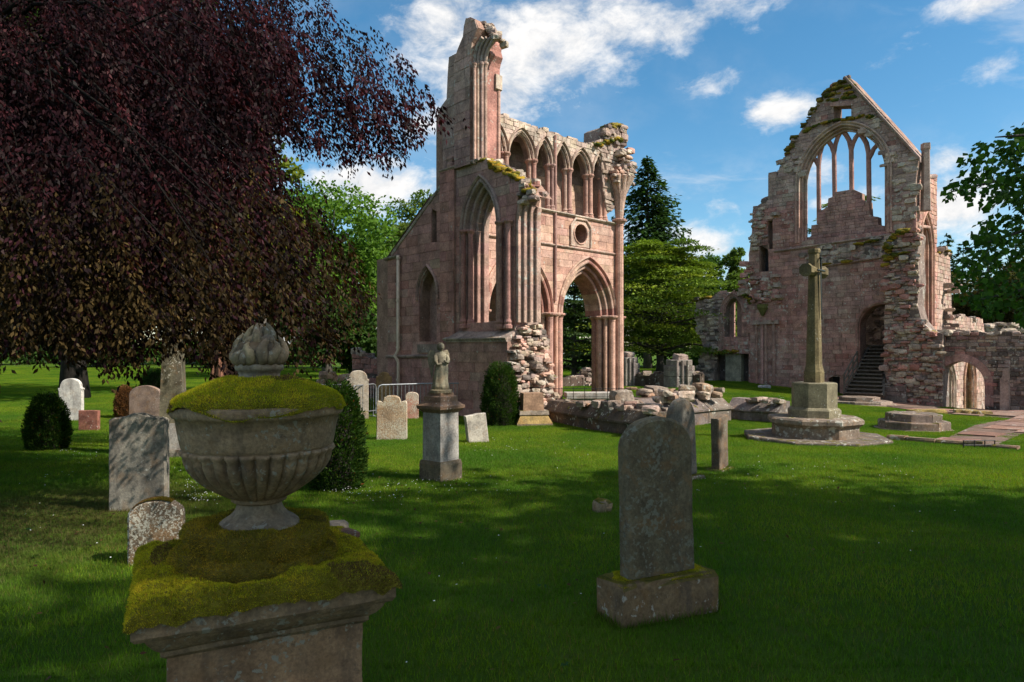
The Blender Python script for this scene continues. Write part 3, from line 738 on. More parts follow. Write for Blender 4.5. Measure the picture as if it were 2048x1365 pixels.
    for px, w_, za, zb_ in ((1127, 0.30, 7.15, 8.35), (1197, 0.34, 7.0, 8.75), (1062, 0.26, 7.3, 8.2)):
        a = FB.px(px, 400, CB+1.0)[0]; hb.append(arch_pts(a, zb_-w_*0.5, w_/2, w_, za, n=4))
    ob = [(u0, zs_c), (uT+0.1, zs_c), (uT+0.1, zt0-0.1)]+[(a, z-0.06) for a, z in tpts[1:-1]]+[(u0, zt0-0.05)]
    wall(B, FB, ob, hb[:2], CB+1.0, 0.4, zone=lambda a, z: mixc(PINKL, BUFF, 0.45) if z < 8.3 else mixc(DARK, GREY, 0.5), name='passage_wall', ch=(0.26, 0.34), sw=(0.4, 0.8), rnd=rnd, weight=0.7)  # sunlit foot paler, dim top darker, both painted into the stone colours
    v, f = slab_vf(FB, [(u0, 9.52), (u0, 9.66), (uT, 9.66), (uT, 9.52)], [], CB+0.35, CB+1.1); mesh('passage_roof', v, f, M['sandgrey'], root, GREY)
    top3 = [FB.p(a, CB+0.03, z) for a, z in tpts][::-1]
    rubble_line(B, top3, 0.45, wC, n_m=6, size=(0.14, 0.30), tints=(GREYL, GREY), rnd=rnd)
    # ruined right end: stack of mossy courses and the vault springer
    E = lambda x, y, d=CB: FB.px(x, y, d)
    st = [E(1200, 300), E(1186, 292), E(1190, 283), E(1206, 277), E(1207, 256), E(1214, 252), E(1243, 250), E(1247, 268), E(1244, 280), E(1250, 288), E(1247, 300), E(1249, 345), E(1225, 420), E(1212, 430), E(1205, 380)]
    ws = wall(B, FB, st, [], CB-0.05, 1.1, zone=lambda a, z: mixc(GREY, BUFF, 0.25), name='broken_end', ch=(0.12, 0.22), sw=(0.25, 0.6), mat=M['rubble'], jit=0.02, dv=0.04, bev=0.025, rnd=rnd)
    rubble_face(B, FB, [E(1207, 256), E(1243, 250), E(1248, 290), E(1210, 292)], CB-0.05, ws, n_m2=26, size=(0.2, 0.5), out=0.14, tints=(GREY, BUFF, DARK), rnd=rnd)
    rubble_face(B, FB, [E(1225, 300), E(1250, 300), E(1258, 348), E(1240, 352)], CB-0.25, ws, n_m2=26, size=(0.15, 0.4), out=0.2, tints=(GREYL, GREY, PINKL), rnd=rnd)
    m1 = [FB.p(*(q[0], CB-0.1, q[1])) for q in (E(1187, 290), E(1205, 286), E(1225, 282), E(1240, 284))]
    moss_blob(root, m1, (0.12, 0.3), 36, rnd=rnd)
    m2 = [FB.p(*(q[0], CB-0.05, q[1])) for q in (E(1207, 258), E(1225, 252), E(1244, 252))]; moss_blob(root, m2, (0.1, 0.28), 24, rnd=rnd, cols=((0.12, 0.11, 0.02), (0.08, 0.09, 0.02), (0.2, 0.15, 0.03)))
    base = FB.p(ush, CB-0.12, 7.05)
    for k in range(8):      # ribs of the vault fan out and break off
        ang = [-1.9, -1.35, -0.85, -0.35, 0.1, 0.55, 1.0, -2.4][k]
        dirv = FB.A*math.sin(ang)*0.9+FB.N*(-math.cos(ang)*0.7)
        pts = [base+dirv*(0.06+0.62*(t**2.2))+Vector((0, 0, 1.75*t)) for t in (0, 0.2, 0.4, 0.6, 0.8, 1.0)]
        v, f = tube_vf(pts, [0.07, 0.075, 0.085, 0.09, 0.10, 0.10], 8); mesh('vault_rib', v, f, M['sandgrey'], ws, mixc(PINKL, GREYL, 0.3+0.06*k))
    v, f = lathe_vf([(0.16, 0), (0.19, 0.35), (0.25, 0.8), (0.36, 1.3), (0.44, 1.6), (0.36, 1.75)], base, 12); mesh('springer', v, f, M['sandgrey'], ws, mixc(PINKL, GREYL, 0.35))
    rubble_face(B, FB, [(ush-0.6, 8.5), (ush-0.6, 9.2), (ush+0.5, 9.2), (ush+0.6, 8.5)], CB-0.3, ws, n_m2=40, size=(0.14, 0.32), out=0.14, tints=(GREYL, GREY, PINKL), rnd=rnd)
    # ---- lean-to aisle behind the first bay
    vO = -aL
    wall(B, FB, [(CA+0.1, zg), (CA+0.1, 5.05), (20.2, 5.05), (20.3, 3.4), (20.7, 2.0), (20.9, zg)], [], vO-0.02, 0.9, zone=zoneA, name='aisle_wall', rnd=rnd, weight=0.2)
    v = [FB.p(CA+0.05, vO+0.1, 5.1), FB.p(20.0, vO+0.1, 5.1), FB.p(20.0, CB+1.1, 6.9), FB.p(CA+0.05, CB+1.1, 6.9)]
    mesh('aisle_roof', v+[x-Vector((0, 0, 0.2)) for x in v], [[0, 1, 2, 3], [7, 6, 5, 4], [0, 4, 5, 1], [1, 5, 6, 2], [2, 6, 7, 3]], M['sandgrey'], root, GREY)
    B.finish(300)
    return B

# ------------------------------------------------------------------ south transept and the range beside it
CFD = 34.3
def south_transept():
    rnd = random.Random(11)
    f_ = lambda x, y, d=CFD: FA.px(x, y, d)
    zg = -1.3
    B = Building('gabled_transept', FA.p(f_(1650, 770)[0], CFD, -0.5), 'gabled abbey ruin with five light traceried window and timber steps to its doorway', 'ruin')
    root = B.root
    def zone(a, z):
        x = a
        k = 0.32+0.6*mnoise.noise(Vector((a*0.4, z*0.4, 1)))
        c = mixc(PINK, GREY, k)
        if z > 9.0: c = mixc(c, GREY, 0.8)
        if rnd.random() < 0.05: c = mixc(c, RED, 0.5)
        if rnd.random() < 0.15: c = mixc(c, GREYL, 0.4)
        return c
    gable = [f_(1500, 800), f_(1500, 600), f_(1506, 608), f_(1500, 560), f_(1497, 510), f_(1503, 470), f_(1505, 418), f_(1522, 408), f_(1536, 396), f_(1536, 346), f_(1551, 343), f_(1554, 352), f_(1566, 322), f_(1577, 304), f_(1590, 282),
             f_(1600, 264), f_(1622, 232), f_(1640, 204), f_(1655, 182), f_(1667, 168), f_(1680, 161), f_(1688, 158), f_(1697, 154), f_(1703, 160), f_(1760, 222), f_(1812, 280), f_(1838, 312), f_(1832, 360), f_(1832, 500), f_(1832, 680), f_(1832, 830)]
    gable[0] = (gable[0][0], zg); gable[-1] = (gable[-1][0], zg)
    # openings
    l, r = f_(1606, 380)[0], f_(1766, 380)[0]; wc, wh = (l+r)/2, (r-l)/2
    zsp = f_(1690, 352)[1]; zap = f_(1688, 258)[1]; rise = zap-zsp; RR = max(wh*1.001, (rise*rise+wh*wh)/(2*wh)); zsill = f_(1690, 476)[1]
    win = arch_pts(wc, zsp, wh+0.22, RR+0.22, zsill, n=12)
    att = [f_(1667, 246), f_(1667, 209), f_(1702, 209), f_(1702, 244)]
    sl1 = [f_(1535, 500), f_(1535, 442), f_(1545, 440), f_(1545, 498)]
    sl2 = [f_(1518, 546), f_(1518, 490), f_(1537, 488), f_(1537, 544)]
    sl3 = [f_(1809, 470), f_(1809, 398), f_(1827, 396), f_(1827, 468)]
    dl, dr = f_(1716, 680)[0], f_(1812, 680)[0]; dc, dh = (dl+dr)/2, (dr-dl)/2
    dsp = f_(1764, 652)[1]; dap = dsp+dh
    door = arch_pts(dc, dsp, dh, dh*1.001, f_(1740, 772)[1]-0.2, n=8)
    low = [f_(1657, 798), f_(1657, 754), f_(1679, 754), f_(1679, 798)]
    w = wall(B, FA, gable, [win, att, sl1, sl2, sl3, door, low], CFD, 1.0, zone=zone, name='gable_wall', ch=(0.15, 0.25), sw=(0.26, 0.70), bev=0.009, dv=0.009, gap=0.007, jit=0.004, mat=M['sandgrey'], rnd=rnd)
    mesh('wall_return', *slab_vf(FA, [(wc-wh-0.9, zsill-2.3), (wc-wh-0.9, zsill-0.1), (wc+wh+0.4, zsill-0.1), (wc+wh+0.4, zsill-2.3)], [], CFD+0.9, CFD+1.0), M['sandgrey'], root, GREY)
    # big window: arch mouldings, jambs
    arch_sweep(B, FA, CFD-0.02, wc, zsp, wh+0.30, RR+0.30, zsill, mould(3, 0.11, 0.16, hood=0.10), w, M['sandgrey'], lambda a, z: mixc(PINK, GREYL, 0.25+0.5*sstep(z, 8.5, 10)), seg=0.45, rnd=rnd, weight=0.9)
    # tracery: five lights
    T = lambda x, y: (1370+0.315*x, 130+0.315*y)
    bars = [[(850, 1010), (850, 960), (848, 640)], [(848, 640), (832, 610), (798, 580)], [(848, 640), (858, 560), (872, 515), (900, 470)],
            [(952, 860), (950, 830), (946, 560)], [(946, 560), (930, 515), (900, 470)], [(946, 560), (955, 505), (970, 460), (995, 415)],
            [(1058, 830), (1058, 800), (1055, 540)], [(1055, 540), (1042, 480), (1022, 445), (995, 415)], [(1055, 540), (1066, 500), (1085, 460), (1112, 425)],
            [(1172, 990), (1170, 960), (1165, 560)], [(1165, 560), (1152, 500), (1130, 460), (1100, 428)], [(1165, 600), (1182, 570), (1197, 535), (1225, 505)]]
    tr = None
    for k, b in enumerate(bars):
        pts = [FA.p(*(lambda q: (q[0], CFD+0.55, q[1]))(FA.px(*T(x, y), CFD+0.55))) for x, y in b]
        v, f = tube_vf(pts, 0.115, 8); o = mesh('mullion' if len(b) == 3 and k % 3 == 0 else 'tracery_bar', v, f, M['sand'], w, mixc(PINK, GREY, 0.2))
    # stepped blocking wall in the foot of the window
    q = lambda x, y: FA.px(x, y, CFD+0.35)
    infill = [q(1604, 500), q(1604, 476), q(1622, 474), q(1622, 451), q(1635, 449), q(1636, 421), q(1654, 419), q(1656, 397), q(1668, 393), q(1669, 387), q(1690, 385), q(1692, 381), q(1706, 379), q(1721, 386), q(1722, 403), q(1737, 403), q(1739, 432), q(1755, 434), q(1756, 450), q(1768, 452), q(1770, 500)]
    wall(B, FA, infill, [], CFD+0.35, 0.5, zone=lambda a, z: mixc(PINK, GREY, 0.25+0.3*rnd.random()), name='window_blocking', ch=(0.12, 0.2), sw=(0.2, 0.5), gap=0.012, rnd=rnd, jit=0.005)
    # strings, and the coarse band between them
    strip(B, FA, f_(1600, 496), f_(1836, 461), CFD, 0.10, 0.13, w, tint=GREY, rnd=rnd)
    strip(B, FA, f_(1600, 540), f_(1800, 509), CFD, 0.10, 0.12, w, tint=mixc(PINK, GREY, 0.6), rnd=rnd)
    strip(B, FA, f_(1548, 503), f_(1603, 496), CFD, 0.10, 0.12, w, tint=GREY, rnd=rnd)
    band = [f_(1602, 537), f_(1602, 500), f_(1790, 470), f_(1790, 508)]
    rubble_face(B, FA, band, CFD, w, n_m2=26, size=(0.22, 0.5), out=0.06, tints=(GREYL, GREY, GREYL, DARK), rnd=rnd)
    mb = [FA.p(x, CFD-0.08, z) for x, z in (f_(1640, 530), f_(1690, 528), f_(1700, 521))]; moss_blob(root, mb, (0.15, 0.32), 22, flat=0.3, rnd=rnd)
    mb = [FA.p(x, CFD-0.08, z) for x, z in (f_(1720, 490), f_(1765, 480))]; moss_blob(root, mb, (0.15, 0.32), 16, flat=0.3, rnd=rnd)
    # attic window surround
    v, f = slab_vf(FA, [f_(1661, 214), f_(1661, 205), f_(1706, 203), f_(1706, 212)], [], CFD-0.08, CFD+0.6); mesh('lintel', v, f, M['sandgrey'], w, mixc(PINK, GREY, 0.5))
    # coping of the gable, right side, and the ragged left side
    strip(B, FA, f_(1693, 156), f_(1842, 318), CFD, 0.18, 0.34, w, tint=mixc(GREY, DARK, 0.25), slope=False, rnd=rnd, seg=0.8)
    left = [FA.p(x, CFD+0.02, z) for x, z in (f_(1505, 418), f_(1536, 396))]; rubble_line(B, left, 0.7, w, n_m=9, rnd=rnd)
    ls = [FA.p(x, CFD, z) for x, z in (f_(1553, 350), f_(1577, 303), f_(1600, 262), f_(1640, 203), f_(1667, 168), f_(1695, 156))]
    rubble_line(B, ls, 0.8, w, n_m=9, size=(0.2, 0.42), rnd=rnd)
    moss_blob(root, [p+Vector((0, 0, -0.15)) for p in ls[1:]], (0.14, 0.32), 60, rnd=rnd, flat=0.4, cols=((0.11, 0.10, 0.02), (0.17, 0.13, 0.025), (0.08, 0.075, 0.025)))
    cap = [f_(1664, 178), f_(1690, 163), f_(1704, 178), f_(1700, 205), f_(1663, 205)]
    for _ in range(3):
        mp = [FA.p(x, CFD-0.04, z) for x, z in (f_(1664, 200-_*10), f_(1690, 197-_*12), f_(1706, 196-_*10))]; moss_blob(root, mp, (0.14, 0.34), 14, rnd=rnd, flat=0.4)
    ring = [FA.p(x, CFD-0.05, z) for x, z in (f_(1600, 272), f_(1630, 252), f_(1665, 243), f_(1700, 240), f_(1730, 232), f_(1752, 236))]; moss_blob(root, ring, (0.13, 0.28), 46, rnd=rnd, flat=0.4)
    for (x0, x1, y0, y1) in ((1560, 1608, 300, 350), (1765, 1828, 300, 345), (1722, 1770, 235, 275), (1788, 1832, 345, 460)):
        rubble_face(B, FA, [f_(x0, y1), f_(x0, y0), f_(x1, y0), f_(x1, y1)], CFD+0.0, w, n_m2=9, size=(0.22, 0.5), out=0.06, tints=(GREYL, GREY, GREYL), rnd=rnd)
    # small turrets on the shoulders
    for (x, yb, yt, wd) in ((1543, 398, 345, 0.22), (1846, 420, 284, 0.19)):
        a, z0 = f_(x, yb); z1 = f_(x, yt)[1]
        v, f = lathe_vf([(wd*1.2, 0), (wd, (z1-z0)*0.5), (wd*0.95, (z1-z0)*0.9), (wd*1.15, (z1-z0)*0.92), (wd*1.1, (z1-z0))], FA.p(a, CFD+0.4, z0), 5); mesh('shoulder_turret', v, f, M['sandgrey'], root, GREY)
    # jagged left flank and its corbels
    rubble_face(B, FA, [f_(1498, 500), f_(1503, 425), f_(1528, 415), f_(1532, 480), f_(1512, 500)], CFD-0.02, w, n_m2=18, size=(0.2, 0.45), out=0.1, tints=(GREY, PINK, BUFF, GREYL), rnd=rnd)
    rubble_face(B, FA, [f_(1480, 590), f_(1488, 520), f_(1512, 545), f_(1560, 560), f_(1563, 605), f_(1520, 612)], CFD-0.05, w, n_m2=22, size=(0.22, 0.5), out=0.1, tints=(GREY, PINK, BUFF, mixc(PINK, RED, 0.4)), rnd=rnd)
    for (x0, x1, y) in ((1545, 1562, 553), (1553, 1570, 594), (1548, 1558, 430)):
        v, f = box_vf(FA.p((f_(x0, y)[0]+f_(x1, y)[0])/2, CFD-0.1, f_(x0, y)[1]), (0.2, 0.2, 0.08), math.atan2(FA.A.y, FA.A.x)); mesh('corbel', v, f, M['sandgrey'], w, GREY)
    # slit backings: boards at left, a dark sheet painted for shade at right
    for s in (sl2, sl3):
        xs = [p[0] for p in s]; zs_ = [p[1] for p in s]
        v, f = slab_vf(FA, [(min(xs)-0.1, min(zs_)-0.1), (min(xs)-0.1, max(zs_)+0.1), (max(xs)+0.1, max(zs_)+0.1), (max(xs)+0.1, min(zs_)-0.1)], [], CFD+0.7, CFD+0.8); mesh('slit_boards_and_shade', v, f, M['dark'], root)
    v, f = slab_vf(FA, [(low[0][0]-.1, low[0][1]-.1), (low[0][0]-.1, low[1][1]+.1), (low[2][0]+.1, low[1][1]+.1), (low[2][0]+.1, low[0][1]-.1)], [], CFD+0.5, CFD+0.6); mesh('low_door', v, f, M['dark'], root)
    # doorway arch; dim room behind it
    arch_sweep(B, FA, CFD-0.01, dc, dsp, dh+0.12, (dh+.12)*1.001, f_(1740, 772)[1], mould(2, 0.08, 0.1), w, M['sand'], lambda a, z: mixc(PINK, GREY, 0.3), seg=0.35, rnd=rnd)
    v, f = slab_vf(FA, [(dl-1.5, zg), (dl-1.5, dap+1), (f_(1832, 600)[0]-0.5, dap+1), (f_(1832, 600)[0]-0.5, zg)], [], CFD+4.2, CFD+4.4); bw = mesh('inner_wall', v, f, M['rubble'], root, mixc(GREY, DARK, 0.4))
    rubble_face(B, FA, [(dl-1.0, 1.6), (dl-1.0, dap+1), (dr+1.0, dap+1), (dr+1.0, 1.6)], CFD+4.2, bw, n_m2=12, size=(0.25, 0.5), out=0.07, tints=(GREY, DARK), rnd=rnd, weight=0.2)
    # ---- lower left wing
    wing = [(f_(1386, 770)[0], zg), f_(1388, 742), f_(1402, 722), f_(1406, 700), f_(1394, 655), f_(1389, 640), f_(1391, 601), f_(1405, 598), f_(1418, 596), f_(1430, 590), f_(1440, 584), f_(1450, 584), f_(1456, 588), f_(1473, 577), f_(1484, 583), f_(1501, 604), (f_(1501, 604)[0], zg)]
    dN = CFD+0.05
    nl, nr = f_(1447, 640)[0], f_(1482, 640)[0]; nc, nh = (nl+nr)/2, (nr-nl)/2
    nsp = f_(1465, 622)[1]
    niche = arch_pts(nc, nsp, nh, nh*1.5, f_(1465, 676)[1], n=6)
    dw = [f_(1427, 790), f_(1427, 708), f_(1496, 706), f_(1496, 790)]
    dw[0] = (dw[0][0], zg+0.2); dw[3] = (dw[3][0], zg+0.2)
    ww = wall(B, FA, wing, [niche, dw], dN, 0.9, zone=lambda a, z: mixc(GREY, PINK, sstep(a, f_(1430, 650)[0], f_(1450, 650)[0])*0.75), name='wing_wall', ch=(0.15, 0.26), sw=(0.16, 0.42), jit=0.010, dv=0.015, bev=0.014, mat=M['rubble'], rnd=rnd)
    arch_sweep(B, FA, dN-0.01, nc, nsp, nh+0.14, (nh+0.14)*1.5, nsp-0.1, mould(2, 0.09, 0.1, hood=0.06), ww, M['sandgrey'], lambda a, z: mixc(PINK, GREY, 0.5), seg=0.3, rnd=rnd)
    ga, gb = FA.px(1466, 640, dN+0.6)[0], FA.px(1474, 640, dN+0.6)[0]
    for (x0, x1) in ((nl-0.3, ga), (gb, nr+0.4)):
        v, f = slab_vf(FA, [(x0, f_(1465, 690)[1]), (x0, nsp+0.9), (x1, nsp+0.9), (x1, f_(1465, 690)[1])], [], dN+0.6, dN+0.85); mesh('niche_panel', v, f, M['sand'], ww, mixc(PINK, GREY, 0.4))
    rubble_face(B, FA, [f_(1392, 760), f_(1404, 700), f_(1393, 645), f_(1393, 605), f_(1440, 590), f_(1440, 640), f_(1430, 700), f_(1425, 760)], dN, ww, n_m2=22, size=(0.2, 0.45), out=0.09, tints=(GREY, GREYL, DARK, GREYL), rnd=rnd)
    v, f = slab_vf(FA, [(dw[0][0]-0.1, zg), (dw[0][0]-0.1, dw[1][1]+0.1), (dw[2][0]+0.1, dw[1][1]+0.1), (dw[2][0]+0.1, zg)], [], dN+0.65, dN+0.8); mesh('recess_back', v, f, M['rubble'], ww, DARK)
    v, f = slab_vf(FA, [(f_(1447, 760)[0], zg), (f_(1447, 760)[0], dw[1][1]-0.02), (f_(1478, 760)[0], dw[1][1]-0.02), (f_(1478, 760)[0], zg)], [], dN+0.15, dN+0.5); mesh('recess_slab', v, f, M['cross'], ww, (0.30, 0.29, 0.22))
    tops = [FA.p(x, dN, z) for x, z in (f_(1391, 601), f_(1418, 596), f_(1442, 584))]; rubble_line(B, tops, 0.7, ww, n_m=8, rnd=rnd); moss_blob(root, tops[:2], (0.14, 0.3), 24, rnd=rnd)
    moss_blob(root, [FA.p(x, dN-0.1, z) for x, z in (f_(1428, 707), f_(1474, 704))], (0.12, 0.28), 30, rnd=rnd)
    moss_blob(root, [FA.p(x, dN-0.05, z) for x, z in (f_(1476, 579), f_(1490, 590), f_(1503, 606))], (0.12, 0.24), 24, rnd=rnd)
    # half pier with its capital, mossy bracket
    for k, x in enumerate((1513, 1525, 1532, 1548)):
        a = f_(x, 700)[0]; shaft(w, FA.p(a, CFD-0.04, -0.5), FA.p(a, CFD-0.04, f_(x, 640)[1]), (0.07, 0.09, 0.07, 0.09)[k], mixc(PINK, GREY, 0.5), cap=0.25, mat=M['sandgrey'])
    v, f = slab_vf(FA, [f_(1508, 650), f_(1508, 641), f_(1558, 640), f_(1558, 648)], [], CFD-0.16, CFD+0.05); mesh('capital', v, f, M['sandgrey'], w, GREY)
    v, f = lathe_vf([(0.08, 0), (0.2, 0.25), (0.3, 0.42), (0.3, 0.6)], FA.p(f_(1526, 620)[0], CFD-0.05, f_(1526, 632)[1]), 8); mesh('bracket', v, f, M['rubble'], w, (0.12, 0.12, 0.04))
    # ---- right flank: wall that runs away along the other axis, with a tall arch
    aR = f_(1832, 600)[0]; vS = -aR
    S = lambda x, y: FB.px(x, y, vS)
    side = [(CFD+0.02, zg), (CFD+0.02, S(1834, 356)[1]), S(1874, 352), (S(1874, 500)[0], S(1874, 508)[1]), S(1885, 500), S(1900, 512), (S(1904, 640)[0], S(1904, 634)[1]), S(1940, 640), S(1966, 642), (S(1968, 660)[0], S(1968, 658)[1]), (46.5, S(1968, 662)[1]-0.3), (46.5, -2.6), (CFD+0.02, -2.6)]
    side = side[:-1]; side[0] = (CFD+0.02, -2.6)
    la, lb = S(1840, 520)[0], S(1863, 520)[0]; lc, lh = (la+lb)/2, (lb-la)/2
    lz = S(1852, 500)[1]
    lanc = arch_pts(lc, lz, lh, lh*2.2, S(1852, 652)[1], n=7)
    # openings low down, seen through the arch of the cloister wall
    o1a, o1b = S(1888, 790)[0], S(1906, 790)[0]; o2a, o2b = S(1929, 790)[0], S(1947, 790)[0]
    op1 = arch_pts((o1a+o1b)/2, S(1897, 775)[1], (o1b-o1a)/2, (o1b-o1a)*0.8, -2.3, n=6)
    op2 = arch_pts((o2a+o2b)/2, S(1938, 765)[1], (o2b-o2a)/2, (o2b-o2a)*0.8, -2.3, n=6)
    wS = wall(B, FB, side, [lanc, op1, op2], vS, 0.9, zone=lambda a, z: (mixc(PINKL, PINK, rnd.random()) if a < S(1875, 600)[0] else mixc(GREYL, PINK, 0.2+rnd.random()*0.4)), name='flank_wall', ch=(0.16, 0.26), sw=(0.22, 0.5), bev=0.016, jit=0.008, dv=0.015, rnd=rnd, mat=M['sandgrey'], weight=0.8)
    arch_sweep(B, FB, vS-0.01, lc, lz, lh+0.1, (lh+0.1)*2.2, S(1852, 652)[1], mould(3, 0.10, 0.13, hood=0.06), wS, M['sand'], lambda a, z: PINKL, seg=0.4, rnd=rnd)
    for (a0, a1, zz) in ((o1a, o1b, S(1897, 775)[1]), (o2a, o2b, S(1938, 765)[1])):
        c = (a0+a1)/2; h = (a1-a0)/2
        arch_sweep(B, FB, vS-0.02, c, zz, h+0.15, (h*2+0.15)*0.8, -2.3, mould(2, 0.1, 0.1, hood=0.08), wS, M['sandgrey'], lambda a, z: mixc(GREYL, (0.5, 0.26, 0.16), 0.1 if a0 == o1a else 0.7), seg=0.4, rnd=rnd)
        v, f = slab_vf(FB, [(a0-0.3, -2.5), (a0-0.3, zz+1.8), (a1+0.3, zz+1.8), (a1+0.3, -2.5)], [], vS+0.8, vS+0.95); mesh('opening_back', v, f, M['sandgrey'], wS, mixc(PINK, DARK, 0.4) if a0 == o1a else (0.42, 0.17, 0.10))
    v, f = slab_vf(FB, [(lc-lh-0.2, S(1852, 660)[1]), (lc-lh-0.2, lz+1.6), (lc+lh+0.2, lz+1.6), (lc+lh+0.2, S(1852, 660)[1])], [], vS+0.7, vS+0.85); mesh('arch_backing', v, f, M['sand'], wS, PINKL)
    strip(B, FB, S(1836, 452), S(1872, 456), vS, 0.05, 0.14, wS, tint=mixc(GREY, PINK, 0.4), rnd=rnd)
    strip(B, FB, S(1836, 355), S(1873, 352), vS, 0.06, 0.2, wS, tint=GREY, rnd=rnd)
    ts = [FB.p(a, vS, z) for a, z in (S(1875, 506), S(1885, 500), S(1901, 510))]; rubble_line(B, ts, 0.8, wS, n_m=8, rnd=rnd); moss_blob(root, ts, (0.12, 0.25), 14, rnd=rnd)
    ts = [FB.p(a, vS, z) for a, z in (S(1905, 634), S(1965, 642))]; rubble_line(B, ts, 0.8, wS, n_m=5, rnd=rnd)
    # ---- rubble stub in front of the right edge
    dR = CFD-0.9
    r_ = lambda x, y: FA.px(x, y, dR)
    stub = [(r_(1775, 790)[0], zg), r_(1772, 760), r_(1766, 735), r_(1770, 690), r_(1767, 640), r_(1771, 600), r_(1762, 565), r_(1776, 535), r_(1783, 505), r_(1786, 480), r_(1800, 468), r_(1830, 461), r_(1838, 470), r_(1834, 510), r_(1838, 560), r_(1834, 610), r_(1842, 640), r_(1860, 662), r_(1885, 668), (r_(1885, 668)[0], zg)]
    wst = wall(B, FA, stub, [], dR, 0.95, zone=lambda a, z: rnd.choice((PINK, GREY, BUFF, mixc(PINK, DARK, 0.3), GREYL)), name='broken_wall', ch=(0.09, 0.17), sw=(0.16, 0.42), jit=0.02, dv=0.05, bev=0.025, gap=0.012, mat=M['rubble'], rnd=rnd, weight=1.2)
    rubble_face(B, FA, stub, dR-0.02, wst, n_m2=16, size=(0.16, 0.42), out=0.12, tints=(PINK, GREY, BUFF, GREYL, mixc(PINK, RED, 0.3)), rnd=rnd, weight=1.1)
    tops = [FA.p(x, dR-0.05, z) for x, z in (r_(1776, 535), r_(1786, 482), r_(1800, 468), r_(1830, 461))]; rubble_line(B, tops, 0.9, wst, n_m=10, size=(0.2, 0.45), rnd=rnd)
    moss_blob(root, tops, (0.14, 0.34), 60, rnd=rnd, cols=((0.26, 0.18, 0.02), (0.16, 0.14, 0.02), (0.09, 0.10, 0.02)))
    moss_blob(root, [FA.p(x, dR-0.12, z) for x, z in (r_(1782, 515), r_(1815, 505))], (0.12, 0.3), 24, rnd=rnd, flat=0.3)
    pl = [(r_(1757, 800)[0], -1.3), r_(1760, 775), r_(1815, 772), (r_(1817, 800)[0], -1.3)]
    wall(B, FA, pl, [], dR-0.35, 0.5, zone=lambda a, z: mixc(DARK, GREY, 0.4), name='plinth', ch=(0.18, 0.28), sw=(0.3, 0.6), bev=0.02, jit=0.01, mat=M['rubble'], rnd=rnd)
    B.finish(300)
    return dl, f_(1776, 680)[0]

def cloister_wall():
    rnd = random.Random(17)
    dL = CFD-0.55
    f_ = lambda x, y: FA.px(x, y, dL)
    B = Building('ruined_cloister', FA.p(f_(1920, 800)[0], dL, -1.0), 'low rubble wall with rounded arch doorway looking through to sunlit masonry', 'wall')
    top = [(1842, 668), (1862, 664), (1885, 668), (1910, 662), (1935, 668), (1960, 664), (1985, 670), (2010, 664), (2040, 672), (2075, 668), (2110, 675)]
    out = [(f_(1842, 800)[0], -1.6)]+[f_(x, y) for x, y in top]+[(f_(2110, 800)[0], -1.9)]
    l, r = f_(1875, 790)[0], f_(1969, 790)[0]; c, h = (l+r)/2, (r-l)/2
    zs = f_(1922, 768)[1]; za = f_(1922, 723)[1]
    RR = max(h*1.001, ((za-zs)**2+h*h)/(2*h))
    arch = arch_pts(c, zs, h, RR, -1.5, n=10)
    nz = [f_(2021, 900), f_(2021, 745), f_(2110, 735), f_(2110, 900)]
    wall(B, FA, out, [arch], dL, 0.8, zone=lambda a, z: rnd.choice((PINK, GREY, mixc(PINK, DARK, 0.4), BUFF, DARK)) if a < f_(1985, 700)[0] else rnd.choice((DARK, GREY, DARK)), name='wall', ch=(0.10, 0.19), sw=(0.18, 0.45), jit=0.016, dv=0.04, bev=0.022, gap=0.012, mat=M['rubble'], rnd=rnd)
    w = B.st[0][4]
    arch_sweep(B, FA, dL-0.03, c, zs, h+0.32, RR+0.32, zs-0.9, [(0, 0.02), (0.01, 0), (0.31, 0), (0.32, 0.02), (0.32, 0.8)], w, M['sandgrey'], lambda a, z: mixc(PINK, GREY, 0.4), seg=0.42, rnd=rnd, weight=1.5)
    rubble_line(B, [FA.p(*(q[0], dL, q[1])) for q in [f_(x, y) for x, y in top]], 0.7, w, n_m=10, size=(0.2, 0.45), tints=(GREY, GREYL, DARK, GREYL), rnd=rnd, weight=2)
    moss_blob(B.root, [FA.p(*(q[0], dL-0.05, q[1])) for q in [f_(1862, 664), f_(1875, 668)]], (0.12, 0.25), 12, rnd=rnd, cols=((0.4, 0.3, 0.03), (0.3, 0.22, 0.03)))
    # narrow upright block and the projecting right part
    v, f = slab_vf(FA, [(f_(2003, 800)[0], -1.6), f_(2003, 756), f_(2007, 755), f_(2009, 738), f_(2020, 735), (f_(2021, 800)[0], -1.6)], [], dL-0.3, dL+0.1); mesh('upright_block', v, f, M['rubble'], B.root, GREY)
    B.finish(280)
    # far low ruins behind it
    for k, (x0, x1, y0, d, lab) in enumerate(((1972, 2090, 652, 41, 'low tumbled grey wall behind the cloister wall at far right'),)):
        B2 = Building('tumbled_masonry', at((x0+x1)/2, 690, d), lab, 'wall')
        o = [at(x0, 720, d), at(x0, y0+4, d), at((x0*2+x1)/3, y0-4, d), at((x0+2*x1)/3, y0+5, d), at(x1, y0, d), at(x1, 720, d)]
        FX = Frame(Vector((1, 0)), Vector((0, 1)))
        wall(B2, FX, [(p.x, p.z if 0 < i < 5 else -1.5) for i, p in enumerate(o)], [], d, 0.8, zone=lambda a, z: rnd.choice((GREY, GREYL, DARK)), ch=(0.16, 0.26), sw=(0.25, 0.55), jit=0.02, dv=0.04, bev=0.03, mat=M['rubble'], rnd=rnd)
        rubble_line(B2, [p for p in o[1:5]], 0.8, B2.st[0][4], n_m=8, size=(0.25, 0.6), tints=(GREY, GREYL), rnd=rnd)
        B2.finish(120)

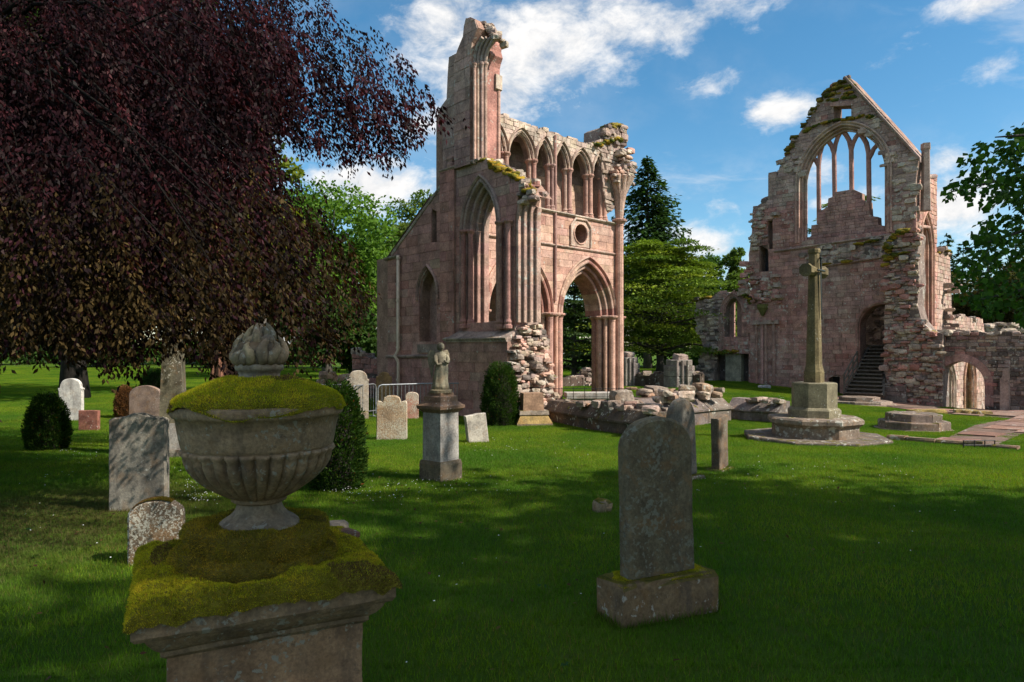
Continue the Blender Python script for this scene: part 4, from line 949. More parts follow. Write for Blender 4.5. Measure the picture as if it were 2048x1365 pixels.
def timber_stairs(dl, dr):
    f_ = lambda x, y, d: FA.px(x, y, d)
    g = G(*FA.p((dl+dr)/2, CFD-2, 0).xy)
    zt = f_(1740, 692, CFD+0.9)[1]; n = 14; d0 = CFD-1.9; d1 = CFD+1.1; z0 = f_(1720, 792, d0)[1]
    t = thing('timber_staircase', FA.p(dl, d0, z0), 'dark timber staircase with handrail climbing into the arched doorway', 'staircase')
    al = f_(1688, 790, d0)[0]; ar = f_(1766, 790, d0)[0]
    ang = math.atan2(FA.A.y, FA.A.x)
    for k in range(n):
        d = lerp(d0, d1, k/(n-1)); z = lerp(z0+0.12, zt, k/(n-1))
        L = lerp(al, dl+0.15, min(1, k/6)) if k < 7 else dl+0.12
        Rr = lerp(ar, dr-0.05, min(1, k/6))
        v, f = box_vf(FA.p((L+Rr)/2, d, z), ((Rr-L)/2, 0.15, 0.03), ang); mesh('tread', v, f, M['wood'], t)
        v, f = box_vf(FA.p((L+Rr)/2, d+0.11, z-0.10), ((Rr-L)/2-0.03, 0.012, 0.07), ang); mesh('riser', v, f, M['wood'], t)
    for a0, a1 in ((al, dl+0.1), (ar, dr-0.05)):
        pts = [FA.p(a0, d0, z0+0.02), FA.p(a1, lerp(d0, d1, 0.5), lerp(z0, zt, 0.5)-0.1), FA.p(a1, d1, zt-0.1)]
        v, f = tube_vf(pts, 0.07, 4); mesh('stringer', v, f, M['wood'], t)
    for k in (0, 2, 4, 6):
        d = lerp(d0, d1, k/(n-1)); z = lerp(z0, zt, k/(n-1)); a = lerp(al, dl+0.15, k/6)
        v, f = tube_vf([FA.p(a, d, z), FA.p(a, d, z+0.95)], 0.04, 4); mesh('post', v, f, M['wood'], t)
    for h in (0.35, 0.65, 0.95):
        v, f = tube_vf([FA.p(al, d0, z0+h), FA.p(dl+0.15, lerp(d0, d1, 6/13), lerp(z0, zt, 6/13)+h)], 0.035, 6); mesh('handrail', v, f, M['wood'], t)
# ------------------------------------------------------------------ ground, lawn, paths
PATH_PX = [[(1660, 797), (1700, 792), (1790, 800), (1850, 812), (1900, 822), (2048, 822), (2200, 822), (2200, 850), (2048, 838), (1990, 836), (1900, 830), (1780, 815), (1700, 806)],
           [(1880, 885), (1905, 872), (1950, 852), (2000, 842), (2048, 838), (2200, 832), (2200, 868), (2048, 868), (2010, 884), (1990, 893)]]
PATHS = [[(lambda q: (q.x, q.y))(hit(x, y)) for x, y in P] for P in PATH_PX]
def inside(P, x, y): return any(l < x < r for l, r in spans([P], y))
def ground():
    xs = np.unique(np.concatenate([np.linspace(-500, -60, 23), np.linspace(-60, -14, 47), np.linspace(-14, 32, 139), np.linspace(32, 80, 41), np.linspace(80, 500, 22)]))
    ys = np.unique(np.concatenate([np.linspace(-60, -4, 15), np.linspace(-4, 46, 151), np.linspace(46, 120, 50), np.linspace(120, 700, 30)]))
    nx, ny = len(xs), len(ys)
    v = [(x, y, G(x, y)) for y in ys for x in xs]
    f = [[j*nx+i, j*nx+i+1, (j+1)*nx+i+1, (j+1)*nx+i] for j in range(ny-1) for i in range(nx-1)]
    t = NT('lawn_soil'); p = t.pos()
    n1 = t.noise(p, 0.35, 5, 0.6); n2 = t.noise(p, 3.0, 5, 0.6); n3 = t.noise(p, 60, 3, 0.7)
    c = t.mix(t.ramp(n1, 0.35, 0.65), (0.040, 0.090, 0.006), (0.075, 0.130, 0.009))
    c = t.mix(t.math('MULTIPLY', t.ramp(n2, 0.55, 0.75), 0.6), c, (0.095, 0.095, 0.025))
    c = t.mix(1.0, c, t.mix(n3, (0.55, 0.55, 0.55), (1.35, 1.35, 1.35)), 'MULTIPLY')
    t.bump(n3, 0.9, 0.03)
    o = mesh('ground', v, f, t.done(c, 0.95, 0.1), None, (0.1, 0.1, 0.1), smooth=True); tag(o, kind='structure')

def bare_amount(x, y):
    """thin brown turf under the copper beech"""
    d = math.hypot((x+4.9)/2.6, (y-7.2)/3.4)
    return max(0.0, 1.0-d)
def lawn():
    """mown grass: small tiles of blades set out over the whole lawn"""
    rnd = np.random.RandomState(5)
    S = 0.6; tiles = []
    mat = NT('grass_blades'); p = mat.pos(); tint = mat.attr('tint')
    n1 = mat.noise(p, 0.45, 5, 0.62); n2 = mat.noise(p, 2.6, 4, 0.6)
    c = mat.mix(1.0, tint, mat.mix(mat.ramp(n1, 0.33, 0.68), (0.58, 0.78, 0.75), (1.50, 1.22, 1.0)), 'MULTIPLY')
    c = mat.mix(mat.math('MULTIPLY', mat.ramp(n2, 0.58, 0.76), 0.40), c, (0.15, 0.15, 0.022))
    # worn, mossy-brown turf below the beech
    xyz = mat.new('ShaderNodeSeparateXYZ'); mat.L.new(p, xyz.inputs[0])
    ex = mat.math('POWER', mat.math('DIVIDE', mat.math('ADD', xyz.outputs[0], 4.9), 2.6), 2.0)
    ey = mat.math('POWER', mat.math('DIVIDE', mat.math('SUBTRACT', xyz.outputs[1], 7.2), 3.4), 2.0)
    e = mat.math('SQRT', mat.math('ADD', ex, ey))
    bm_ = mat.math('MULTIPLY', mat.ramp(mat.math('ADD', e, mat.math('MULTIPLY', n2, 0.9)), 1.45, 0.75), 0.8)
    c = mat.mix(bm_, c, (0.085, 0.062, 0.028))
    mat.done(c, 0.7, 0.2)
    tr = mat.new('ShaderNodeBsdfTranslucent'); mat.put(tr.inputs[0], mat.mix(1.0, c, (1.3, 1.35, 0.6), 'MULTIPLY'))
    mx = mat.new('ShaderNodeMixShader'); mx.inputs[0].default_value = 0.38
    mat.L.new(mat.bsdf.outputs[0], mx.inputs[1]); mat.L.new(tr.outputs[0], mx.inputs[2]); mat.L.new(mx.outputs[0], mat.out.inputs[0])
    M['blades'] = mat.mat
    protos = []
    for k in range(4):
        n = 1500
        c0 = np.column_stack([rnd.uniform(-S/2-0.02, S/2+0.02, n), rnd.uniform(-S/2-0.02, S/2+0.02, n), np.full(n, -0.012)])
        h = rnd.uniform(0.022, 0.048, n); th = rnd.uniform(0, 6.283, n); w = rnd.uniform(0.0022, 0.0042, n)
        lean = rnd.uniform(0.1, 0.9, n)*h; ld = rnd.uniform(0, 6.283, n)
        sx = np.column_stack([np.cos(th)*w, np.sin(th)*w, np.zeros(n)])
        tip = c0+np.column_stack([np.cos(ld)*lean, np.sin(ld)*lean, h+0.012])
        v = np.stack([c0-sx, c0+sx, tip], 1).reshape(-1, 3)
        col = np.array([0.100, 0.190, 0.008])*rnd.uniform(0.6, 1.45, (n, 1)); yl = rnd.rand(n) < 0.09
        col[yl] = np.array([0.19, 0.17, 0.05])*rnd.uniform(0.7, 1.2, (yl.sum(), 1))
        me = bpy.data.meshes.new('grass_tile'); me.from_pydata([], [], [])
        me.vertices.add(n*3); me.vertices.foreach_set('co', v.ravel()); me.loops.add(n*3); me.loops.foreach_set('vertex_index', np.arange(n*3))
        me.polygons.add(n); me.polygons.foreach_set('loop_start', np.arange(0, n*3, 3)); me.polygons.foreach_set('loop_total', np.full(n, 3)); me.update(calc_edges=True)
        set_tint(me, np.repeat(col, 3, 0)); me.materials.append(mat.mat); protos.append(me)
    pts = []; rots = []; idx = []
    y = 1.6
    while y < 62:
        x = -0.80*y-1.2
        while x < 0.80*y+1.2:
            us, vs = U.x*x+U.y*y, V.x*x+V.y*y
            if not any(inside(P, x, y) for P in PATHS) and not (us > 33.8 and vs < 10.6):
                z = G(x, y); e = 0.3
                gx = (G(x+e, y)-G(x-e, y))/(2*e); gy = (G(x, y+e)-G(x, y-e))/(2*e)
                q = Vector((-gx, -gy, 1)).to_track_quat('Z', 'Y')
                eu = (q @ Matrix.Rotation(R.randrange(4)*math.pi/2, 3, 'Z').to_quaternion()).to_euler()
                pts.append((x, y, z)); rots.append(tuple(eu)); idx.append(R.randrange(4))
            x += S
        y += S
    me = bpy.data.meshes.new('lawn_grass'); me.from_pydata(pts, [], [])
    a = me.attributes.new('rot', 'FLOAT_VECTOR', 'POINT'); a.data.foreach_set('vector', np.array(rots, dtype=np.float32).ravel())
    a = me.attributes.new('pick', 'INT', 'POINT'); a.data.foreach_set('value', np.array(idx, dtype=np.int32))
    o = bpy.data.objects.new('lawn_grass', me); COL.objects.link(o); tag(o, 'short mown green grass of the churchyard lawn', 'grass', kind='stuff')
    me.materials.append(mat.mat)
    ng = bpy.data.node_groups.new('lawn', 'GeometryNodeTree')
    ng.interface.new_socket('Geometry', in_out='INPUT', socket_type='NodeSocketGeometry'); ng.interface.new_socket('Geometry', in_out='OUTPUT', socket_type='NodeSocketGeometry')
    N = ng.nodes; L = ng.links; gi = N.new('NodeGroupInput'); go = N.new('NodeGroupOutput')
    hold = bpy.data.collections.new('grass_tiles')
    geo = N.new('GeometryNodeGeometryToInstance')
    for me_ in protos:
        ob = bpy.data.objects.new('grass_tile', me_); hold.objects.link(ob)
    ci = N.new('GeometryNodeCollectionInfo'); ci.inputs['Collection'].default_value = hold
    ci.inputs['Separate Children'].default_value = True; ci.inputs['Reset Children'].default_value = True
    ip = N.new('GeometryNodeInstanceOnPoints'); ip.inputs['Pick Instance'].default_value = True
    r = N.new('GeometryNodeInputNamedAttribute'); r.data_type = 'FLOAT_VECTOR'; r.inputs['Name'].default_value = 'rot'
    k = N.new('GeometryNodeInputNamedAttribute'); k.data_type = 'INT'; k.inputs['Name'].default_value = 'pick'
    L.new(gi.outputs[0], ip.inputs['Points']); L.new(ci.outputs[0], ip.inputs['Instance']); L.new(k.outputs[0], ip.inputs['Instance Index'])
    L.new(r.outputs[0], ip.inputs['Rotation']); L.new(ip.outputs[0], go.inputs[0])
    md = o.modifiers.new('tiles', 'NODES'); md.node_group = ng

def paths():
    rnd = random.Random(4)
    for P in PATHS:
        xs = [p[0] for p in P]; ys = [p[1] for p in P]
        tri = tessellate_polygon([[Vector((x, y, 0)) for x, y in P]])
        base = mesh('path', [(x, y, G(x, y)+0.015) for x, y in P], [list(t) for t in tri], M['path'], None, (0.16, 0.11, 0.085)); tag(base, kind='structure')
        W, H = 1.15, 0.8
        i0, i1 = -60, 80
        done = 0
        for j in range(-10, 70):
            for i in range(-30, 60):
                a = i*W+(0.5*W if j % 2 else 0)+10; b = j*H-4
                c = FB.A*(a+W/2)+FB.N*(b+H/2)
                if not inside(P, c.x, c.y) or done > 150: continue
                if rnd.random() < 0.06: continue
                z = G(c.x, c.y)+0.03
                v, f = box_vf((0, 0, 0), (W/2-0.02, H/2-0.02, 0.02)); mx = Matrix.Translation((c.x, c.y, z+rnd.uniform(-0.006, 0.006))) @ Matrix.Rotation(math.atan2(FB.A.y, FB.A.x)+rnd.uniform(-0.01, 0.01), 4, 'Z')
                v = [mx @ Vector(q) for q in v]
                v = [Vector((q.x, q.y, G(q.x, q.y)+(0.045 if k >= 4 else 0.0)+rnd.uniform(-0.004, 0.004))) for k, q in enumerate(v)]
                mesh('paving_slab', v, f, M['path'], base, vary(rnd.choice(((0.27, 0.15, 0.115), (0.30, 0.19, 0.15), (0.22, 0.14, 0.11))), 0.2, rnd)); done += 1

# ------------------------------------------------------------------ gravestones
def slab_profile(kind, w, h):
    """front outline (x,z) of a headstone, w half width, h height"""
    if kind == 'round':
        r = w; return [(-w, 0), (-w, h-r)]+[(-r*math.cos(t*math.pi/14), h-r+r*math.sin(t*math.pi/14)) for t in range(1, 14)]+[(w, h-r), (w, 0)]
    if kind == 'arched':
        e = w*0.80; return [(-w, 0), (-w, h-e)]+[(-w*math.cos(t*math.pi/18), h-e+e*math.sin(t*math.pi/18)**0.86) for t in range(1, 18)]+[(w, h-e), (w, 0)]
    if kind == 'lowround':
        e = w*0.62; return [(-w, 0), (-w, h-e)]+[(-w*math.cos(t*math.pi/14), h-e+e*math.sin(t*math.pi/14)) for t in range(1, 14)]+[(w, h-e), (w, 0)]
    if kind == 'peak':
        return [(-w, 0), (-w, h*0.93), (-w*0.9, h*0.95), (-w*0.45, h*0.965), (-w*0.15, h), (w*0.15, h), (w*0.45, h*0.965), (w*0.9, h*0.95), (w, h*0.93), (w, 0)]
    if kind == 'shoulder':
        r = w*0.72; z = h-r*0.8
        return [(-w, 0), (-w, z-0.06), (-w*0.95, z), (-r, z)]+[(-r*math.cos(t*math.pi/12), z+r*0.8*math.sin(t*math.pi/12)) for t in range(1, 12)]+[(r, z), (w*0.95, z), (w, z-0.06), (w, 0)]
    if kind == 'scroll':
        z = h*0.86
        return [(-w, 0), (-w, z-0.03), (-w*0.93, z+0.02), (-w*0.72, z+0.01), (-w*0.6, z-0.01), (-w*0.5, h-0.05), (-w*0.3, h-0.01), (0, h), (w*0.3, h-0.01), (w*0.5, h-0.05), (w*0.6, z-0.01), (w*0.72, z+0.01), (w*0.93, z+0.02), (w, z-0.03), (w, 0)]
    if kind == 'square':
        return [(-w, 0), (-w, h), (-w*0.3, h*1.0), (w*0.2, h*1.012), (w, h*0.99), (w, 0)]
    if kind == 'ogee':
        r = w; z = h-r*1.05
        return [(-w, 0), (-w*1.0, z), (-w*1.06, z+0.01), (-w*1.06, z+0.05), (-w*0.9, z+0.07)]+[(-w*0.88*math.cos(t*math.pi/12), z+0.08+(r*1.05-0.08)*math.sin(t*math.pi/12)**0.8) for t in range(1, 12)]+[(w*0.9, z+0.07), (w*1.06, z+0.05), (w*1.06, z+0.01), (w, z), (w, 0)]
BASES = []
def headstone(name, loc, rz, kind, w, h, th, mat, tint, label, lean=0.0, tilt=0.0, base=None, group=None, sink=0.12, moss=False, inset=0.0, edge_tint=None, btint=None, cat='gravestone', bmat=None):
    """w full width; stands at loc facing -y turned by rz; base=(w,d,h)"""
    t = thing(name, loc, label, cat, group, 0.0)
    BASES.append((Vector(loc), rz, (base[0] if base else w), (base[1] if base else th)))
    rnd = random.Random(sum(map(ord, label)))
    m = Matrix.Translation(loc) @ Matrix.Rotation(rz, 4, 'Z')
    bh = 0.0
    if base:
        bw, bd, bh = base
        rings = []
        for (k, z) in ((1.0, -sink), (1.0, bh-0.03), (0.965, bh)):
            rings.append([m @ Vector((x*(bw/2-(1-k)*0.5), y*(bd/2-(1-k)*0.5), z)) for x, y in ((-1, -1), (-0.33, -1.0), (0.33, -1), (1, -1), (1, 1), (-1, 1))])
        for r_ in rings[:]:
            for q in r_: q += Vector((rnd.uniform(-1, 1), rnd.uniform(-1, 1), rnd.uniform(-1, 1)))*0.008
        v, f = loft_vf(rings); mesh('base', v, f, bmat or M['gravebase'], t, btint or tint)
    m2 = m @ Matrix.Translation((0, 0, bh)) @ Matrix.Rotation(lean, 4, 'Y') @ Matrix.Rotation(tilt, 4, 'X')
    pr = slab_profile(kind, w/2, h); low = -sink if not base else -0.01
    pr = [(x, z if z > 0 else low) for x, z in pr]
    # resample the straight sides so that edges can be worn
    P = []
    for i in range(len(pr)):
        a, b = Vector(pr[i]), Vector(pr[(i+1) % len(pr)]); n = max(1, int((b-a).length/0.09))
        P += [a.lerp(b, k/n) for k in range(n)]
    cx = Vector((0, h*0.5)); be = min(0.018, th*0.16)
    rings = []
    for (ins, y) in ((be, -th/2), (0, -th/2+be), (0, th/2-be), (be, th/2)):
        ring = []
        for q in P:
            dirv = (cx-q); dirv.normalize()
            wob = mnoise.noise(Vector((q.x*9, q.y*9, y*4+rz)))*0.006+mnoise.noise(Vector((q.x*30, q.y*30, rz)))*0.003
            qq = q+dirv*(ins+wob); ring.append(m2 @ Vector((qq.x, y, qq.y)))
        rings.append(ring)
    v, f = loft_vf(rings, True, False); n = len(P)
    # faces: fans towards an inner ring so shading stays clean
    f.append(list(range(n))[::-1]); f.append([3*n+i for i in range(n)])
    s = mesh('slab', v, f, mat, t, tint)
    if inset:   # raised margin round a sunk panel
        ring = [m2 @ Vector((x*(1-inset/(w/2)), -th/2-0.004, max(low+0.05, z*(1-inset/h)) if z > 0 else low+inset)) for x, z in pr]
        v, f = tube_vf(ring+ring[:1], 0.008, 6, False); mesh('margin', v, f, mat, s, tint)
    return t, m, m2, bh

def moss_fronds(name, pts, nrm, parent, h=(0.004, 0.011), cols=((0.44, 0.42, 0.022), (0.62, 0.50, 0.03), (0.24, 0.24, 0.018), (0.55, 0.30, 0.04)), seed=1, w=0.0016):
    """a felt of tiny moss shoots on given points"""
    rnd = np.random.RandomState(seed); n = len(pts); pts = np.array(pts); nrm = np.array(nrm)
    hh = rnd.uniform(h[0], h[1], (n, 1)); d = nrm+rnd.normal(0, 0.45, (n, 3)); d /= np.linalg.norm(d, axis=1, keepdims=True)
    s = np.cross(d, rnd.normal(0, 1, (n, 3))); s /= np.linalg.norm(s, axis=1, keepdims=True)
    v = np.stack([pts-s*w-nrm*0.002, pts+s*w-nrm*0.002, pts+d*hh], 1).reshape(-1, 3)
    c = np.array(cols)
    # patches of one colour
    k = np.array([mnoise.noise(Vector(p)*9.0)+0.5*mnoise.noise(Vector(p)*31.0) for p in pts]); bare = np.array([mnoise.noise(Vector(p)*5.0+Vector((9, 9, 9))) for p in pts]); hh *= np.where(bare > 0.38, 0.35, 1.0)[:, None]
    pick = np.where(k > 0.22, 1, np.where(k < -0.3, 2, 0)); pick[rnd.rand(n) < 0.05] = 3
    pick = np.where(rnd.rand(n) < 0.25, rnd.randint(0, 3, n), pick)
    col = c[pick]*rnd.uniform(0.6, 1.35, (n, 1)); dry = (bare > 0.38) & (rnd.rand(n) < 0.75); col[dry] = np.array([0.17, 0.10, 0.045])*rnd.uniform(0.5, 1.3, (dry.sum(), 1))
    me = bpy.data.meshes.new(name); me.vertices.add(n*3); me.vertices.foreach_set('co', v.ravel()); me.loops.add(n*3); me.loops.foreach_set('vertex_index', np.arange(n*3))
    me.polygons.add(n); me.polygons.foreach_set('loop_start', np.arange(0, n*3, 3)); me.polygons.foreach_set('loop_total', np.full(n, 3)); me.update(calc_edges=True)
    set_tint(me, np.repeat(col, 3, 0))
    o = link(name, me, M['mossleaf'], parent); tag(o, kind='stuff'); return o
def scatter_on(v, f, n, seed, up=0.15, keep=None):
    """random points on the faces of a mesh that look upwards"""
    rnd = random.Random(seed); T = []; Wt = []
    V_ = [Vector(x) for x in v]
    for q in f:
        for k in range(1, len(q)-1):
            a, b, c = V_[q[0]], V_[q[k]], V_[q[k+1]]; nn = (b-a).cross(c-a); A_ = nn.length/2
            if A_ < 1e-9: continue
            nn.normalize()
            T.append((a, b, c, nn)); Wt.append(A_)
    P, Nn = [], []
    for t in rnd.choices(T, Wt, k=n):
        if t[3].z < up: continue
        r1, r2 = math.sqrt(rnd.random()), rnd.random()
        p = t[0]*(1-r1)+t[1]*(r1*(1-r2))+t[2]*(r1*r2)
        if keep and not keep(p): continue
        P.append(tuple(p)); Nn.append(tuple(t[3]))
    return P, Nn
def lumpy_grid(m, hx, hy, z, amp, n, edge, seed, hole=None):
    """a cushion of moss over a rectangle, drooping at its edges"""
    v = []; f = []
    for j in range(n+1):
        for i in range(n+1):
            x, y = lerp(-hx, hx, i/n), lerp(-hy, hy, j/n)
            e = min(1-abs(x)/hx, 1-abs(y)/hy)
            k = sstep(e, 0, 0.035)
            zz = z+amp*(0.5+0.9*(mnoise.fractal(Vector((x*4, y*4, seed)), 1.0, 2.0, 4)+0.5*abs(mnoise.noise(Vector((x*17, y*17, seed))))))*(0.35+0.65*sstep(e, 0, 0.2))+(k-1)*edge*(0.6+0.9*abs(mnoise.noise(Vector((x*12, y*12, 2)))))
            if e < 0.02: x *= 1.012+0.02*mnoise.noise(Vector((x*14, y*14, 5))); y *= 1.012+0.02*mnoise.noise(Vector((x*14, y*14, 8)))
            v.append(m @ Vector((x, y, zz)))
    for j in range(n):
        for i in range(n): f.append([j*(n+1)+i, j*(n+1)+i+1, (j+1)*(n+1)+i+1, (j+1)*(n+1)+i])
    return v, f

def urn_monument():
    C = Vector((-0.995, 2.69, 0)); rz = math.atan2(0.45, 0.893); zc = 0.85; hx = 0.425
    UT = (0.29, 0.21, 0.13)
    g = G(C.x, C.y)
    ped = thing('stone_pedestal', (C.x, C.y, g), 'square stone pedestal with moss covered cornice in the left foreground', 'pedestal')
    m = Matrix.Translation((C.x, C.y, 0)) @ Matrix.Rotation(rz, 4, 'Z')
    def sq(h, z, j=0.0): return [m @ Vector((x*h, y*h, z)) for x, y in ((-1, -1), (1, -1), (1, 1), (-1, 1))]
    v, f = loft_vf([sq(0.325, g-0.2), sq(0.325, zc-0.15)]); 
    # shaft with slightly worn faces
    bm = bmesh.new(); bmesh.ops.create_cube(bm, size=1); bmesh.ops.subdivide_edges(bm, edges=bm.edges[:], cuts=14, use_grid_fill=True)
    for q in bm.verts: q.co = m @ Vector((q.co.x*0.65, q.co.y*0.65, lerp(g-0.2, zc-0.14, q.co.z+0.5)))+mnoise.noise_vector(q.co*7)*0.004
    me = bpy.data.meshes.new('shaft'); bm.to_mesh(me); bm.free(); set_tint(me, (0.33, 0.21, 0.125)); link('shaft', me, M['urn'], ped)
    prof = [(0.328, -0.17), (0.345, -0.155), (0.345, -0.14), (0.365, -0.125), (0.385, -0.10), (0.392, -0.085), (0.415, -0.075), (0.425, -0.06), (0.425, -0.012), (0.41, 0.0)]
    rings = []
    for r, z in prof:
        ring = []
        for side in range(4):
            for k in range(16):
                t = -1+2*k/16; x, y = ((t, -1), (1, t), (-t, 1), (-1, -t))[side]
                p = Vector((x*r, y*r, zc+z)); p += mnoise.noise_vector(p*11)*0.006
                if side == 1 and k > 12 and z > -0.08: p += Vector((-0.012, 0, -0.01))
                ring.append(m @ p)
        rings.append(ring)
    v, f = loft_vf(rings); mesh('cornice', v, f, M['urn'], ped, (0.26, 0.185, 0.115))
    mv, mf = lumpy_grid(m, 0.437, 0.437, zc+0.008, 0.048, 72, 0.05, 3)
    bed = mesh('moss', mv, mf, M['moss'], ped, (0.17, 0.15, 0.018), smooth=True)
    P, Nn = scatter_on(mv, mf, 110000, 2, -0.6); moss_fronds('moss_fronds', P, Nn, bed, seed=4)
    # broken flat stones lying in the moss by the right corner
    for k, (x, y, sx, sy, r_) in enumerate(((0.365, 0.16, 0.06, 0.045, 0.3), (0.33, 0.33, 0.09, 0.04, -0.2))):
        vv, ff = rock_vf(m @ Vector((x, y, zc+0.025)), (sx*2, sy*2, 0.045), rz+r_, 0.1, R, True); mesh('stone_flake', vv, ff, M['urn'], ped, (0.16, 0.09, 0.06) if k == 0 else (0.35, 0.28, 0.2))
    # urn
    u = thing('stone_urn', (C.x, C.y, zc), 'carved stone urn with flame finial, fluted bowl and mossy lid on the foreground pedestal', 'urn')
    k = 0.00197
    def ring(r, z, n=256, lobes=0, amp=0.0):
        out = []; r *= 0.93
        for i in range(n):
            t = 2*math.pi*i/n; rr = r
            if lobes: rr += amp*(abs(math.cos(t*lobes/2))**0.42-0.6)*2
            out.append(Vector((C.x+rr*math.cos(t), C.y+rr*math.sin(t), z)))
        return out
    z0 = zc
    foot = [(0.172, 0.12), (0.168, 0.166), (0.148, 0.182), (0.118, 0.200), (0.098, 0.220), (0.090, 0.240), (0.088, 0.252), (0.092, 0.262)]
    v, f = loft_vf([ring(r, z0+z, 48) for r, z in foot]); mesh('foot', v, f, M['urn'], u, (0.27, 0.215, 0.15), smooth=True)
    bowl = []
    nl = 32
    bowl.append(ring(0.095, z0+0.250)); bowl.append(ring(0.112, z0+0.260)); bowl.append(ring(0.108, z0+0.270))
    for i in range(11):
        t = i/10; z = lerp(0.272, 0.442, t); r = 0.115+(0.283-0.115)*math.sin(t*math.pi/2)**0.86
        bowl.append(ring(r, z0+z, lobes=nl, amp=0.004+0.012*math.sin(min(1, t*1.25)*math.pi/2)))
    bowl.append(ring(0.302, z0+0.456, lobes=nl, amp=0.011)); bowl.append(ring(0.301, z0+0.466, lobes=nl, amp=0.007)); bowl.append(ring(0.290, z0+0.468)); bowl.append(ring(0.302, z0+0.476))
    for t in (0.0, 0.3, 0.6, 1.0): bowl.append(ring(lerp(0.303, 0.326, t), z0+lerp(0.478, 0.590, t)))
    bowl += [ring(0.338, z0+0.594), ring(0.345, z0+0.606), ring(0.345, z0+0.630), ring(0.338, z0+0.638), ring(0.30, z0+0.642)]
    for q in bowl:
        for p in q: p += mnoise.noise_vector(p*14)*0.0022
    v, f = loft_vf(bowl); mesh('bowl', v, f, M['urn'], u, UT, smooth=True)
    lidp = []
    for i in range(15):
        t = i/14; r = lerp(0.350, 0.115, t); z = 0.633+0.098*(1-(r/0.35)**2)+0.020*math.sin(min(1, t*6)*math.pi/2)
        q = ring(r, z0+z, 72)
        for p in q:
            nn = mnoise.fractal(p*7, 1.0, 2.0, 4); p.z += nn*0.010
            if i == 0: p.z += -0.016+nn*0.02; p.x += (p.x-C.x)*nn*0.03; p.y += (p.y-C.y)*nn*0.03
        lidp.append(q)
    v, f = loft_vf(lidp, True, False); lid = mesh('mossy_lid', v, f, M['moss'], u, (0.17, 0.16, 0.018), smooth=True)
    tag(lid, 'lid under a thick cap of yellow green moss')
    P, Nn = scatter_on(v, f, 42000, 9, -0.3); moss_fronds('moss_fronds', P, Nn, lid, seed=8, cols=((0.44, 0.44, 0.02), (0.64, 0.54, 0.03), (0.27, 0.29, 0.018), (0.60, 0.32, 0.04)))
    neck = [(0.105, 0.70), (0.088, 0.728), (0.082, 0.748), (0.086, 0.762), (0.096, 0.766), (0.100, 0.778), (0.095, 0.79), (0.08, 0.794)]
    v, f = loft_vf([ring(r, z0+z, 40) for r, z in neck]); mesh('neck', v, f, M['urn'], u, (0.28, 0.25, 0.19), smooth=True)
    # flame finial: tongues of flame rising round a core
    fl = MB(); rf = random.Random(6); FT = (0.25, 0.21, 0.14)
    fl.add(*lathe_vf([(0.085, 0.785), (0.092, 0.81), (0.090, 0.84), (0.075, 0.87), (0.045, 0.89), (0.02, 0.90)], (C.x, C.y, z0), 24), (0.12, 0.10, 0.07))
    for k in range(30):
        inner = k >= 16; nk = 14 if inner else 16
        a0 = 2*math.pi*(k-16 if inner else k)/nk+rf.uniform(-0.12, 0.12); top = (0.94 if inner else 0.888)+rf.uniform(-0.038, 0.024); r0 = rf.uniform(0.022, 0.062) if inner else 0.090
        pts = []; rad = []
        for i in range(7):
            t = i/6; a = a0+0.16*t+0.34*math.sin(t*4+k*1.7)*t; r = r0+(0.020 if not inner else 0.008)*math.sin(t*math.pi)-(0.004 if not inner else 0.012)*t*t
            r *= 0.84; pts.append(Vector((C.x+r*math.cos(a), C.y+r*math.sin(a), z0+lerp(0.795 if not inner else 0.86, top, t)))); rad.append((0.021 if not inner else 0.020)*(1-t**1.7)**0.9*(0.75+0.45*math.sin(min(1, t*2)*math.pi/2))+0.0018)
        fl.add(*tube_vf(pts, rad, 10), vary(FT, 0.08, rf))
    for i, q in enumerate(fl.v): fl.v[i] = tuple(Vector(q)+mnoise.noise_vector(Vector(q)*24)*0.003)
    fl.build('flame_finial', M['urn'], u, smooth=True)
    # moss mounds round the foot
    rings = []
    for (r, z) in ((0.325, -0.01), (0.335, 0.035), (0.325, 0.072), (0.298, 0.088), (0.280, 0.094), (0.288, 0.138), (0.268, 0.168), (0.215, 0.178), (0.150, 0.170)):
        q = ring(r, z0+z, 72)
        for p in q:
            nn = mnoise.fractal(p*6+Vector((3, 1, 0)), 1.0, 2.0, 4); d = (p-Vector((C.x, C.y, p.z))); p += d*(nn*0.10); p.z += nn*0.012
            if p.x > C.x+0.12 and p.y < C.y+0.05 and r > 0.2: p.z -= 0.02
        rings.append(q)
    v, f = loft_vf(rings, True, False); mm = mesh('foot_moss', v, f, M['moss'], u, (0.13, 0.105, 0.018), smooth=True)
    P, Nn = scatter_on(v, f, 46000, 19, -0.4); moss_fronds('moss_fronds', P, Nn, mm, seed=18, cols=((0.28, 0.23, 0.022), (0.40, 0.28, 0.03), (0.15, 0.14, 0.02), (0.34, 0.17, 0.04)))

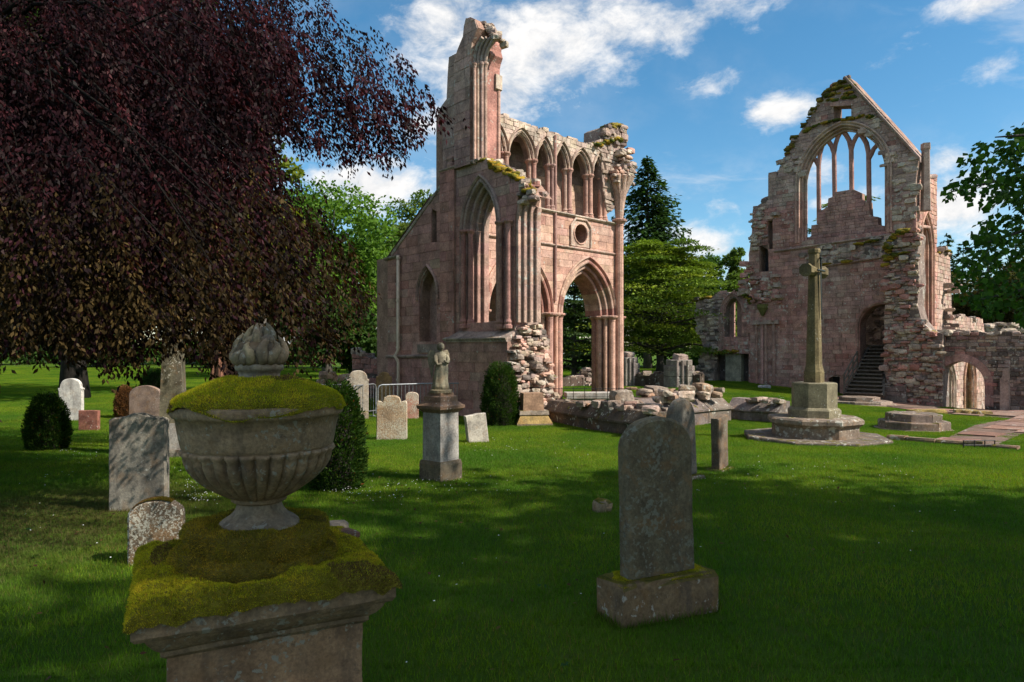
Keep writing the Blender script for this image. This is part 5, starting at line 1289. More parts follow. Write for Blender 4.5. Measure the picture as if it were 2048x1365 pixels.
def statue(loc, rz):
    """draped angel figure with raised arm and folded wings"""
    ST = (0.30, 0.27, 0.19)
    t = thing('angel_statue', loc, 'weathered stone angel figure standing on the tall grey pedestal', 'statue')
    m = Matrix.Translation(loc) @ Matrix.Rotation(rz, 4, 'Z')
    secs = [(0.0, 0.125, 0.115, 0, 0), (0.06, 0.12, 0.11, 0, 0), (0.15, 0.105, 0.095, 0.0, 0), (0.26, 0.095, 0.082, 0.01, 0), (0.34, 0.09, 0.075, 0.012, 0), (0.40, 0.075, 0.062, 0.006, 0), (0.46, 0.088, 0.065, 0, 0), (0.505, 0.10, 0.062, -0.004, 0), (0.53, 0.075, 0.05, -0.004, 0), (0.548, 0.032, 0.03, 0, -0.005), (0.565, 0.030, 0.03, 0, -0.01),
            (0.58, 0.036, 0.042, 0, -0.015), (0.605, 0.044, 0.05, 0.0, -0.015), (0.63, 0.045, 0.052, 0.0, -0.012), (0.655, 0.038, 0.045, 0, -0.008), (0.67, 0.02, 0.025, 0, -0.005)]
    rings = []
    for z, rx, ry, ox, oy in secs:
        q = []
        for j in range(28):
            a = 2*math.pi*j/28; fold = 1+(0.10*math.sin(a*7+z*9)+0.05*math.sin(a*11-z*14))*(1-sstep(z, 0.3, 0.5))
            q.append(m @ Vector((ox+rx*fold*math.cos(a), oy+ry*fold*math.sin(a), z)))
        rings.append(q)
    b = MB(); b.add(*loft_vf(rings), ST)
    P = lambda x, y, z: m @ Vector((x, y, z))
    b.add(*tube_vf([P(-0.08, -0.01, 0.49), P(-0.098, -0.05, 0.42), P(-0.075, -0.085, 0.36), P(-0.02, -0.10, 0.38)], [0.036, 0.03, 0.025, 0.016], 8), ST)
    b.add(*tube_vf([P(0.08, -0.01, 0.49), P(0.10, -0.04, 0.43), P(0.075, -0.085, 0.39), P(0.015, -0.10, 0.42)], [0.036, 0.03, 0.025, 0.016], 8), ST)
    b.add(*tube_vf([P(0, -0.055, 0.612), P(0, -0.068, 0.604), P(0, -0.062, 0.598)], [0.006, 0.008, 0.009], 6), ST)
    b.build('figure', M['grave'], t, smooth=True)
    v, f = lathe_vf([(0.03, 0.57), (0.054, 0.59), (0.058, 0.625), (0.05, 0.66), (0.02, 0.685)], (0, 0.0, 0), 14); mesh('hair', [m @ Vector((x.x, x.y+0.012, x.z)) for x in v], f, M['grave'], t, (0.2, 0.18, 0.12), smooth=True)
    for s in (-1, 1):
        out = [(0.02, 0.48), (0.07, 0.56), (0.13, 0.58), (0.165, 0.52), (0.16, 0.40), (0.13, 0.28), (0.10, 0.16), (0.085, 0.20), (0.07, 0.34), (0.03, 0.40)]
        fr = [P(s*x, 0.075+0.03*i/9, z) for i, (x, z) in enumerate(out)]; bk = [P(s*x, 0.105+0.03*i/9, z) for i, (x, z) in enumerate(out)]
        v, f = loft_vf([fr, bk]); mesh('wing', v, f, M['grave'], t, ST)
    v, f = lathe_vf([(0.165, -0.05), (0.165, -0.01), (0.15, 0.0)], (0, 0, 0), 20); mesh('plinth', [m @ x for x in v], f, M['grave'], t, (0.2, 0.17, 0.11))

def statue_pedestal():
    p = hit(877, 966); rz = math.radians(42)
    # the corner towards the camera stands at p
    hw = 0.222
    c = Vector((p.x, p.y, p.z))+Vector((0.0, hw*1.41, 0)); c.z = G(c.x, c.y); rz = math.radians(50)
    p_top = EYE+(HOR-785)/FPX*c.y
    t = thing('statue_pedestal', c, 'tall square pale grey pedestal with brown moulded cap carrying the angel', 'pedestal')
    H = p_top-c.z
    L = lambda prof, name, tint, mat=M['grave']: mesh(name, *lathe_vf([(r*1.414, z) for r, z in prof], c, 4, rz+math.pi/4), mat, t, tint)
    L([(hw*0.99, -0.1), (hw*0.99, 0.24), (hw*0.93, 0.29)], 'base', (0.17, 0.14, 0.10))
    L([(hw*0.84, 0.28), (hw*0.82, H-0.28)], 'shaft', (0.36, 0.34, 0.31))
    L([(hw*0.84, H-0.29), (hw*0.93, H-0.265), (hw*1.12, H-0.23), (hw*1.14, H-0.19), (hw*0.80, H-0.13), (hw*0.78, H-0.06), (hw*0.62, H-0.04), (hw*0.60, H-0.0)], 'cap', (0.24, 0.155, 0.105))
    statue(Vector((c.x, c.y, c.z+H+0.045)), math.radians(25))

def memorial_cross():
    c = hit(1628, 879); d = c.y
    g = min(G(c.x+dx, c.y+dy) for dx in (-1.4, 1.4) for dy in (-1.4, 1.4))
    t = thing('memorial_cross', c, 'tall greenish stone memorial cross with bronze sword on octagonal steps', 'cross')
    z = lambda y: EYE+(HOR-y)/FPX*d
    w = lambda px: px*d/FPX
    rot = math.radians(8)
    v, f = octa((c.x, c.y, g-0.1), [(w(258)/2, 0), (w(258)/2, c.z+0.10-g+0.08), (w(255)/2, c.z+0.10-g+0.1)], rot); mesh('paving_step', v, f, M['crossbase'], t, (0.15, 0.125, 0.10))
    z1 = c.z+0.10; z2 = z(838); z3 = z(820)
    v, f = octa((c.x, c.y, 0), [(w(152)/2, z1-0.02), (w(152)/2, z2-0.14), (w(160)/2, z2-0.10), (w(168)/2, z2-0.06), (w(168)/2, z2+0.02), (w(161)/2, z2+0.06)], rot); mesh('step', v, f, M['crossbase'], t, (0.23, 0.185, 0.145))
    zb = z2+0.06; zt = z(765)
    v, f = octa((c.x, c.y, 0), [(w(93)/2, zb-0.01), (w(93)/2, zb+0.16), (w(87)/2, zb+0.20), (w(80)/2, zb+0.22), (w(80)/2, zt-0.02), (w(77)/2, zt)], rot); blk = mesh('block', v, f, M['cross'], t, (0.20, 0.18, 0.12))
    ze = z(498)
    rings = []
    A = math.radians(47); ax = Vector((math.sin(A), math.cos(A), 0)); fr = Vector((ax.y, -ax.x, 0))   # arms run along ax, the sword side faces fr
    def octring(hx, hy, zz, ch=0.42):
        k = 1-ch
        return [Vector((c.x, c.y, zz))+ax*(x*hx)+fr*(y*hy) for x, y in ((1, -k), (1, k), (k, 1), (-k, 1), (-1, k), (-1, -k), (-k, -1), (k, -1))]
    for hh, zz in ((w(33)/2, zt-0.01), (w(33)/2, zt+0.24), (w(30)/2, zt+0.30), (w(26)/2, zt+0.42), (w(17)/2, ze-0.14), (w(17)/2, ze-0.12), (w(20)/2, ze-0.10), (w(21)/2, ze-0.04), (w(19)/2, ze)): rings.append(octring(hh, hh, zz))
    v, f = loft_vf(rings); mesh('shaft', v, f, M['cross'], t, (0.16, 0.13, 0.07))
    za = z(543); hl = 0.46; r = 0.125
    def armring(s, k): return [Vector((c.x, c.y, za))+ax*s+fr*(x*r*k)+Vector((0, 0, y*r*k)) for x, y in ((1, -.45), (1, .45), (.45, 1), (-.45, 1), (-1, .45), (-1, -.45), (-.45, -1), (.45, -1))]
    v, f = loft_vf([armring(-hl, 1.12), armring(-hl+0.12, 1.12), armring(-hl+0.2, 0.85), armring(hl-0.2, 0.85), armring(hl-0.12, 1.12), armring(hl, 1.12)]); mesh('arm', v, f, M['cross'], t, (0.16, 0.13, 0.07))
    # sword
    sw = thing('bronze_sword', c+fr*0.2+Vector((0, 0, za-c.z)), 'long dark bronze sword fixed point down on the memorial cross', 'sword')
    s0 = lambda zz, o=0.0: Vector((c.x, c.y, zz))+fr*(0.125+0.026*(ze-zz)+o)+ax*0.0
    zp = z(640)
    bl = []
    for zz, hw in ((za-0.02, 0.045), (za-0.7, 0.036), (zp+0.12, 0.026), (zp, 0.003)):
        o = s0(zz, 0.012); bl.append([o-ax*hw, o+fr*0.015, o+ax*hw, o-fr*0.012])
    v, f = loft_vf(bl); mesh('blade', v, f, M['bronze'], sw)
    v, f = tube_vf([s0(za, 0.02)-ax*0.19, s0(za, 0.03), s0(za, 0.02)+ax*0.19], [0.022, 0.028, 0.022], 8); mesh('guard', v, f, M['bronze'], sw)
    v, f = tube_vf([s0(za, 0.02), s0(za+0.27, 0.02)], 0.022, 8); mesh('grip', v, f, M['bronze'], sw)
    v, f = lathe_vf([(0.0, -0.04), (0.035, -0.02), (0.04, 0), (0.035, 0.02), (0.0, 0.04)], s0(za+0.29, 0.02), 10); mesh('pommel', v, f, M['bronze'], sw)

def octagon_bases():
    rnd = random.Random(21)
    for k, (px, py, wpx, lab) in enumerate(((1826, 862, 118, 'worn octagonal pier base of two courses beside the red path'), (1718, 812, 112, 'broken octagonal pier base of stacked slabs below the timber steps'))):
        c = hit(px, py-4); w = wpx*c.y/FPX; t = thing('octagonal_plinth', c, lab, 'pier base', 'octagonal pier bases')
        kk = 1/math.cos(math.pi/8)
        lay = [(0.5*w*1.16, -0.1, 0.035), (0.5*w, 0.03, 0.23 if k == 0 else 0.14), (0.5*w*(0.78 if k == 0 else 0.62), 0.22 if k == 0 else 0.13, 0.42 if k == 0 else 0.30)]
        for i, (r, z0, z1) in enumerate(lay):
            nsec = 4 if i else 1
            off = Vector((rnd.uniform(-0.04, 0.04)*r, rnd.uniform(-0.04, 0.04)*r, 0))
            for s in range(nsec):     # each course is laid from separate blocks
                nn = 8//nsec; pts = []
                for j in range(nn+1):
                    a = 2*math.pi*(s*nn+j)/8+0.2; pts.append((r*kk*math.cos(a), r*kk*math.sin(a)))
                poly = pts if nsec == 1 else [(0, 0)]+pts
                if nsec == 1: poly = pts[:-1]
                g = 0.985
                cx_ = sum(p[0] for p in poly)/len(poly); cy_ = sum(p[1] for p in poly)/len(poly)
                def rg(z, k_): return [c+off+Vector((cx_+(p[0]-cx_)*g*k_+rnd.uniform(-0.012, 0.012), cy_+(p[1]-cy_)*g*k_+rnd.uniform(-0.012, 0.012), z+rnd.uniform(-0.012, 0.012))) for p in poly]
                v, f = loft_vf([rg(z0, 1.0), rg(z1-0.03, 1.0), rg(z1, 0.95)])
                mesh('slab' if i == 0 else 'block', v, f, M['crossbase'] if k == 0 else M['lowwall'], t, vary((0.22, 0.175, 0.14), 0.2, rnd))

def stone_run(name, label, cat, p0, p1, h, th, tint, mat, rnd, seg=0.9, cap=None, group=None, zoff=0.0, chamfer=0.0, skip=0.0):
    """a low wall from ground point p0 to p1, in separate blocks; optional sloping (chamfered) top course"""
    p0, p1 = Vector(p0), Vector(p1); L = (p1-p0).xy.length; t = thing(name, p0.lerp(p1, 0.5), label, cat, group)
    ang = math.atan2(p1.y-p0.y, p1.x-p0.x); n = max(1, round(L/seg)); dx = Vector((math.cos(ang), math.sin(ang), 0)); dy = Vector((-dx.y, dx.x, 0))
    cuts = sorted([0, 1]+[(k+rnd.uniform(-0.25, 0.25))/n for k in range(1, n)])
    for k in range(n):
        if rnd.random() < skip: continue
        a, b = cuts[k]*L+0.006, cuts[k+1]*L-0.006
        o = rnd.uniform(-0.015, 0.015); zz = zoff
        def q(s, y, z): w_ = p0+dx*s+dy*(y+o); return Vector((w_.x, w_.y, p0.lerp(p1, s/L).z+z))
        hh = h+rnd.uniform(-0.02, 0.02)
        if chamfer:
            prof = [(0, -0.15), (0, hh*0.42), (-0.05, hh*0.45), (-0.05, hh*0.52), (chamfer, hh), (th, hh), (th, -0.15)]
        else: prof = [(0, -0.15), (0, hh-0.03), (0.03, hh), (th-0.03, hh), (th, hh-0.03), (th, -0.15)]
        rings = [[q(s, y, z)+Vector((rnd.uniform(-1, 1), rnd.uniform(-1, 1), rnd.uniform(-1, 1)))*0.008 for y, z in prof] for s in (a, b)]
        v, f = loft_vf(rings); mesh('block', v, f, mat, t, vary(tint, 0.2, rnd))
    return t, p0, p1, dx, dy
def rocks_on(t, p0, p1, dy, h, n, size, mat, tints, rnd, w=0.6, name='loose_stone', zs=0.3):
    for _ in range(n):
        s = rnd.random(); c = Vector(p0).lerp(Vector(p1), s)+dy*rnd.uniform(0.0, w); sz = rnd.uniform(*size)
        c.z += h+rnd.uniform(0.0, zs)*sz
        v, f = rock_vf(c, (sz*rnd.uniform(0.9, 1.4), sz*rnd.uniform(0.7, 1.1), sz*rnd.uniform(0.4, 0.7)), rnd.uniform(0, 6.28), rnd.uniform(-0.2, 0.2), rnd, True)
        mesh(name, v, f, mat, t, vary(rnd.choice(tints), 0.2, rnd))

def low_ruins():
    rnd = random.Random(31)
    DK = (0.10, 0.075, 0.06)
    WT = (0.27, 0.22, 0.175)
    # long dark plinth wall in front of the transept
    a, b = hit(1085, 840), hit(1300, 878)
    t, p0, p1, dx, dy = stone_run('plinth_ruin', 'long dark mossy plinth wall with loose rubble on top before the two arches', 'wall', a, b, 0.60, 0.9, DK, M['lowwall'], rnd, 1.1, chamfer=0.16)
    q0 = p0.lerp(p1, 0.42)
    rocks_on(t, q0, p1, dy, 0.58, 26, (0.16, 0.40), M['lowwall'], (WT, (0.25, 0.17, 0.13), GREY), rnd, 0.9)
    rocks_on(t, p0, p1, dy, 0.56, 22, (0.08, 0.2), M['lowwall'], ((0.3, 0.18, 0.12), WT), rnd, 0.8)
    v, f = rock_vf(p0.lerp(p1, 0.62)+dy*0.6+Vector((0, 0, 0.80)), (0.55, 0.5, 0.42), 0.3, 0, rnd, True); mesh('round_boulder', v, f, M['lowwall'], t, WT)
    # pale grave slab with low iron rail inside the arcade
    c = hit(1190, 803)
    ts = thing('ledger_slab', c, 'pale flat ledger stone lying inside the railed burial bay', 'ledger stone')
    v, f = box_vf((c.x, c.y+0.3, c.z+0.22), (1.1, 0.45, 0.10), 0.05); mesh('slab', v, f, M['grave'], ts, (0.40, 0.38, 0.35))
    v, f = box_vf((c.x, c.y+0.3, c.z+0.05), (1.0, 0.38, 0.12), 0.05); mesh('plinth', v, f, M['grave'], ts, (0.3, 0.28, 0.25))
    tr = thing('iron_railing', c, 'low black iron railing round the ledger stone between the arches', 'railing')
    for k in range(9):
        x = c.x-1.7+k*0.42; v, f = tube_vf([(x, c.y-0.5, c.z-0.1), (x, c.y-0.5, c.z+0.55)], 0.012, 6); mesh('post', v, f, M['iron'], tr)
    for z in (0.2, 0.5):
        v, f = tube_vf([(c.x-1.7, c.y-0.5, c.z+z), (c.x+1.66, c.y-0.5, c.z+z)], 0.012, 6); mesh('rail', v, f, M['iron'], tr)
    # block with yellow lichen beside the yew: stepped pier base
    c = hit(1064, 852); c = c+Vector((0, 0.35, 0)); c.z = G(c.x, c.y)
    t = thing('buttress_plinth', c, 'stepped sandstone buttress base with yellow lichen right of the clipped yew', 'pier base')
    rz = math.radians(12); S = c.y/FPX
    def fr(h0, h1, z0, z1, name, tint, mat): 
        v, f = loft_vf([[c+Vector((x*h*math.cos(rz)-y*h*0.8*math.sin(rz), x*h*math.sin(rz)+y*h*0.8*math.cos(rz), z)) for x, y in ((-1, -1), (1, -1), (1, 1), (-1, 1))] for h, z in ((h0, z0), (h1, z1))]); return mesh(name, v, f, mat, t, tint)
    z = lambda y: EYE+(HOR-y)/FPX*c.y-c.z
    fr(36*S, 36*S, -0.15, 0.05, 'foot', (0.25, 0.2, 0.14), M['crossbase']); fr(36*S, 27*S, 0.05, z(828), 'weathering', (0.34, 0.24, 0.10), M['crossbase'])
    fr(30*S, 29*S, z(828), z(820), 'moulding', (0.3, 0.25, 0.2), M['crossbase']); fr(21*S, 20*S, z(820), z(786), 'die', (0.33, 0.21, 0.14), M['sand'])
    # right-hand plinth block with heaped rubble, and its return
    a, b = hit(1255, 868), hit(1462, 842)
    t, p0, p1, dx, dy = stone_run('rubble_topped_plinth', 'sloping white lichened plinth wall heaped with rubble behind the headstones', 'wall', a, b, 0.78, 1.0, (0.16, 0.13, 0.115), M['lowwall'], rnd, 0.9, chamfer=0.45)
    q = p0.lerp(p1, 0.35); rocks_on(t, q, p1, dy, 0.74, 34, (0.2, 0.42), M['lowwall'], (WT, (0.32, 0.22, 0.15), GREYL), rnd, 1.0, zs=0.8)
    a, b = hit(1455, 838), hit(1560, 848)
    t, p0, p1, dx, dy = stone_run('lichened_plinth', 'short low wall of white lichened blocks left of the memorial cross', 'wall', a, b, 0.62, 0.7, (0.20, 0.17, 0.15), M['lowwall'], rnd, 0.7, chamfer=0.30)
    rocks_on(t, p0.lerp(p1, 0.3), p1, dy, 0.58, 10, (0.14, 0.3), M['lowwall'], (WT, GREY), rnd, 0.6)
    # stumps of piers on the far lawn
    for k, (px, py, wpx, hy, lab) in enumerate(((1256, 772, 40, 715, 'grey broken pier stump with loose stone on top, right of arcade'), (1358, 774, 52, 720, 'grey clustered pier stump with shafts before the cedar'))):
        c = hit(px, py); S = c.y/FPX; H = EYE+(HOR-hy)/FPX*c.y-c.z; w = wpx*S/2
        t = thing('pier_stump', c, lab, 'pier stump', 'broken pier stumps')
        n = 5
        for i in range(n):
            z0, z1 = H*i/n-(0.1 if i == 0 else 0), H*(i+1)/n-0.008; rot = 0.2+rnd.uniform(-0.03, 0.03)
            ww = w*(1.0 if i < n-1 else 0.85)
            v, f = loft_vf([[c+Vector((x*ww*kk*math.cos(rot)-y*ww*kk*math.sin(rot), x*ww*kk*math.sin(rot)+y*ww*kk*math.cos(rot), z+rnd.uniform(-0.02, 0.02))) for x, y in ((-1, -0.6), (-0.6, -1), (0.6, -1), (1, -0.6), (1, 0.6), (0.6, 1), (-0.6, 1), (-1, 0.6))] for kk, z in ((1.0, z0), (1.0, z1-0.03), (0.97, z1))])
            mesh('course', v, f, M['rubble'], t, vary((0.22, 0.20, 0.18), 0.15, rnd))
        for i in range(3): shaft(t, c+Vector(((-0.4+0.4*i)*w, -w*1.03, 0)), c+Vector(((-0.4+0.4*i)*w, -w*1.03, H*0.98)), 0.07, (0.24, 0.21, 0.19), M['rubble'])
        v, f = rock_vf(c+Vector((0.05, 0, H+0.1)), (w*0.9, w*0.8, 0.35), 0.4, 0.2, rnd, True); mesh('loose_stone', v, f, M['rubble'], t, GREY)
    # low far wall between the stumps, rubble heap, small flat stones
    a, b = hit(1268, 773), hit(1400, 775)
    t, p0, p1, dx, dy = stone_run('pier_footing', 'low dark rubble footing wall between the two pier stumps', 'wall', a, b, 0.65, 0.6, DK, M['rubble'], rnd, 0.6); rocks_on(t, p0, p1, dy, 0.6, 22, (0.2, 0.4), M['rubble'], (GREY, DK), rnd)
    a, b = hit(1030, 778), hit(1185, 772)
    t, p0, p1, dx, dy = stone_run('far_footing', 'dark low wall footing seen through the open arch', 'wall', a, b, 0.45, 0.6, DK, M['rubble'], rnd, 0.7); rocks_on(t, p0, p1, dy, 0.42, 16, (0.18, 0.35), M['rubble'], (GREY, DK), rnd)
    c = hit(1170, 772)
    t = thing('rubble_heap', c, 'heap of dark tumbled stones behind the right arch pier', 'rubble heap')
    for i in range(46):
        r_ = rnd.random(); a_ = rnd.uniform(0, 6.28); p = c+Vector((math.cos(a_)*r_*0.9+0.25, math.sin(a_)*r_*0.6+0.3, 0)); p.z += (1-r_)*1.25*rnd.random()
        v, f = rock_vf(p, (rnd.uniform(0.3, 0.6), rnd.uniform(0.25, 0.5), rnd.uniform(0.14, 0.28)), rnd.uniform(0, 6), 0.1, rnd); mesh('stone', v, f, M['rubble'], t, vary(rnd.choice((GREY, DK)), 0.2, rnd))
    c = hit(1297, 786)
    t = thing('flat_stones', c, 'small pile of flat reddish stones on the lawn beyond the plinth wall', 'stones')
    for i in range(8):
        p = c+Vector((rnd.uniform(-0.8, 0.6), rnd.uniform(-0.2, 0.3), 0.08+0.05*(i % 3))); v, f = rock_vf(p, (rnd.uniform(0.4, 0.7), 0.4, 0.12), rnd.uniform(-0.4, 0.4), 0, rnd); mesh('stone', v, f, M['lowwall'], t, vary((0.3, 0.2, 0.13), 0.2, rnd))
    # tumbled wall left of the transept
    c0 = at(706, 715, 27); z0 = G(c0.x, 27)
    B = Building('tumbled_masonry', (c0.x, 27, z0), 'low broken pink wall running up to the left corner of the transept', 'wall')
    FX = Frame(Vector((1, 0)), Vector((0, 1)))
    P = lambda x, y: (at(x, y, 27).x, at(x, y, 27).z)
    o = [(P(704, 800)[0], -0.9), P(704, 703), P(716, 703), P(718, 712), P(738, 716), P(752, 722), P(758, 710), P(785, 708), (P(790, 800)[0], -0.9)]
    wall(B, FX, o, [], 27, 0.8, zone=lambda a, z: rnd.choice((mixc(PINK, GREY, 0.4), PINK, DARK)), ch=(0.16, 0.24), sw=(0.25, 0.55), jit=0.02, dv=0.03, bev=0.03, mat=M['rubble'], rnd=rnd)
    rubble_line(B, [at(x, y, 27) for x, y in ((704, 703), (717, 706), (738, 716), (752, 721), (785, 708))], 0.6, B.st[0][4], n_m=8, rnd=rnd); B.finish(150)
    c = hit(675, 772); c = at(672, 772, 24); c.z = G(c.x, c.y)
    t = thing('rubble_heap', c, 'low heap of pinkish stones behind the steel barriers', 'rubble heap')
    for i in range(26):
        p = c+Vector((rnd.uniform(-0.7, 0.7), rnd.uniform(-0.3, 0.3), rnd.uniform(0.0, 1.1))); v, f = rock_vf(p, (rnd.uniform(0.3, 0.6), 0.4, 0.25), rnd.uniform(-0.4, 0.4), 0, rnd); mesh('stone', v, f, M['lowwall'], t, vary((0.33, 0.22, 0.16), 0.2, rnd))
    # kerb beside the path with its tiny rail
    a, b = hit(1772, 880), hit(2035, 901)
    t, p0, p1, dx, dy = stone_run('kerb_stones', 'line of low mossy kerb stones crossing the lawn right of the cross', 'kerb', a, b, 0.09, 0.2, (0.2, 0.15, 0.10), M['crossbase'], rnd, 0.5, skip=0.1)
    c = hit(1958, 897); t = thing('bench_rail', c, 'small low dark metal rail standing over the kerb stones', 'rail')
    for x in (-0.33, -0.1, 0.12, 0.33): v, f = tube_vf([c+Vector((x, 0.05*x, -0.03)), c+Vector((x, 0.05*x, 0.16))], 0.012, 6); mesh('post', v, f, M['iron'], t)
    for z in (0.06, 0.15): v, f = tube_vf([c+Vector((-0.34, -0.017, z)), c+Vector((0.34, 0.017, z))], 0.010, 6); mesh('bar', v, f, M['iron'], t)
    c = hit(1890, 829); t = thing('flat_stones', c, 'low yellow mossy stones in the grass before the arch doorway', 'stones')
    for i in range(7): v, f = rock_vf(c+Vector((rnd.uniform(-1, 1), rnd.uniform(-0.3, 0.3), 0.05)), (0.5, 0.35, 0.16), rnd.uniform(-0.5, 0.5), 0, rnd); mesh('stone', v, f, M['crossbase'], t, vary((0.30, 0.22, 0.08), 0.2, rnd))
    c = hit(1525, 776); t = thing('white_stones', c, 'few small pale stones at the foot of the gabled ruin', 'stones')
    for i in range(5): v, f = rock_vf(c+Vector((rnd.uniform(-0.3, 0.3), rnd.uniform(-0.1, 0.1), 0.05)), (0.22, 0.2, 0.16), rnd.uniform(0, 6), 0, rnd, True); mesh('stone', v, f, M['grave'], t, (0.5, 0.5, 0.5))
    # single stone lying in the near lawn
    c = hit(1206, 1028); t_ = rock_vf(c+Vector((0, 0.08, 0.04)), (0.17, 0.15, 0.17), 0.5, 0.25, rnd, True)
    o = mesh('field_stone', t_[0], t_[1], M['gravebase'], None, (0.34, 0.26, 0.17)); tag(o, 'single small mossy stone lying in the grass left of the dark headstone', 'stone')

def graves():
    g = lambda px, py: hit(px, py)
    # big dark headstone
    c0 = Vector((1.02, 4.55)); rz = math.atan2(0.415, 0.91)
    t, m, m2, bh = headstone('headstone', Vector((0.965, 4.52, G(0.965, 4.52))), rz, 'arched', 0.53, 1.03, 0.115, M['gravedark'], (0.145, 0.125, 0.08), 'large dark round topped headstone on mossy block base in the right foreground', lean=-0.025, base=(0.75, 0.30, 0.265), btint=(0.22, 0.155, 0.09))
    v, f = lumpy_grid(m, 0.36, 0.135, bh-0.006, 0.010, 26, 0.012, 7)
    mv = mesh('moss', v, f, M['moss'], t, (0.11, 0.10, 0.016), smooth=True)
    P, Nn = scatter_on(v, f, 42000, 5, 0.2, lambda p: mnoise.noise(p*6) > -0.25); moss_fronds('moss_fronds', P, Nn, mv, h=(0.004, 0.012), seed=3)
    # pair behind it
    c = g(1388, 962); headstone('headstone', c+Vector((-0.15, 0.05, 0)), math.radians(38), 'round', 0.55, 1.13, 0.10, M['gravedark'], (0.16, 0.15, 0.13), 'tall leaning grey headstone half hidden behind the large dark one', lean=-0.06, base=(0.66, 0.3, 0.06), btint=(0.25, 0.2, 0.17))
    c = g(1440, 940); headstone('headstone', c, math.radians(52), 'square', 0.40, 0.84, 0.13, M['gravedark'], (0.15, 0.115, 0.085), 'narrow leaning flat topped gravestone right of the large dark headstone', lean=-0.12, tilt=0.03, base=(0.55, 0.3, 0.03), btint=(0.2, 0.17, 0.14))
    # around the statue
    S = lambda p: p.y/FPX
    def std(px, py, wpx, ytop, kind, mat, tint, label, rz=0.35, th=0.11, **kw):
        c = g(px, py); h = EYE+(HOR-ytop)/FPX*c.y-c.z
        bh = kw['base'][2] if kw.get('base') else 0
        return headstone('headstone', c, rz, kind, wpx*S(c)/math.cos(rz), h-bh, th, mat, tint, label, **kw)
    std(784, 880, 60, 791, 'scroll', M['gravelichen'], (0.33, 0.24, 0.16), 'white lichen speckled headstone with scrolled top left of statue pedestal', 0.12, 0.14)
    std(824, 838, 26, 784, 'lowround', M['gravelichen'], (0.38, 0.19, 0.14), 'small pink round topped gravestone behind the speckled headstone', 0.15, 0.12)
    std(768, 826, 31, 744, 'shoulder', M['grave'], (0.36, 0.23, 0.11), 'orange stained shouldered headstone standing at the steel barrier', 0.2, 0.14)
    std(716, 838, 40, 741, 'ogee', M['grave'], (0.34, 0.30, 0.25), 'tall grey headstone with pale foot on lichened base beside the urn', 0.25, 0.13, base=(0.62, 0.4, 0.22), btint=(0.32, 0.26, 0.2))
    std(956, 885, 40, 828, 'square', M['grave'], (0.40, 0.37, 0.32), 'small pale gravestone leaning left beside the clipped yew', 0.42, 0.14, lean=-0.13)
    std(899, 815, 26, 757, 'square', M['gravelichen'], (0.40, 0.21, 0.15), 'pink lichened gravestone just behind the angel statue', 0.1, 0.12)
    # left group under the beech
    std(279, 1022, 110, 826, 'peak', M['grave'], (0.25, 0.23, 0.19), 'large grey headstone with slightly peaked top left of the urn', 0.06, 0.12)
    std(143, 842, 44, 757, 'ogee', M['grave'], (0.52, 0.50, 0.46), 'white round headed gravestone standing on the sunny lawn at left', 0.1, 0.14)
    std(292, 850, 62, 771, 'lowround', M['grave'], (0.22, 0.16, 0.13), 'dark pinkish headstone behind the large peaked one', 0.05, 0.14)
    std(179, 862, 39, 821, 'square', M['grave'], (0.24, 0.10, 0.075), 'short square red sandstone gravestone with mossy top', 0.03, 0.12)
    c = g(314, 1125); 
    t, m, m2, bh = headstone('headstone', c, math.radians(14), 'lowround', 0.42, EYE+(HOR-998)/FPX*c.y-c.z, 0.12, M['gravelichen'], (0.17, 0.13, 0.09), 'mossy round topped lichened gravestone behind the pedestal at left')
    mv = []; mf = []
    pr = [(-0.188*math.cos(t_*math.pi/22), 0.116*math.sin(t_*math.pi/22)) for t_ in range(3, 17)]
    hh = EYE+(HOR-998)/FPX*c.y-c.z-0.116
    for k, (x, z) in enumerate(pr):
        for y in (-0.06, -0.02, 0.02, 0.06): mv.append(m2 @ Vector((x, y, hh+z+0.005)))
    for k in range(len(pr)-1):
        for j in range(3): mf.append([k*4+j, k*4+j+1, (k+1)*4+j+1, (k+1)*4+j])
    mo = mesh('moss', mv, mf, M['moss'], t, (0.07, 0.06, 0.015))
    P, Nn = scatter_on(mv, mf, 9000, 3, -1); Nn = [tuple(-Vector(n) if n[2] < 0 else Vector(n)) for n in Nn]; moss_fronds('moss_fronds', P, Nn, mo, seed=2, cols=((0.10, 0.08, 0.012), (0.15, 0.10, 0.015), (0.06, 0.06, 0.01), (0.18, 0.1, 0.02)))
    c = at(588, 1050, 5.6); c.z = G(c.x, c.y); headstone('headstone', c, 0.1, 'square', 0.23, 0.34, 0.10, M['grave'], (0.24, 0.22, 0.19), 'low grey gravestone glimpsed under the urn bowl')
    # obelisk
    c = g(347, 912); S_ = c.y/FPX
    t = thing('obelisk', c, 'tall tapering grey stone obelisk rising into the copper beech', 'obelisk')
    z = lambda y: EYE+(HOR-y)/FPX*c.y-c.z
    v, f = lathe_vf([(0.46*0.9, -0.1), (0.46*0.9, 0.10), (0.42*0.9, 0.14)], c, 4, math.pi/4+0.25); mesh('plinth', v, f, M['grave'], t, (0.16, 0.15, 0.12))
    v, f = lathe_vf([(0.36*0.9, 0.13), (0.345*0.9, z(845))], c, 4, math.pi/4+0.25); mesh('die', v, f, M['grave'], t, (0.27, 0.26, 0.24))
    v, f = lathe_vf([(0.30*0.95, z(845)-0.02), (0.17, z(560)), (0.0, z(530))], c, 4, math.pi/4+0.25); mesh('needle', v, f, M['grave'], t, (0.12, 0.11, 0.075))

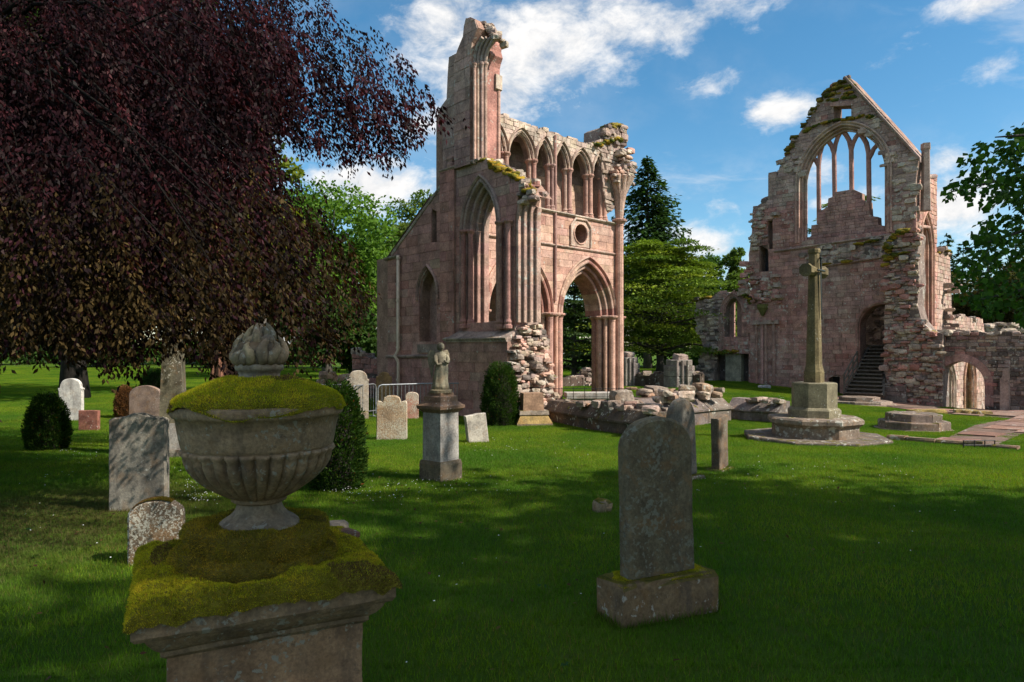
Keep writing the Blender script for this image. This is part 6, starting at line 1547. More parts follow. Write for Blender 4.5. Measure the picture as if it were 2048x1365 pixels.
def barriers():
    """pedestrian barriers of galvanised tube"""
    spec = [((636, 838), (700, 838), 'leftmost steel pedestrian barrier behind the tall grey headstone'), ((704, 842), (752, 834), 'steel pedestrian barrier between the tall grey and orange headstones'),
            ((756, 838), (878, 832), 'steel pedestrian barrier crossing behind the speckled headstone'), ((884, 834), (966, 830), 'steel pedestrian barrier between the angel statue and clipped yew')]
    for (p, q, lab) in spec:
        a, b = hit(*p), hit(*q); t = thing('crowd_barrier', a.lerp(b, 0.5), lab, 'barrier', 'steel barriers round the transept')
        L = (b-a).length; H = 1.02; up = Vector((0, 0, 1))
        r = 0.12; P = lambda s, z: a.lerp(b, s/L)+up*z
        frame = [P(0, 0.1), P(0, H-r), P(r*0.3, H-r*0.3), P(r, H), P(L-r, H), P(L-r*0.3, H-r*0.3), P(L, H-r), P(L, 0.1)]
        v, f = tube_vf(frame, 0.022, 8); mesh('frame', v, f, M['metal'], t)
        v, f = tube_vf([P(0, 0.2), P(L, 0.2)], 0.018, 6); mesh('bottom_rail', v, f, M['metal'], t)
        n = max(4, int(L/0.115))
        for k in range(1, n): s = L*k/n; v, f = tube_vf([P(s, 0.2), P(s, H)], 0.008, 5); mesh('bar', v, f, M['metal'], t)
        side = Vector((-(b-a).y, (b-a).x, 0)).normalized()
        for s in (0.12, L-0.12):
            v, f = tube_vf([P(s, 0.22), P(s, 0.04)], 0.018, 6); mesh('foot', v, f, M['metal'], t)
            v, f = tube_vf([P(s, 0.03)-side*0.3, P(s, 0.03)+side*0.3], 0.018, 6); mesh('foot', v, f, M['metal'], t)

def tufts():
    """longer grass that the mower misses round the foot of each stone, and a few fallen leaves"""
    rs = np.random.RandomState(9); P = []
    extra = [(Vector((-0.995, 2.69, 0)), math.atan2(0.45, 0.893), 0.65, 0.65)]
    for loc, rz, w, d in BASES+extra:
        n = int(520*(w+d)); s = rs.uniform(-(w+d), (w+d), n); side = rs.randint(0, 4, n)
        x = np.where(side == 0, rs.uniform(-w/2, w/2, n), np.where(side == 1, rs.uniform(-w/2, w/2, n), np.where(side == 2, -w/2, w/2))); y = np.where(side == 0, -d/2, np.where(side == 1, d/2, rs.uniform(-d/2, d/2, n)))
        o = np.abs(rs.normal(0, 0.022, n))+0.004; x = x+np.where(side == 2, -o, np.where(side == 3, o, 0)); y = y+np.where(side == 0, -o, np.where(side == 1, o, 0))
        c, s_ = math.cos(rz), math.sin(rz); X, Y = loc.x+x*c-y*s_, loc.y+x*s_+y*c
        P += [(a, b, G(a, b)-0.01) for a, b in zip(X, Y)]
    P = np.array(P); n = len(P); h = rs.uniform(0.03, 0.105, n)*np.clip(rs.rand(n)+0.35, 0, 1); th = rs.uniform(0, 6.283, n); w = rs.uniform(0.002, 0.0042, n); ld = rs.uniform(0, 6.283, n); lean = h*rs.uniform(0.1, 0.7, n)
    sx = np.column_stack([np.cos(th)*w, np.sin(th)*w, np.zeros(n)]); tip = P+np.column_stack([np.cos(ld)*lean, np.sin(ld)*lean, h+0.01])
    v = np.stack([P-sx, P+sx, tip], 1).reshape(-1, 3); col = np.array([0.11, 0.17, 0.012])*rs.uniform(0.5, 1.4, (n, 1)); dry = rs.rand(n) < 0.22; col[dry] = np.array([0.22, 0.17, 0.06])
    me = bpy.data.meshes.new('grass_tufts'); me.vertices.add(n*3); me.vertices.foreach_set('co', v.ravel()); me.loops.add(n*3); me.loops.foreach_set('vertex_index', np.arange(n*3))
    me.polygons.add(n); me.polygons.foreach_set('loop_start', np.arange(0, n*3, 3)); me.polygons.foreach_set('loop_total', np.full(n, 3)); me.update(calc_edges=True)
    set_tint(me, np.repeat(col, 3, 0)); o = link('grass_tufts', me, M['blades']); tag(o, 'longer unmown grass round the feet of the gravestones', 'grass', kind='stuff')
    n = 420; x = np.concatenate([rs.normal(-3.6, 2.4, 300), rs.uniform(-3, 6, 120)]); y = np.concatenate([rs.uniform(3.0, 12, 300), rs.uniform(3.5, 12, 120)])
    c = np.array([(a, b, G(a, b)+0.035) for a, b in zip(x, y)]); d = unit(rs, n)*np.array([1, 1, 0.25]); sz = rs.uniform(0.03, 0.06, n)
    o = leaf_mesh('fallen_leaves', c, d, np.array([0, 0, 1.0])+rs.normal(0, 0.3, (n, 3)), sz, sz*0.55, np.array([(0.10, 0.05, 0.025), (0.06, 0.03, 0.02), (0.16, 0.10, 0.04)])[rs.randint(0, 3, n)], M['leaf'], None, 'stuff'); tag(o, 'brown fallen leaves lying in the grass under the beech', 'leaves')
# ------------------------------------------------------------------ trees and plants
M['leaf'] = leaf_mat('broad_leaves', 0.40)
M['beech'] = leaf_mat('copper_beech_leaves', 0.25, 0.5, (1.6, 0.8, 0.6))
M['needle'] = leaf_mat('conifer_needles', 0.28, 0.6)
M['twigbark'] = bark_mat('bark_bough', (0.016, 0.013, 0.011)); M['darkbark'] = bark_mat('bark_dark', (0.035, 0.03, 0.026)); M['bark'] = bark_mat('bark_grey', (0.13, 0.115, 0.10)); M['redbark'] = bark_mat('bark_red', (0.24, 0.115, 0.075))
def leaf_mesh(name, c, d, nrm, ln, wd, col, mat, parent, kind=None):
    """c base points, d direction, nrm leaf normal, per-leaf length, width and colour: one mesh of diamond leaves"""
    c = np.asarray(c, float); n = len(c)
    d = d/np.maximum(1e-6, np.linalg.norm(d, axis=1, keepdims=True)); s = np.cross(d, nrm); s /= np.maximum(1e-6, np.linalg.norm(s, axis=1, keepdims=True))
    up = np.cross(s, d); ln = np.reshape(ln, (-1, 1))*np.ones((n, 1)); wd = np.reshape(wd, (-1, 1))*np.ones((n, 1))
    mid = c+d*ln*0.45+up*ln*0.06
    v = np.stack([c, mid+s*wd*0.5, c+d*ln, mid-s*wd*0.5], 1).reshape(-1, 3)
    me = bpy.data.meshes.new(name); me.vertices.add(n*4); me.vertices.foreach_set('co', v.ravel()); me.loops.add(n*4); me.loops.foreach_set('vertex_index', np.arange(n*4))
    me.polygons.add(n); me.polygons.foreach_set('loop_start', np.arange(0, n*4, 4)); me.polygons.foreach_set('loop_total', np.full(n, 4)); me.update(calc_edges=True)
    set_tint(me, np.repeat(col, 4, 0)); o = link(name, me, mat, parent)
    if kind: tag(o, kind=kind)
    return o
def unit(rs, n): v = rs.normal(0, 1, (n, 3)); return v/np.linalg.norm(v, axis=1, keepdims=True)
def trunk(parent, base, top, r0, r1, mat, limbs=(), rnd=R, name='trunk'):
    base, top = Vector(base), Vector(top); b = MB(); n = 7
    pts = [base.lerp(top, k/n)+Vector((rnd.uniform(-1, 1), rnd.uniform(-1, 1), 0))*r0*0.35*(k > 0) for k in range(n+1)]
    b.add(*tube_vf(pts, [r0*1.35]+[lerp(r0, r1, k/n) for k in range(1, n+1)], 10))
    o = b.build(name, mat, parent, smooth=True)
    for (s, e, r) in limbs:
        s, e = Vector(s), Vector(e); m_ = s.lerp(e, 0.5)+Vector((0, 0, (e-s).length*0.08))
        v, f = tube_vf([s, s.lerp(m_, 0.5), m_, m_.lerp(e, 0.6), e], [r, r*0.8, r*0.6, r*0.4, r*0.15], 6); mesh('limb', v, f, mat, parent, smooth=True)
    return o
def broadleaf(name, loc, H, cr, cb, cols, label, n_cl=46, n_leaf=15000, size=0.24, seed=1, group=None, cat='tree', mat=None, sq=1.0, keep=None, bark=None, limbs_n=9):
    """cr crown radius, cb height of the crown's base: clumps of leaves round the ends of limbs"""
    rs = np.random.RandomState(seed); rnd = random.Random(seed); loc = Vector(loc)
    t = thing(name, loc, label, cat, group)
    ch = (H-cb)/2; cc = loc+Vector((0, 0, cb+ch))
    C = []; 
    while len(C) < n_cl:
        u = Vector(rs.normal(0, 1, 3)).normalized()*(rnd.random()**0.45)*0.86
        taper = 1.0-0.25*max(0, u.z)
        C.append((cc+Vector((u.x*cr*taper, u.y*cr*taper*sq, u.z*ch)), cr*rnd.uniform(0.20, 0.36)))
    per = n_leaf//n_cl; c, d, nn, col, sz = [], [], [], [], []
    palette = np.array(cols)
    for (p, r) in C:
        o = unit(rs, per); rad = rs.uniform(0.55, 1.12, (per, 1))**0.7*r*(1+0.25*rs.normal(0, 1, (per, 1)).clip(-1, 1)*0.6)
        q = np.array(p)+o*rad*np.array([1.15, 1.15, 0.72]); base = palette[rs.randint(len(cols))]
        c.append(q); dd = o*0.6+rs.normal(0, 0.6, (per, 3))+np.array([0, 0, -0.25]); d.append(dd); nn.append(o*0.7+rs.normal(0, 0.5, (per, 3))+np.array([0, 0, 0.5]))
        col.append(base*rs.uniform(0.65, 1.35, (per, 1))); sz.append(size*rs.uniform(0.6, 1.3, per))
    c, d, nn, col, sz = np.concatenate(c), np.concatenate(d), np.concatenate(nn), np.concatenate(col), np.concatenate(sz)
    if keep is not None:
        k = keep(c); c, d, nn, col, sz = c[k], d[k], nn[k], col[k], sz[k]
    leaf_mesh('crown', c, d, nn, sz, sz*0.75, col, mat or M['leaf'], t)
    lim = []
    for (p, r) in rnd.sample(C, min(limbs_n, len(C))): lim.append((loc+Vector((0, 0, rnd.uniform(cb*0.8, cb+ch*0.8))), p, 0.022*H*rnd.uniform(0.3, 0.5)))
    trunk(t, loc-Vector((0, 0, 0.3)), loc+Vector((0, 0, cb+ch*1.3)), 0.022*H, 0.006*H, bark or M['bark'], lim, rnd)
    return t
def fir(name, loc, H, r, cols, label, seed=1, tiers=26, group=None, droop=0.35, size=0.35, cb=0.08, per=30, flat=1.0):
    """conifer: tiers of drooping boughs round a straight stem"""
    rs = np.random.RandomState(seed); rnd = random.Random(seed); loc = Vector(loc); t = thing(name, loc, label, 'tree', group)
    c, d, nn, col, sz = [], [], [], [], []; pal = np.array(cols); b = MB()
    for k in range(tiers):
        f = k/(tiers-1); z = H*(cb+(0.985-cb)*f); rr = r*(1-f**1.7)**0.9*rnd.uniform(0.72, 1.12)+0.15; nb = max(5, int(11*(1-f*0.6)))
        for j in range(nb):
            a = rnd.uniform(0, 6.283); L = rr*rnd.uniform(0.7, 1.1); n = max(5, int(per*L/r+6)); s = rs.uniform(0.08, 1, n)
            ax = np.array([math.cos(a), math.sin(a), 0]); side = np.array([-math.sin(a), math.cos(a), 0])
            off = rs.normal(0, 1, n)*0.20*L*(1.1-s); zz = z-droop*L*s**1.4+0.12*L*s+rs.normal(0, 0.05*L*flat, n)
            p = np.array(loc)+ax*(s*L)[:, None]+side*off[:, None]; p[:, 2] = loc.z+zz
            c.append(p); d.append(ax*0.8+side*np.sign(off)[:, None]*0.5+rs.normal(0, 0.3, (n, 3))+np.array([0, 0, -0.25])); nn.append(np.array([0, 0, 1])+rs.normal(0, 0.35, (n, 3)))
            col.append(pal[rs.randint(len(cols))]*rs.uniform(0.6, 1.3, (n, 1))); sz.append(size*rs.uniform(0.6, 1.3, n))
            if rnd.random() < 0.35: b.add(*tube_vf([loc+Vector((0, 0, z)), loc+Vector((math.cos(a)*L*0.8, math.sin(a)*L*0.8, z-droop*L*0.5))], [0.006*H*(1-f)+0.01, 0.01], 5))
    leaf_mesh('crown', np.concatenate(c), np.concatenate(d), np.concatenate(nn), np.concatenate(sz), np.concatenate(sz)*0.5, np.concatenate(col), M['needle'], t)
    trunk(t, loc-Vector((0, 0, 0.3)), loc+Vector((0, 0, H*0.97)), 0.018*H, 0.002*H, M['bark'], (), rnd)
    if b.v: b.build('boughs', M['bark'], t)
    return t
def cedar(name, loc, H, r, cols, label, seed=1, plates=34, group=None, zb=0.16, size=0.3, n_leaf=16000, clip=None):
    """cedar: wide flat plates of foliage on level limbs"""
    rs = np.random.RandomState(seed); rnd = random.Random(seed); loc = Vector(loc); t = thing(name, loc, label, 'tree', group)
    c, d, nn, col, sz, lim = [], [], [], [], [], []; pal = np.array(cols); per = n_leaf//plates
    for k in range(plates):
        f = (k+rnd.random())/plates; z = H*lerp(zb, 0.98, f); rr = r*(1-0.66*f**2.0); a = k*2.4+rnd.uniform(-0.5, 0.5); dist = rr*rnd.uniform(0.25, 0.82)
        p = loc+Vector((math.cos(a)*dist, math.sin(a)*dist, z-0.05*dist)); pr = max(0.8, rr*rnd.uniform(0.20, 0.40))
        q = rs.normal(0, 0.5, (per, 3)).clip(-1.1, 1.1)*np.array([pr, pr, 0.16*pr*0.55]); q[:, 2] -= 0.10*(q[:, 0]**2+q[:, 1]**2)/pr
        c.append(np.array(p)+q); d.append(q*np.array([1, 1, 0.2])/pr+rs.normal(0, 0.35, (per, 3))); nn.append(np.array([0, 0, 1])+rs.normal(0, 0.3, (per, 3)))
        top = np.clip(0.9+q[:, 2]/(0.10*pr), 0.55, 1.35)[:, None]
        col.append(pal[rs.randint(len(cols))]*rs.uniform(0.7, 1.25, (per, 1))); sz.append(size*rs.uniform(0.6, 1.25, per))
        if dist > 0.5: lim.append((loc+Vector((0, 0, z-0.12*dist)), p-Vector((0, 0, 0.1)), 0.012*H*(1-f)+0.02))
    c, d, nn, col, sz = map(np.concatenate, (c, d, nn, col, sz))
    leaf_mesh('crown', c, d, nn, sz, sz*0.55, col, M['needle'], t)
    trunk(t, loc-Vector((0, 0, 0.3)), loc+Vector((0, 0, H*0.95)), 0.032*H, 0.006*H, M['bark'], lim, rnd)
    return t
def in_poly(P, x, y):
    """numpy even-odd test"""
    r = np.zeros(len(x), bool); n = len(P)
    for i in range(n):
        (x0, y0), (x1, y1) = P[i], P[(i+1) % n]
        if y0 == y1: continue
        k = ((y0 <= y) != (y1 <= y)) & (x < (x1-x0)*(y-y0)/(y1-y0)+x0); r ^= k
    return r
def proj(c):
    yy = np.maximum(c[:, 1], 0.05); return CX+FPX*c[:, 0]/yy, HOR-FPX*(c[:, 2]-EYE)/yy

def copper_beech():
    """huge weeping crown; its hanging outline is the one the photograph shows"""
    OUT = [(-9000, -9000), (700, -9000), (735, -60), (790, 12), (835, 62), (862, 100), (872, 140), (900, 165), (926, 215), (918, 242), (880, 232), (855, 262), (800, 300), (772, 348), (738, 305), (700, 335), (668, 325), (640, 285), (600, 300), (575, 275), (562, 235), (545, 262), (552, 325), (592, 345), (640, 398), (690, 455), (702, 500), (745, 545), (764, 578), (735, 600), (708, 640), (702, 700), (682, 722), (640, 728), (600, 735), (470, 722), (400, 722), (330, 700), (255, 762), (215, 748), (200, 712), (100, 702), (0, 698), (-9000, 698)]
    rs = np.random.RandomState(12); base = Vector((-9.5, 11.0, G(-9.5, 11.0)))
    t = thing('copper_beech', base, 'huge dark purple copper beech with weeping branches filling the left side', 'tree')
    cc = np.array([-7.1, 10.2, 6.4]); rad = np.array([7.4, 6.6, 9.5])
    f3 = lambda w, k, o: np.array([mnoise.noise(Vector((p[0]*k+o, p[1]*k, p[2]*k*0.7))) for p in w])
    # boughs first: each leaves the trunk, arches and droops; the weeping twigs hang along them
    rb = random.Random(14); ends = []; want = 11500
    while len(ends) < 330:
        if len(ends) % 3 == 0:
            d_ = rs.uniform(4.8, 10.5); w = np.array([[(rs.uniform(-60, 740)-CX)/FPX*d_, d_, EYE+(HOR-rs.uniform(300, 690))/FPX*d_]])
        else:
            q = unit(rs, 1); q /= (np.abs(q)**2.4).sum(1)**(1/2.4); w = cc+q*rad*rs.uniform(0.6, 1.0)
        if w[0, 2] < 2.0 or w[0, 1] < 2.6: continue
        x, y = proj(w); inf = -60 < x[0] < 2100 and -80 < y[0] < 1400
        if not in_poly(OUT, x, y)[0] or (not inf and rs.rand() > 0.25): continue
        if inf and ((y[0] < 350 and x[0] > 620 and rs.rand() < 0.25) or (y[0] > 330 and x[0] > 430+0.25*(y[0]-330) and rs.rand() < 0.45)): continue
        if np.hypot(w[0, 0], w[0, 1]) < 3.6: continue
        ends.append(Vector(w[0]))
    for (px, py) in ((905, 195), (918, 215), (875, 150), (850, 105), (800, 285), (765, 325), (705, 318), (825, 205), (862, 235), (890, 215), (780, 250), (740, 200), (700, 250), (760, 575), (735, 555), (700, 480), (690, 640), (660, 420), (720, 600), (640, 700), (560, 715)):
        for k in range(2): ends.append(at(px-14*k, py-8*k, rs.uniform(8.0, 10.5)))
    S = []; boughs = []; rng_tint = []
    for e in ends:
        hz = max(1.8, min(13.0, e.z*0.55+rb.uniform(0.0, 3.5))); s0 = Vector((base.x+rb.uniform(-0.3, 0.3), base.y+rb.uniform(-0.3, 0.3), hz)); ln_ = (e-s0).length
        def P(k): return s0.lerp(e, k)+Vector((0, 0, 0.16*ln_*math.sin(math.pi*k)-0.05*ln_*k**3))
        boughs.append([P(k)+Vector((rb.uniform(-1, 1), rb.uniform(-1, 1), rb.uniform(-1, 1)))*(0.16 if k else 0) for k in (0, 0.2, 0.4, 0.6, 0.8, 1.0)]); tone = rb.choice((0.45, 0.7, 1.0, 1.6, 2.2))*rb.uniform(0.8, 1.2)
        for _ in range(int(want/len(ends)*1.45)):
            f_ = rb.uniform(0.30, 1.0)**0.8; p = P(f_); sp = 0.12+0.42*(1-abs(f_-0.6))
            p += Vector((rb.gauss(0, sp), rb.gauss(0, sp), rb.gauss(0, 0.10)))
            S.append(p); rng_tint.append(tone)
    S = np.array([tuple(p) for p in S]); rng_tint = np.array(rng_tint)
    x, y = proj(S); inframe = (x > -60) & (x < 2100) & (y > -80) & (y < 1400)
    ok = in_poly(OUT, x, y) & (S[:, 2] > 1.2) & (S[:, 1] > 2.4) & (np.hypot(S[:, 0], S[:, 1]) > 3.2) & (inframe | (rs.rand(len(S)) < 0.3)) & ~((x > 580) & (y < 350) & inframe & (rs.rand(len(S)) < 0.55)) & ~((y > 330) & (x > 400+0.2*(y-330)) & inframe & (rs.rand(len(S)) < 0.5))
    S = S[ok][:want]; rng_tint = rng_tint[ok][:want]; n = len(S); per = 34
    outd = S-np.array([base.x, base.y, 6.0]); outd[:, 2] = 0; outd /= np.linalg.norm(outd, axis=1, keepdims=True)
    turn = f3(S, 0.6, 40.0)*1.6; outd = np.column_stack([outd[:, 0]*np.cos(turn)-outd[:, 1]*np.sin(turn), outd[:, 0]*np.sin(turn)+outd[:, 1]*np.cos(turn), outd[:, 2]])
    outd += rs.normal(0, 0.20, (n, 3))*np.array([1, 1, 0.3])
    L = rs.uniform(0.55, 1.35, n); shade = rng_tint*(0.6+0.8*np.clip(f3(S, 0.9, 77.0)*1.3+0.5, 0, 1))
    c, d, nn, col, sz = [], [], [], [], []
    pal = np.array([(0.018, 0.0062, 0.0085), (0.027, 0.0075, 0.009), (0.013, 0.007, 0.007), (0.027, 0.018, 0.0065)])
    x, y = proj(S); x0_, y0_ = x, y
    low = np.clip((y-300)/160, 0, 1)       # lower boughs carry browner leaves
    kind = np.where(rs.rand(n) < low*0.8, 3, rs.randint(0, 3, n))
    for k in range(per):
        s = (k+rs.rand(n))/per
        p = S+outd*(s*L*0.42*(1-0.35*s))[:, None]; p[:, 2] -= L*s**1.5*0.80
        a = rs.uniform(0, 6.283, n); lat = np.column_stack([np.cos(a), np.sin(a), rs.uniform(-0.6, 0.1, n)])
        p += lat*0.035+rs.normal(0, 0.02, (n, 3))
        c.append(p); d.append(lat*0.6+outd*0.4+np.array([0, 0, -0.75])); nn.append(rs.normal(0, 0.55, (n, 3))+np.array([0, 0, 0.6]))
        cl = pal[kind]*rs.uniform(0.6, 1.5, (n, 1))*shade[:, None]; col.append(cl); sz.append(rs.uniform(0.05, 0.085, n)*np.clip(S[:, 1]/7.0, 0.6, 1.1))
    c, d, nn, col, sz = map(np.concatenate, (c, d, nn, col, sz))
    jx, jy = np.tile(rs.normal(-4, 13, n), per)+rs.normal(0, 5, n*per), np.tile(rs.normal(-6, 15, n), per)+rs.normal(0, 5, n*per)
    x, y = proj(c); ok = in_poly(OUT, x+jx, y+jy) | (x < 0) | (y < 0)
    c, d, nn, col, sz = c[ok], d[ok], nn[ok], col[ok], sz[ok]
    leaf_mesh('crown', c, d, nn, sz, sz*0.46, col, M['beech'], t)
    rnd = random.Random(5); lim = []
    for b in boughs:
        bx, by = proj(np.array([tuple(p) for p in b[1:]]))
        good = in_poly(OUT, bx+12, by+25) | (bx < 0) | (by < 0)
        m_ = 1
        while m_ < 6 and good[m_-1]: m_ += 1
        if m_ < 3 or ((bx > 540) & (by < 360)).any(): continue
        r_ = [0.06, 0.04, 0.028, 0.018, 0.010, 0.004][:m_]; r_[-1] = 0.004
        mesh('bough', *tube_vf(b[:m_], r_, 6), M['twigbark'], t, smooth=True)
    trunk(t, base-Vector((0, 0, 0.2)), base+Vector((0.3, 0, 12)), 0.55, 0.15, M['darkbark'], lim, rnd)
    tw = MB()
    for k in range(0, n, 40):
        if x0_[k] > 600 or y0_[k] > 560 or S[k][1] < 6.5: continue
        p = Vector(S[k]); q = p+Vector(outd[k])*L[k]*0.28; q.z -= L[k]*0.7; m_ = p.lerp(q, 0.5)+Vector((0, 0, 0.12*L[k]))
        tw.add(*tube_vf([p, m_, q], [0.006, 0.004, 0.002], 3, False))
    o = tw.build('twigs', M['darkbark'], t); tag(o, kind='stuff')

LIME = [(1893, 402), (1889, 380), (1912, 348), (1925, 318), (1955, 285), (1985, 265), (2048, 245), (2300, 200), (2300, 650), (2045, 655), (2022, 612), (1992, 640), (1950, 612), (1915, 600), (1908, 560), (1925, 520), (1935, 470), (1958, 445), (1962, 420), (1930, 402), (1915, 388)]
def shade_limes():
    """the row of limes whose boughs hang into the picture at the right and which shade the foreground"""
    cols = [(0.040, 0.095, 0.014), (0.052, 0.115, 0.016), (0.030, 0.075, 0.014)]
    def keep(c):
        x, y = proj(c); front = (c[:, 1] > 0.3) & (x > -200) & (x < 2062) & (y > -200) & (y < 1600)
        return ~front
    spec = [((12.4, 1.2), 17, 5.2, 2.4), ((13.0, -6.0), 19, 5.6, 2.2), ((12.0, -13.0), 18, 5.4, 2.2), ((19.5, -3.0), 22, 5.8, 2.5), ((19.0, -11.5), 21, 5.5, 2.5)]
    for k, ((x, y), H, cr, cb) in enumerate(spec):
        t = broadleaf('lime_tree', (x, y, G(x, y)), H, cr, cb, cols, 'dark green lime tree whose leafy boughs hang in at the right edge' if k == 0 else ('', 'second lime of the row beyond the right edge, nearest the pedestal shade', 'third lime of the row beyond the right edge', 'tall lime in the back row beyond the right edge', 'last tall lime of the back row beyond the right edge', '')[k], 52, 16500, 0.30, 40+k, 'limes along the right side', keep=keep)
        if k: continue
        rs = np.random.RandomState(3); S = []
        while sum(len(q) for q in S) < 340:
            w = np.column_stack([rs.uniform(4.0, 9.0, 4000), rs.uniform(6.2, 8.6, 4000), rs.uniform(1.5, 6, 4000)]); px, py = proj(w); S.append(w[in_poly(LIME, px, py) & (px < 2120)])
        S = np.concatenate(S)[:340]; n = len(S); c, d, nn, col, sz = [], [], [], [], []
        for j in range(9):
            a = rs.uniform(0, 6.283, n); lat = np.column_stack([np.cos(a), np.sin(a), rs.uniform(-0.7, 0.2, n)])
            p = S+lat*rs.uniform(0.02, 0.16, (n, 1)); c.append(p); d.append(lat*0.6+np.array([-0.3, 0, -0.5])); nn.append(rs.normal(0, 0.5, (n, 3))+np.array([0, 0, 0.6])); col.append(np.array(cols)[rs.randint(0, 3, n)]*rs.uniform(0.6, 1.5, (n, 1))); sz.append(rs.uniform(0.05, 0.092, n))
        c, d, nn, col, sz = map(np.concatenate, (c, d, nn, col, sz))
        x, y = proj(c); ok = in_poly(LIME, x, y) | (x > 2048); c, d, nn, col, sz = c[ok], d[ok], nn[ok], col[ok], sz[ok]
        leaf_mesh('hanging_bough', c, d, nn, sz, sz*0.85, col, M['leaf'], t)
        for (px, py, px2, py2) in ((2300, 330, 1900, 385), (2300, 420, 1930, 500), (2300, 560, 1960, 600), (2200, 300, 1990, 275)):
            v, f = tube_vf([at(px, py, 7.4)+Vector((0.6, 0, 0.4)), at((px+px2)/2, (py+py2)/2-20, 7.3), at(px2, py2, 7.2)], [0.05, 0.025, 0.006], 6); mesh('limb', v, f, M['bark'], t, smooth=True)

def yew_bush(px, py, wpx, ytop, label, seed, d=None, brown=0.0, name='yew_bush', cols=None, lean=0.0):
    c = hit(px, py) if d is None else at(px, py, d); c.z = G(c.x, c.y); rs = np.random.RandomState(seed)
    w = wpx*c.y/FPX/2; c = c+Vector((0, w*0.7, 0)); c.z = G(c.x, c.y); w *= c.y/(c.y-w*0.7); H = EYE+(HOR-ytop)/FPX*c.y-c.z
    t = thing(name, c, label, 'shrub', 'clipped yews' if not brown else None)
    cols = np.array(cols or [(0.018, 0.046, 0.008), (0.026, 0.060, 0.010), (0.045, 0.080, 0.012)])
    def surf(n, k=1.0):
        z = rs.rand(n)**0.9; a = rs.uniform(0, 6.283, n)
        prof = np.where(z < 0.35, 0.86+0.14*np.sin(z/0.35*math.pi/2), np.sqrt(np.clip(1-((z-0.35)/0.66)**2.6, 0, 1)))
        lump = 1+0.13*np.sin(a*4+z*6+seed)*np.sin(z*11+a*2+seed)+0.06*np.sin(a*9-z*17)
        r = w*prof*lump*k; return np.column_stack([r*np.cos(a), r*np.sin(a), z*H*k]), a, z
    rings = []
    for z in np.linspace(0, 1, 10):
        p = 0.86+0.14*math.sin(z/0.35*math.pi/2) if z < 0.35 else math.sqrt(max(0.0, 1-((z-0.35)/0.66)**2.6))
        rings.append([c+Vector((math.cos(a)*w*p*0.70, math.sin(a)*w*p*0.70, z*H*0.88)) for a in np.linspace(0, 6.283, 17)[:-1]])
    mesh('inner_branches', *loft_vf(rings), M['darkbark'], t, (0.01, 0.01, 0.008))
    n = int(30000*min(1.6, max(0.5, w*H/1.2))); q, a, z = surf(n)
    q *= (rs.uniform(0.84, 1.03, (n, 1))+0.14*(rs.rand(n, 1) < 0.03)*rs.rand(n, 1))*np.array([1, 1, 1]); o = np.column_stack([np.cos(a), np.sin(a), np.full(n, 0.9)])
    col = cols[rs.randint(0, len(cols), n)]*rs.uniform(0.5, 1.5, (n, 1))
    if not brown:
        k = rs.rand(n) < 0.012; col[k] = np.array([0.16, 0.06, 0.015])
    sz = rs.uniform(0.035, 0.07, n)*(1 if w > 0.3 else 0.8)
    leaf_mesh('foliage', q+np.array(c), o+rs.normal(0, 0.5, (n, 3)), rs.normal(0, 1, (n, 3)), sz, sz*0.34, col, M['needle'], t)
    v, f = tube_vf([c-Vector((0, 0, 0.1)), c+Vector((0, 0, H*0.5))], [0.06, 0.03], 7); mesh('stem', v, f, M['bark'], t)
    return t

def daisies():
    rnd = random.Random(8); b = MB(); spots = [(380, 985, 60, 26, 45), (200, 905, 120, 22, 50), (400, 1005, 50, 14, 40), (690, 985, 45, 12, 45), (760, 990, 100, 22, 45), (890, 975, 120, 18, 40), (60, 940, 120, 40, 18), (120, 1060, 140, 60, 8), (1020, 900, 200, 24, 40), (1200, 1050, 500, 160, 14), (1700, 1000, 300, 90, 14), (900, 1200, 160, 120, 5), (1560, 950, 300, 30, 50), (1480, 800, 150, 12, 60), (560, 740, 200, 8, 20)]
    mat = plain_mat('daisy_petals', (0.75, 0.75, 0.70), 0.7, 0, 0.1)
    for (px, py, sx, sy, n) in spots:
        for _ in range(n):
            p = hit(px+rnd.gauss(0, sx*0.5), max(py-60, min(1362, py+rnd.gauss(0, sy*0.6)))); r = rnd.uniform(0.005, 0.009); z = 0.045+rnd.random()*0.012
            q = [(p.x, p.y, p.z+z+0.003)]+[(p.x+r*math.cos(k*1.047), p.y+r*math.sin(k*1.047), p.z+z+rnd.uniform(-0.002, 0.002)) for k in range(6)]
            b.add(q, [[0, k+1, (k+1) % 6+1] for k in range(6)])
    o = b.build('daisies', mat); tag(o, 'tiny white daisies scattered over the churchyard lawn', 'daisies', kind='stuff')
    # weeds: a few broad leaves by the front
    b = MB()
    for (px, py) in ((1078, 1190), (1090, 1188), (60, 1070), (1420, 955), (1130, 1358)):
        c = hit(px, py)
        for k in range(7):
            a = rnd.uniform(0, 6.28); L = rnd.uniform(0.02, 0.045); d = Vector((math.cos(a), math.sin(a), 0)); s = Vector((-d.y, d.x, 0)); z = Vector((0, 0, 0.05))
            b.add([c+z, c+z+d*L*0.5+s*L*0.28+Vector((0, 0, 0.012)), c+z+d*L, c+z+d*L*0.5-s*L*0.28+Vector((0, 0, 0.012))], [[0, 1, 2, 3]], (0.04, 0.10, 0.035))
    o = b.build('lawn_weeds', M['leaf']); tag(o, 'small broad leaved weeds in the near grass', 'weeds', kind='stuff')

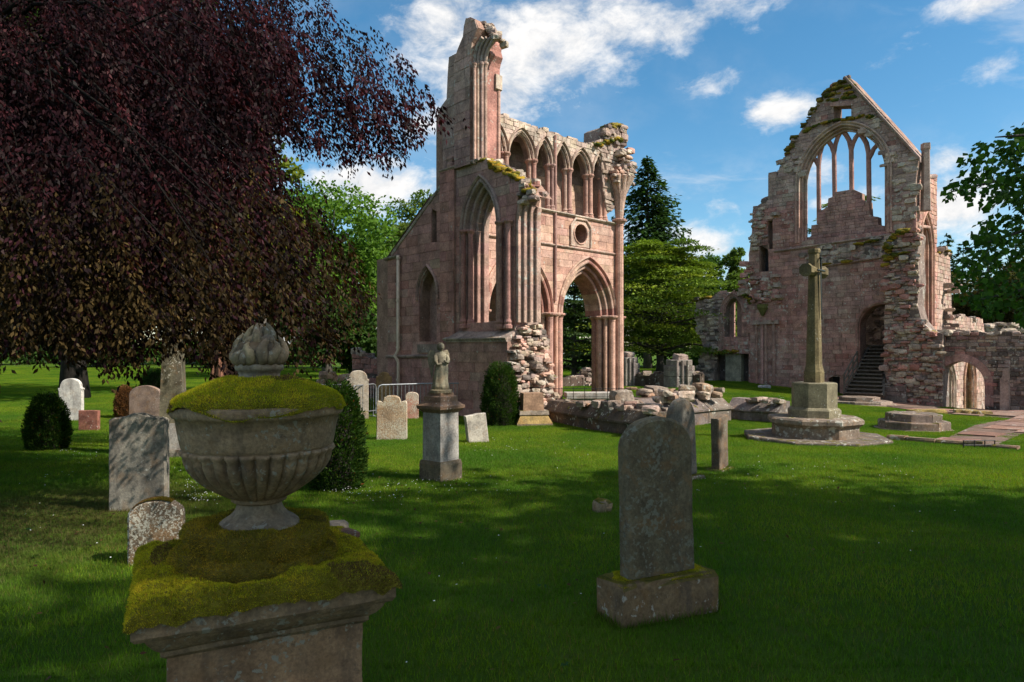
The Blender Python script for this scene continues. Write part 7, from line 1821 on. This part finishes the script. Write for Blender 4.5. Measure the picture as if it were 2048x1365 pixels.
def background():
    GR = [(0.055, 0.115, 0.020), (0.070, 0.135, 0.022), (0.042, 0.095, 0.018)]; YG = [(0.10, 0.15, 0.030), (0.085, 0.135, 0.028), (0.12, 0.165, 0.035)]; DG = [(0.035, 0.072, 0.016), (0.045, 0.085, 0.018), (0.028, 0.060, 0.015)]
    CE = [(0.15, 0.215, 0.030), (0.10, 0.16, 0.028), (0.20, 0.25, 0.034)]; FI = [(0.032, 0.070, 0.022), (0.042, 0.082, 0.024), (0.026, 0.056, 0.020)]
    grp = 'trees behind the ruins'
    def top(py, d): return EYE+(HOR-py)/FPX*d
    def pl(px, d): x = (px-CX)/FPX*d; return Vector((x, d, G(x, d)))
    def bl(px, d, ytop, wpx, cb, cols, lab, seed, n=16000, cl=50, size=0.26, **kw):
        p = pl(px, d); return broadleaf('broadleaf_tree', p, top(ytop, d)-p.z, wpx*d/FPX/2, cb, cols, lab, cl, n, size, seed, grp, **kw)
    bl(655, 46, 318, 270, 2.0, [(0.085, 0.165, 0.022), (0.105, 0.19, 0.026), (0.065, 0.135, 0.02)], 'big green broadleaf tree between the copper beech and the transept', 51, 24000, 70)
    bl(835, 52, 352, 150, 3.0, YG, 'pale yellow green tree behind the left slope of the transept', 52, 14000, 44)
    bl(745, 60, 400, 170, 1.0, [(0.085, 0.165, 0.022), (0.07, 0.14, 0.02)], 'mid green tree close against the left corner of the transept', 53)
    bl(700, 40, 590, 170, 0.2, DG, 'low dense dark tree behind the broken pink wall', 54, 12000, 40)
    for k, (px, d, yt, w) in enumerate(((-60, 80, 300, 420), (200, 85, 330, 380), (430, 78, 340, 360), (560, 70, 420, 260))):
        bl(px, d, yt, w, 1.0, (GR, DG, GR, DG)[k], ('green tree at the far left edge beyond the field', 'dark tree behind the copper beech beyond the white gravestone', 'green tree far behind the obelisk', 'dark green tree far behind the urn finial')[k], 60+k, 15000, 46, 0.42)
    bl(150, 27, -220, 720, 1.5, DG, 'tall dark evergreen oak standing close behind the copper beech', 64, 26000, 80, 0.34, bark=M['darkbark'])
    bl(520, 30, 150, 190, 3.0, [(0.17, 0.19, 0.02), (0.13, 0.16, 0.02)], 'yellow green sunlit tree glimpsed through the gap in the copper beech', 65, 9000, 36, 0.22)
    for k in range(9):
        px = -60+k*82; d = 62+(k % 3)*5; p = pl(px, d)
        broadleaf('hedge_bush', p, 2.6+0.5*(k % 2), 3.2, 0.1, DG if k % 2 else GR, '%s bush of the far left hedge beyond the field' % ('first', 'second', 'third', 'fourth', 'fifth', 'sixth', 'seventh', 'eighth', 'ninth')[k], 22, 4500, 0.3, 80+k, 'bushes of the far hedge', cat='bush')
    # centre
    p = pl(1296, 58); fir('fir_tree', p, top(312, 58)-p.z, 4.6, FI, 'tall dark fir rising right behind the arcade wall', 3, 54, grp, 0.16, 0.46, 0.25, 60, 2.0)
    p = pl(1268, 43); cedar('cedar_tree', p+Vector((1.6, 0, 0)), top(478, 43)-p.z, 6.6, CE, 'broad yellow green cedar with level branches between the two ruins', 5, 110, grp, 0.22, 0.20, 56000)
    bl(1400, 62, 480, 120, 1.0, GR, 'green tree behind the cedar', 71, 12000)
    bl(1478, 60, 462, 80, 1.0, YG, 'slim light green tree left of the gabled ruin', 72, 9000, 34)
    bl(1330, 60, 560, 190, 0.2, DG, 'dark low tree filling the gap beneath the cedar', 73, 14000)
    bl(1430, 52, 610, 130, 0.1, DG, 'dark bushy tree at the left foot of the gabled ruin', 74, 10000)
    p = pl(1150, 41); cedar('weeping_conifer', p, top(545, 41)-p.z, 2.6, [(0.06, 0.095, 0.035), (0.045, 0.075, 0.03), (0.075, 0.105, 0.045)], 'grey green weeping conifer seen through the right arch', 15, 40, grp, 0.10, 0.2, 16000)
    bl(1110, 70, 600, 200, 0.3, GR, 'green tree far beyond the open arches', 75, 12000)
    bl(1020, 62, 560, 160, 0.2, DG, 'dark tree behind the left arch', 76, 12000)
    # right
    p = pl(1690, 54); cedar('cedar_tree', p, top(392, 54)-p.z, 4.6, CE, 'cedar behind the great traceried window', 25, 40, grp, 0.3, 0.3, 16000)
    for k, (px, d, yt, r) in enumerate(((1893, 62, 468, 2.4), (1925, 66, 485, 2.6), (1975, 60, 440, 3.0), (2030, 64, 430, 3.0))):
        p = pl(px, d); fir('fir_tree', p, top(yt, d)-p.z, r, FI, ('slender dark fir right beside the gabled ruin', 'second dark fir right of the gabled ruin', 'dark fir behind the hanging lime leaves', 'dark fir at the far right edge')[k], 30+k, 26, grp, 0.35, 0.4, 0.05, 26)
    BR = [(0.075, 0.058, 0.022), (0.060, 0.060, 0.020), (0.050, 0.040, 0.018)]
    for k, (px, d, yt, w) in enumerate(((1945, 56, 520, 150), (2050, 52, 500, 170))): bl(px, d, yt, w, 0.2, BR, ('olive brown tree mass above the tumbled wall at right', 'olive brown tree at the right edge under the limes')[k], 90+k, 14000, 46, 0.24)
    # beneath the beech
    yew_bush(243, 838, 34, 772, 'dry brown dead shrub beside the dark pinkish headstone', 5, None, 1.0, 'dead_shrub', [(0.16, 0.07, 0.03), (0.22, 0.10, 0.04), (0.10, 0.05, 0.025)])
    yew_bush(300, 800, 46, 738, 'small dark green bush behind the pinkish headstone', 6, None, 1.0, 'small_bush', [(0.015, 0.04, 0.008), (0.02, 0.055, 0.01)])
    yew_bush(690, 800, 60, 752, 'brownish dry shrub left of the tall grey headstone', 9, None, 1.0, 'dry_shrub', [(0.16, 0.10, 0.04), (0.20, 0.12, 0.05)])
    c = hit(448, 806); t = thing('red_barked_tree', c, 'shaggy red brown trunk behind the urn finial', 'tree')
    w = 44*c.y/FPX/2; rnd = random.Random(2)
    rings = []
    for k in range(14):
        z = k*0.22-0.1; rings.append([c+Vector((math.cos(a)*w*(1.25-0.03*k)*(1+0.10*math.sin(a*9+k*0.4)), math.sin(a)*w*(1.25-0.03*k)*(1+0.10*math.sin(a*9+k*0.4)), z)) for a in np.linspace(0, 6.283, 33)[:-1]])
    mesh('trunk', *loft_vf(rings), M['redbark'], t)
    rs = np.random.RandomState(4); n = 5000; q = unit(rs, n)*rs.uniform(0.5, 1, (n, 1))*np.array([1.2, 1.2, 0.9])+np.array(c+Vector((0, 0, 3.3)))
    leaf_mesh('crown', q, rs.normal(0, 1, (n, 3)), rs.normal(0, 1, (n, 3)), 0.10, 0.05, np.array([[0.02, 0.03, 0.012]])*rs.uniform(0.6, 1.5, (n, 1)), M['needle'], t)
    # car far off
    c = Vector(((1136-CX)/FPX*88, 88, 0)); c.z = G(c.x, c.y); t = thing('parked_car', c, 'pale car parked far off, glimpsed through the right arch', 'car')
    prof = [(-2.0, 0.35), (-2.05, 0.75), (-1.9, 0.95), (-1.2, 1.02), (-0.75, 1.42), (0.75, 1.45), (1.35, 1.05), (1.95, 0.92), (2.05, 0.6), (2.0, 0.35)]
    v, f = loft_vf([[c+Vector((x, y, z)) for x, z in prof] for y in (-0.85, 0.85)]); mesh('body', v, f, plain_mat('car_paint', (0.6, 0.62, 0.66), 0.3), t)
    v, f = loft_vf([[c+Vector((x, y, z)) for x, z in ((-1.05, 1.04), (-0.7, 1.36), (0.7, 1.39), (1.15, 1.07))] for y in (-0.86, -0.84)]); mesh('side_window', v, f, M['dark'], t)
    for x in (-1.3, 1.3):
        for y in (-0.8, 0.8): v, f = tube_vf([c+Vector((x, y-0.1, 0.32)), c+Vector((x, y+0.1, 0.32))], 0.32, 14); mesh('wheel', v, f, M['iron'], t)
# ------------------------------------------------------------------ build
ground(); paths()
north_transept()
dl, dr = south_transept(); timber_stairs(dl, dr); cloister_wall()
low_ruins(); memorial_cross(); octagon_bases(); barriers(); graves(); statue_pedestal(); urn_monument()
background()
yew_bush(1000, 853, 70, 727, 'tall clipped yew column right of the angel statue', 1)
yew_bush(664, 985, 106, 768, 'dark clipped yew column right behind the urn', 2)
yew_bush(78, 903, 70, 790, 'round dark clipped yew at the left edge', 3)
shade_limes(); copper_beech()
daisies(); lawn(); tufts()
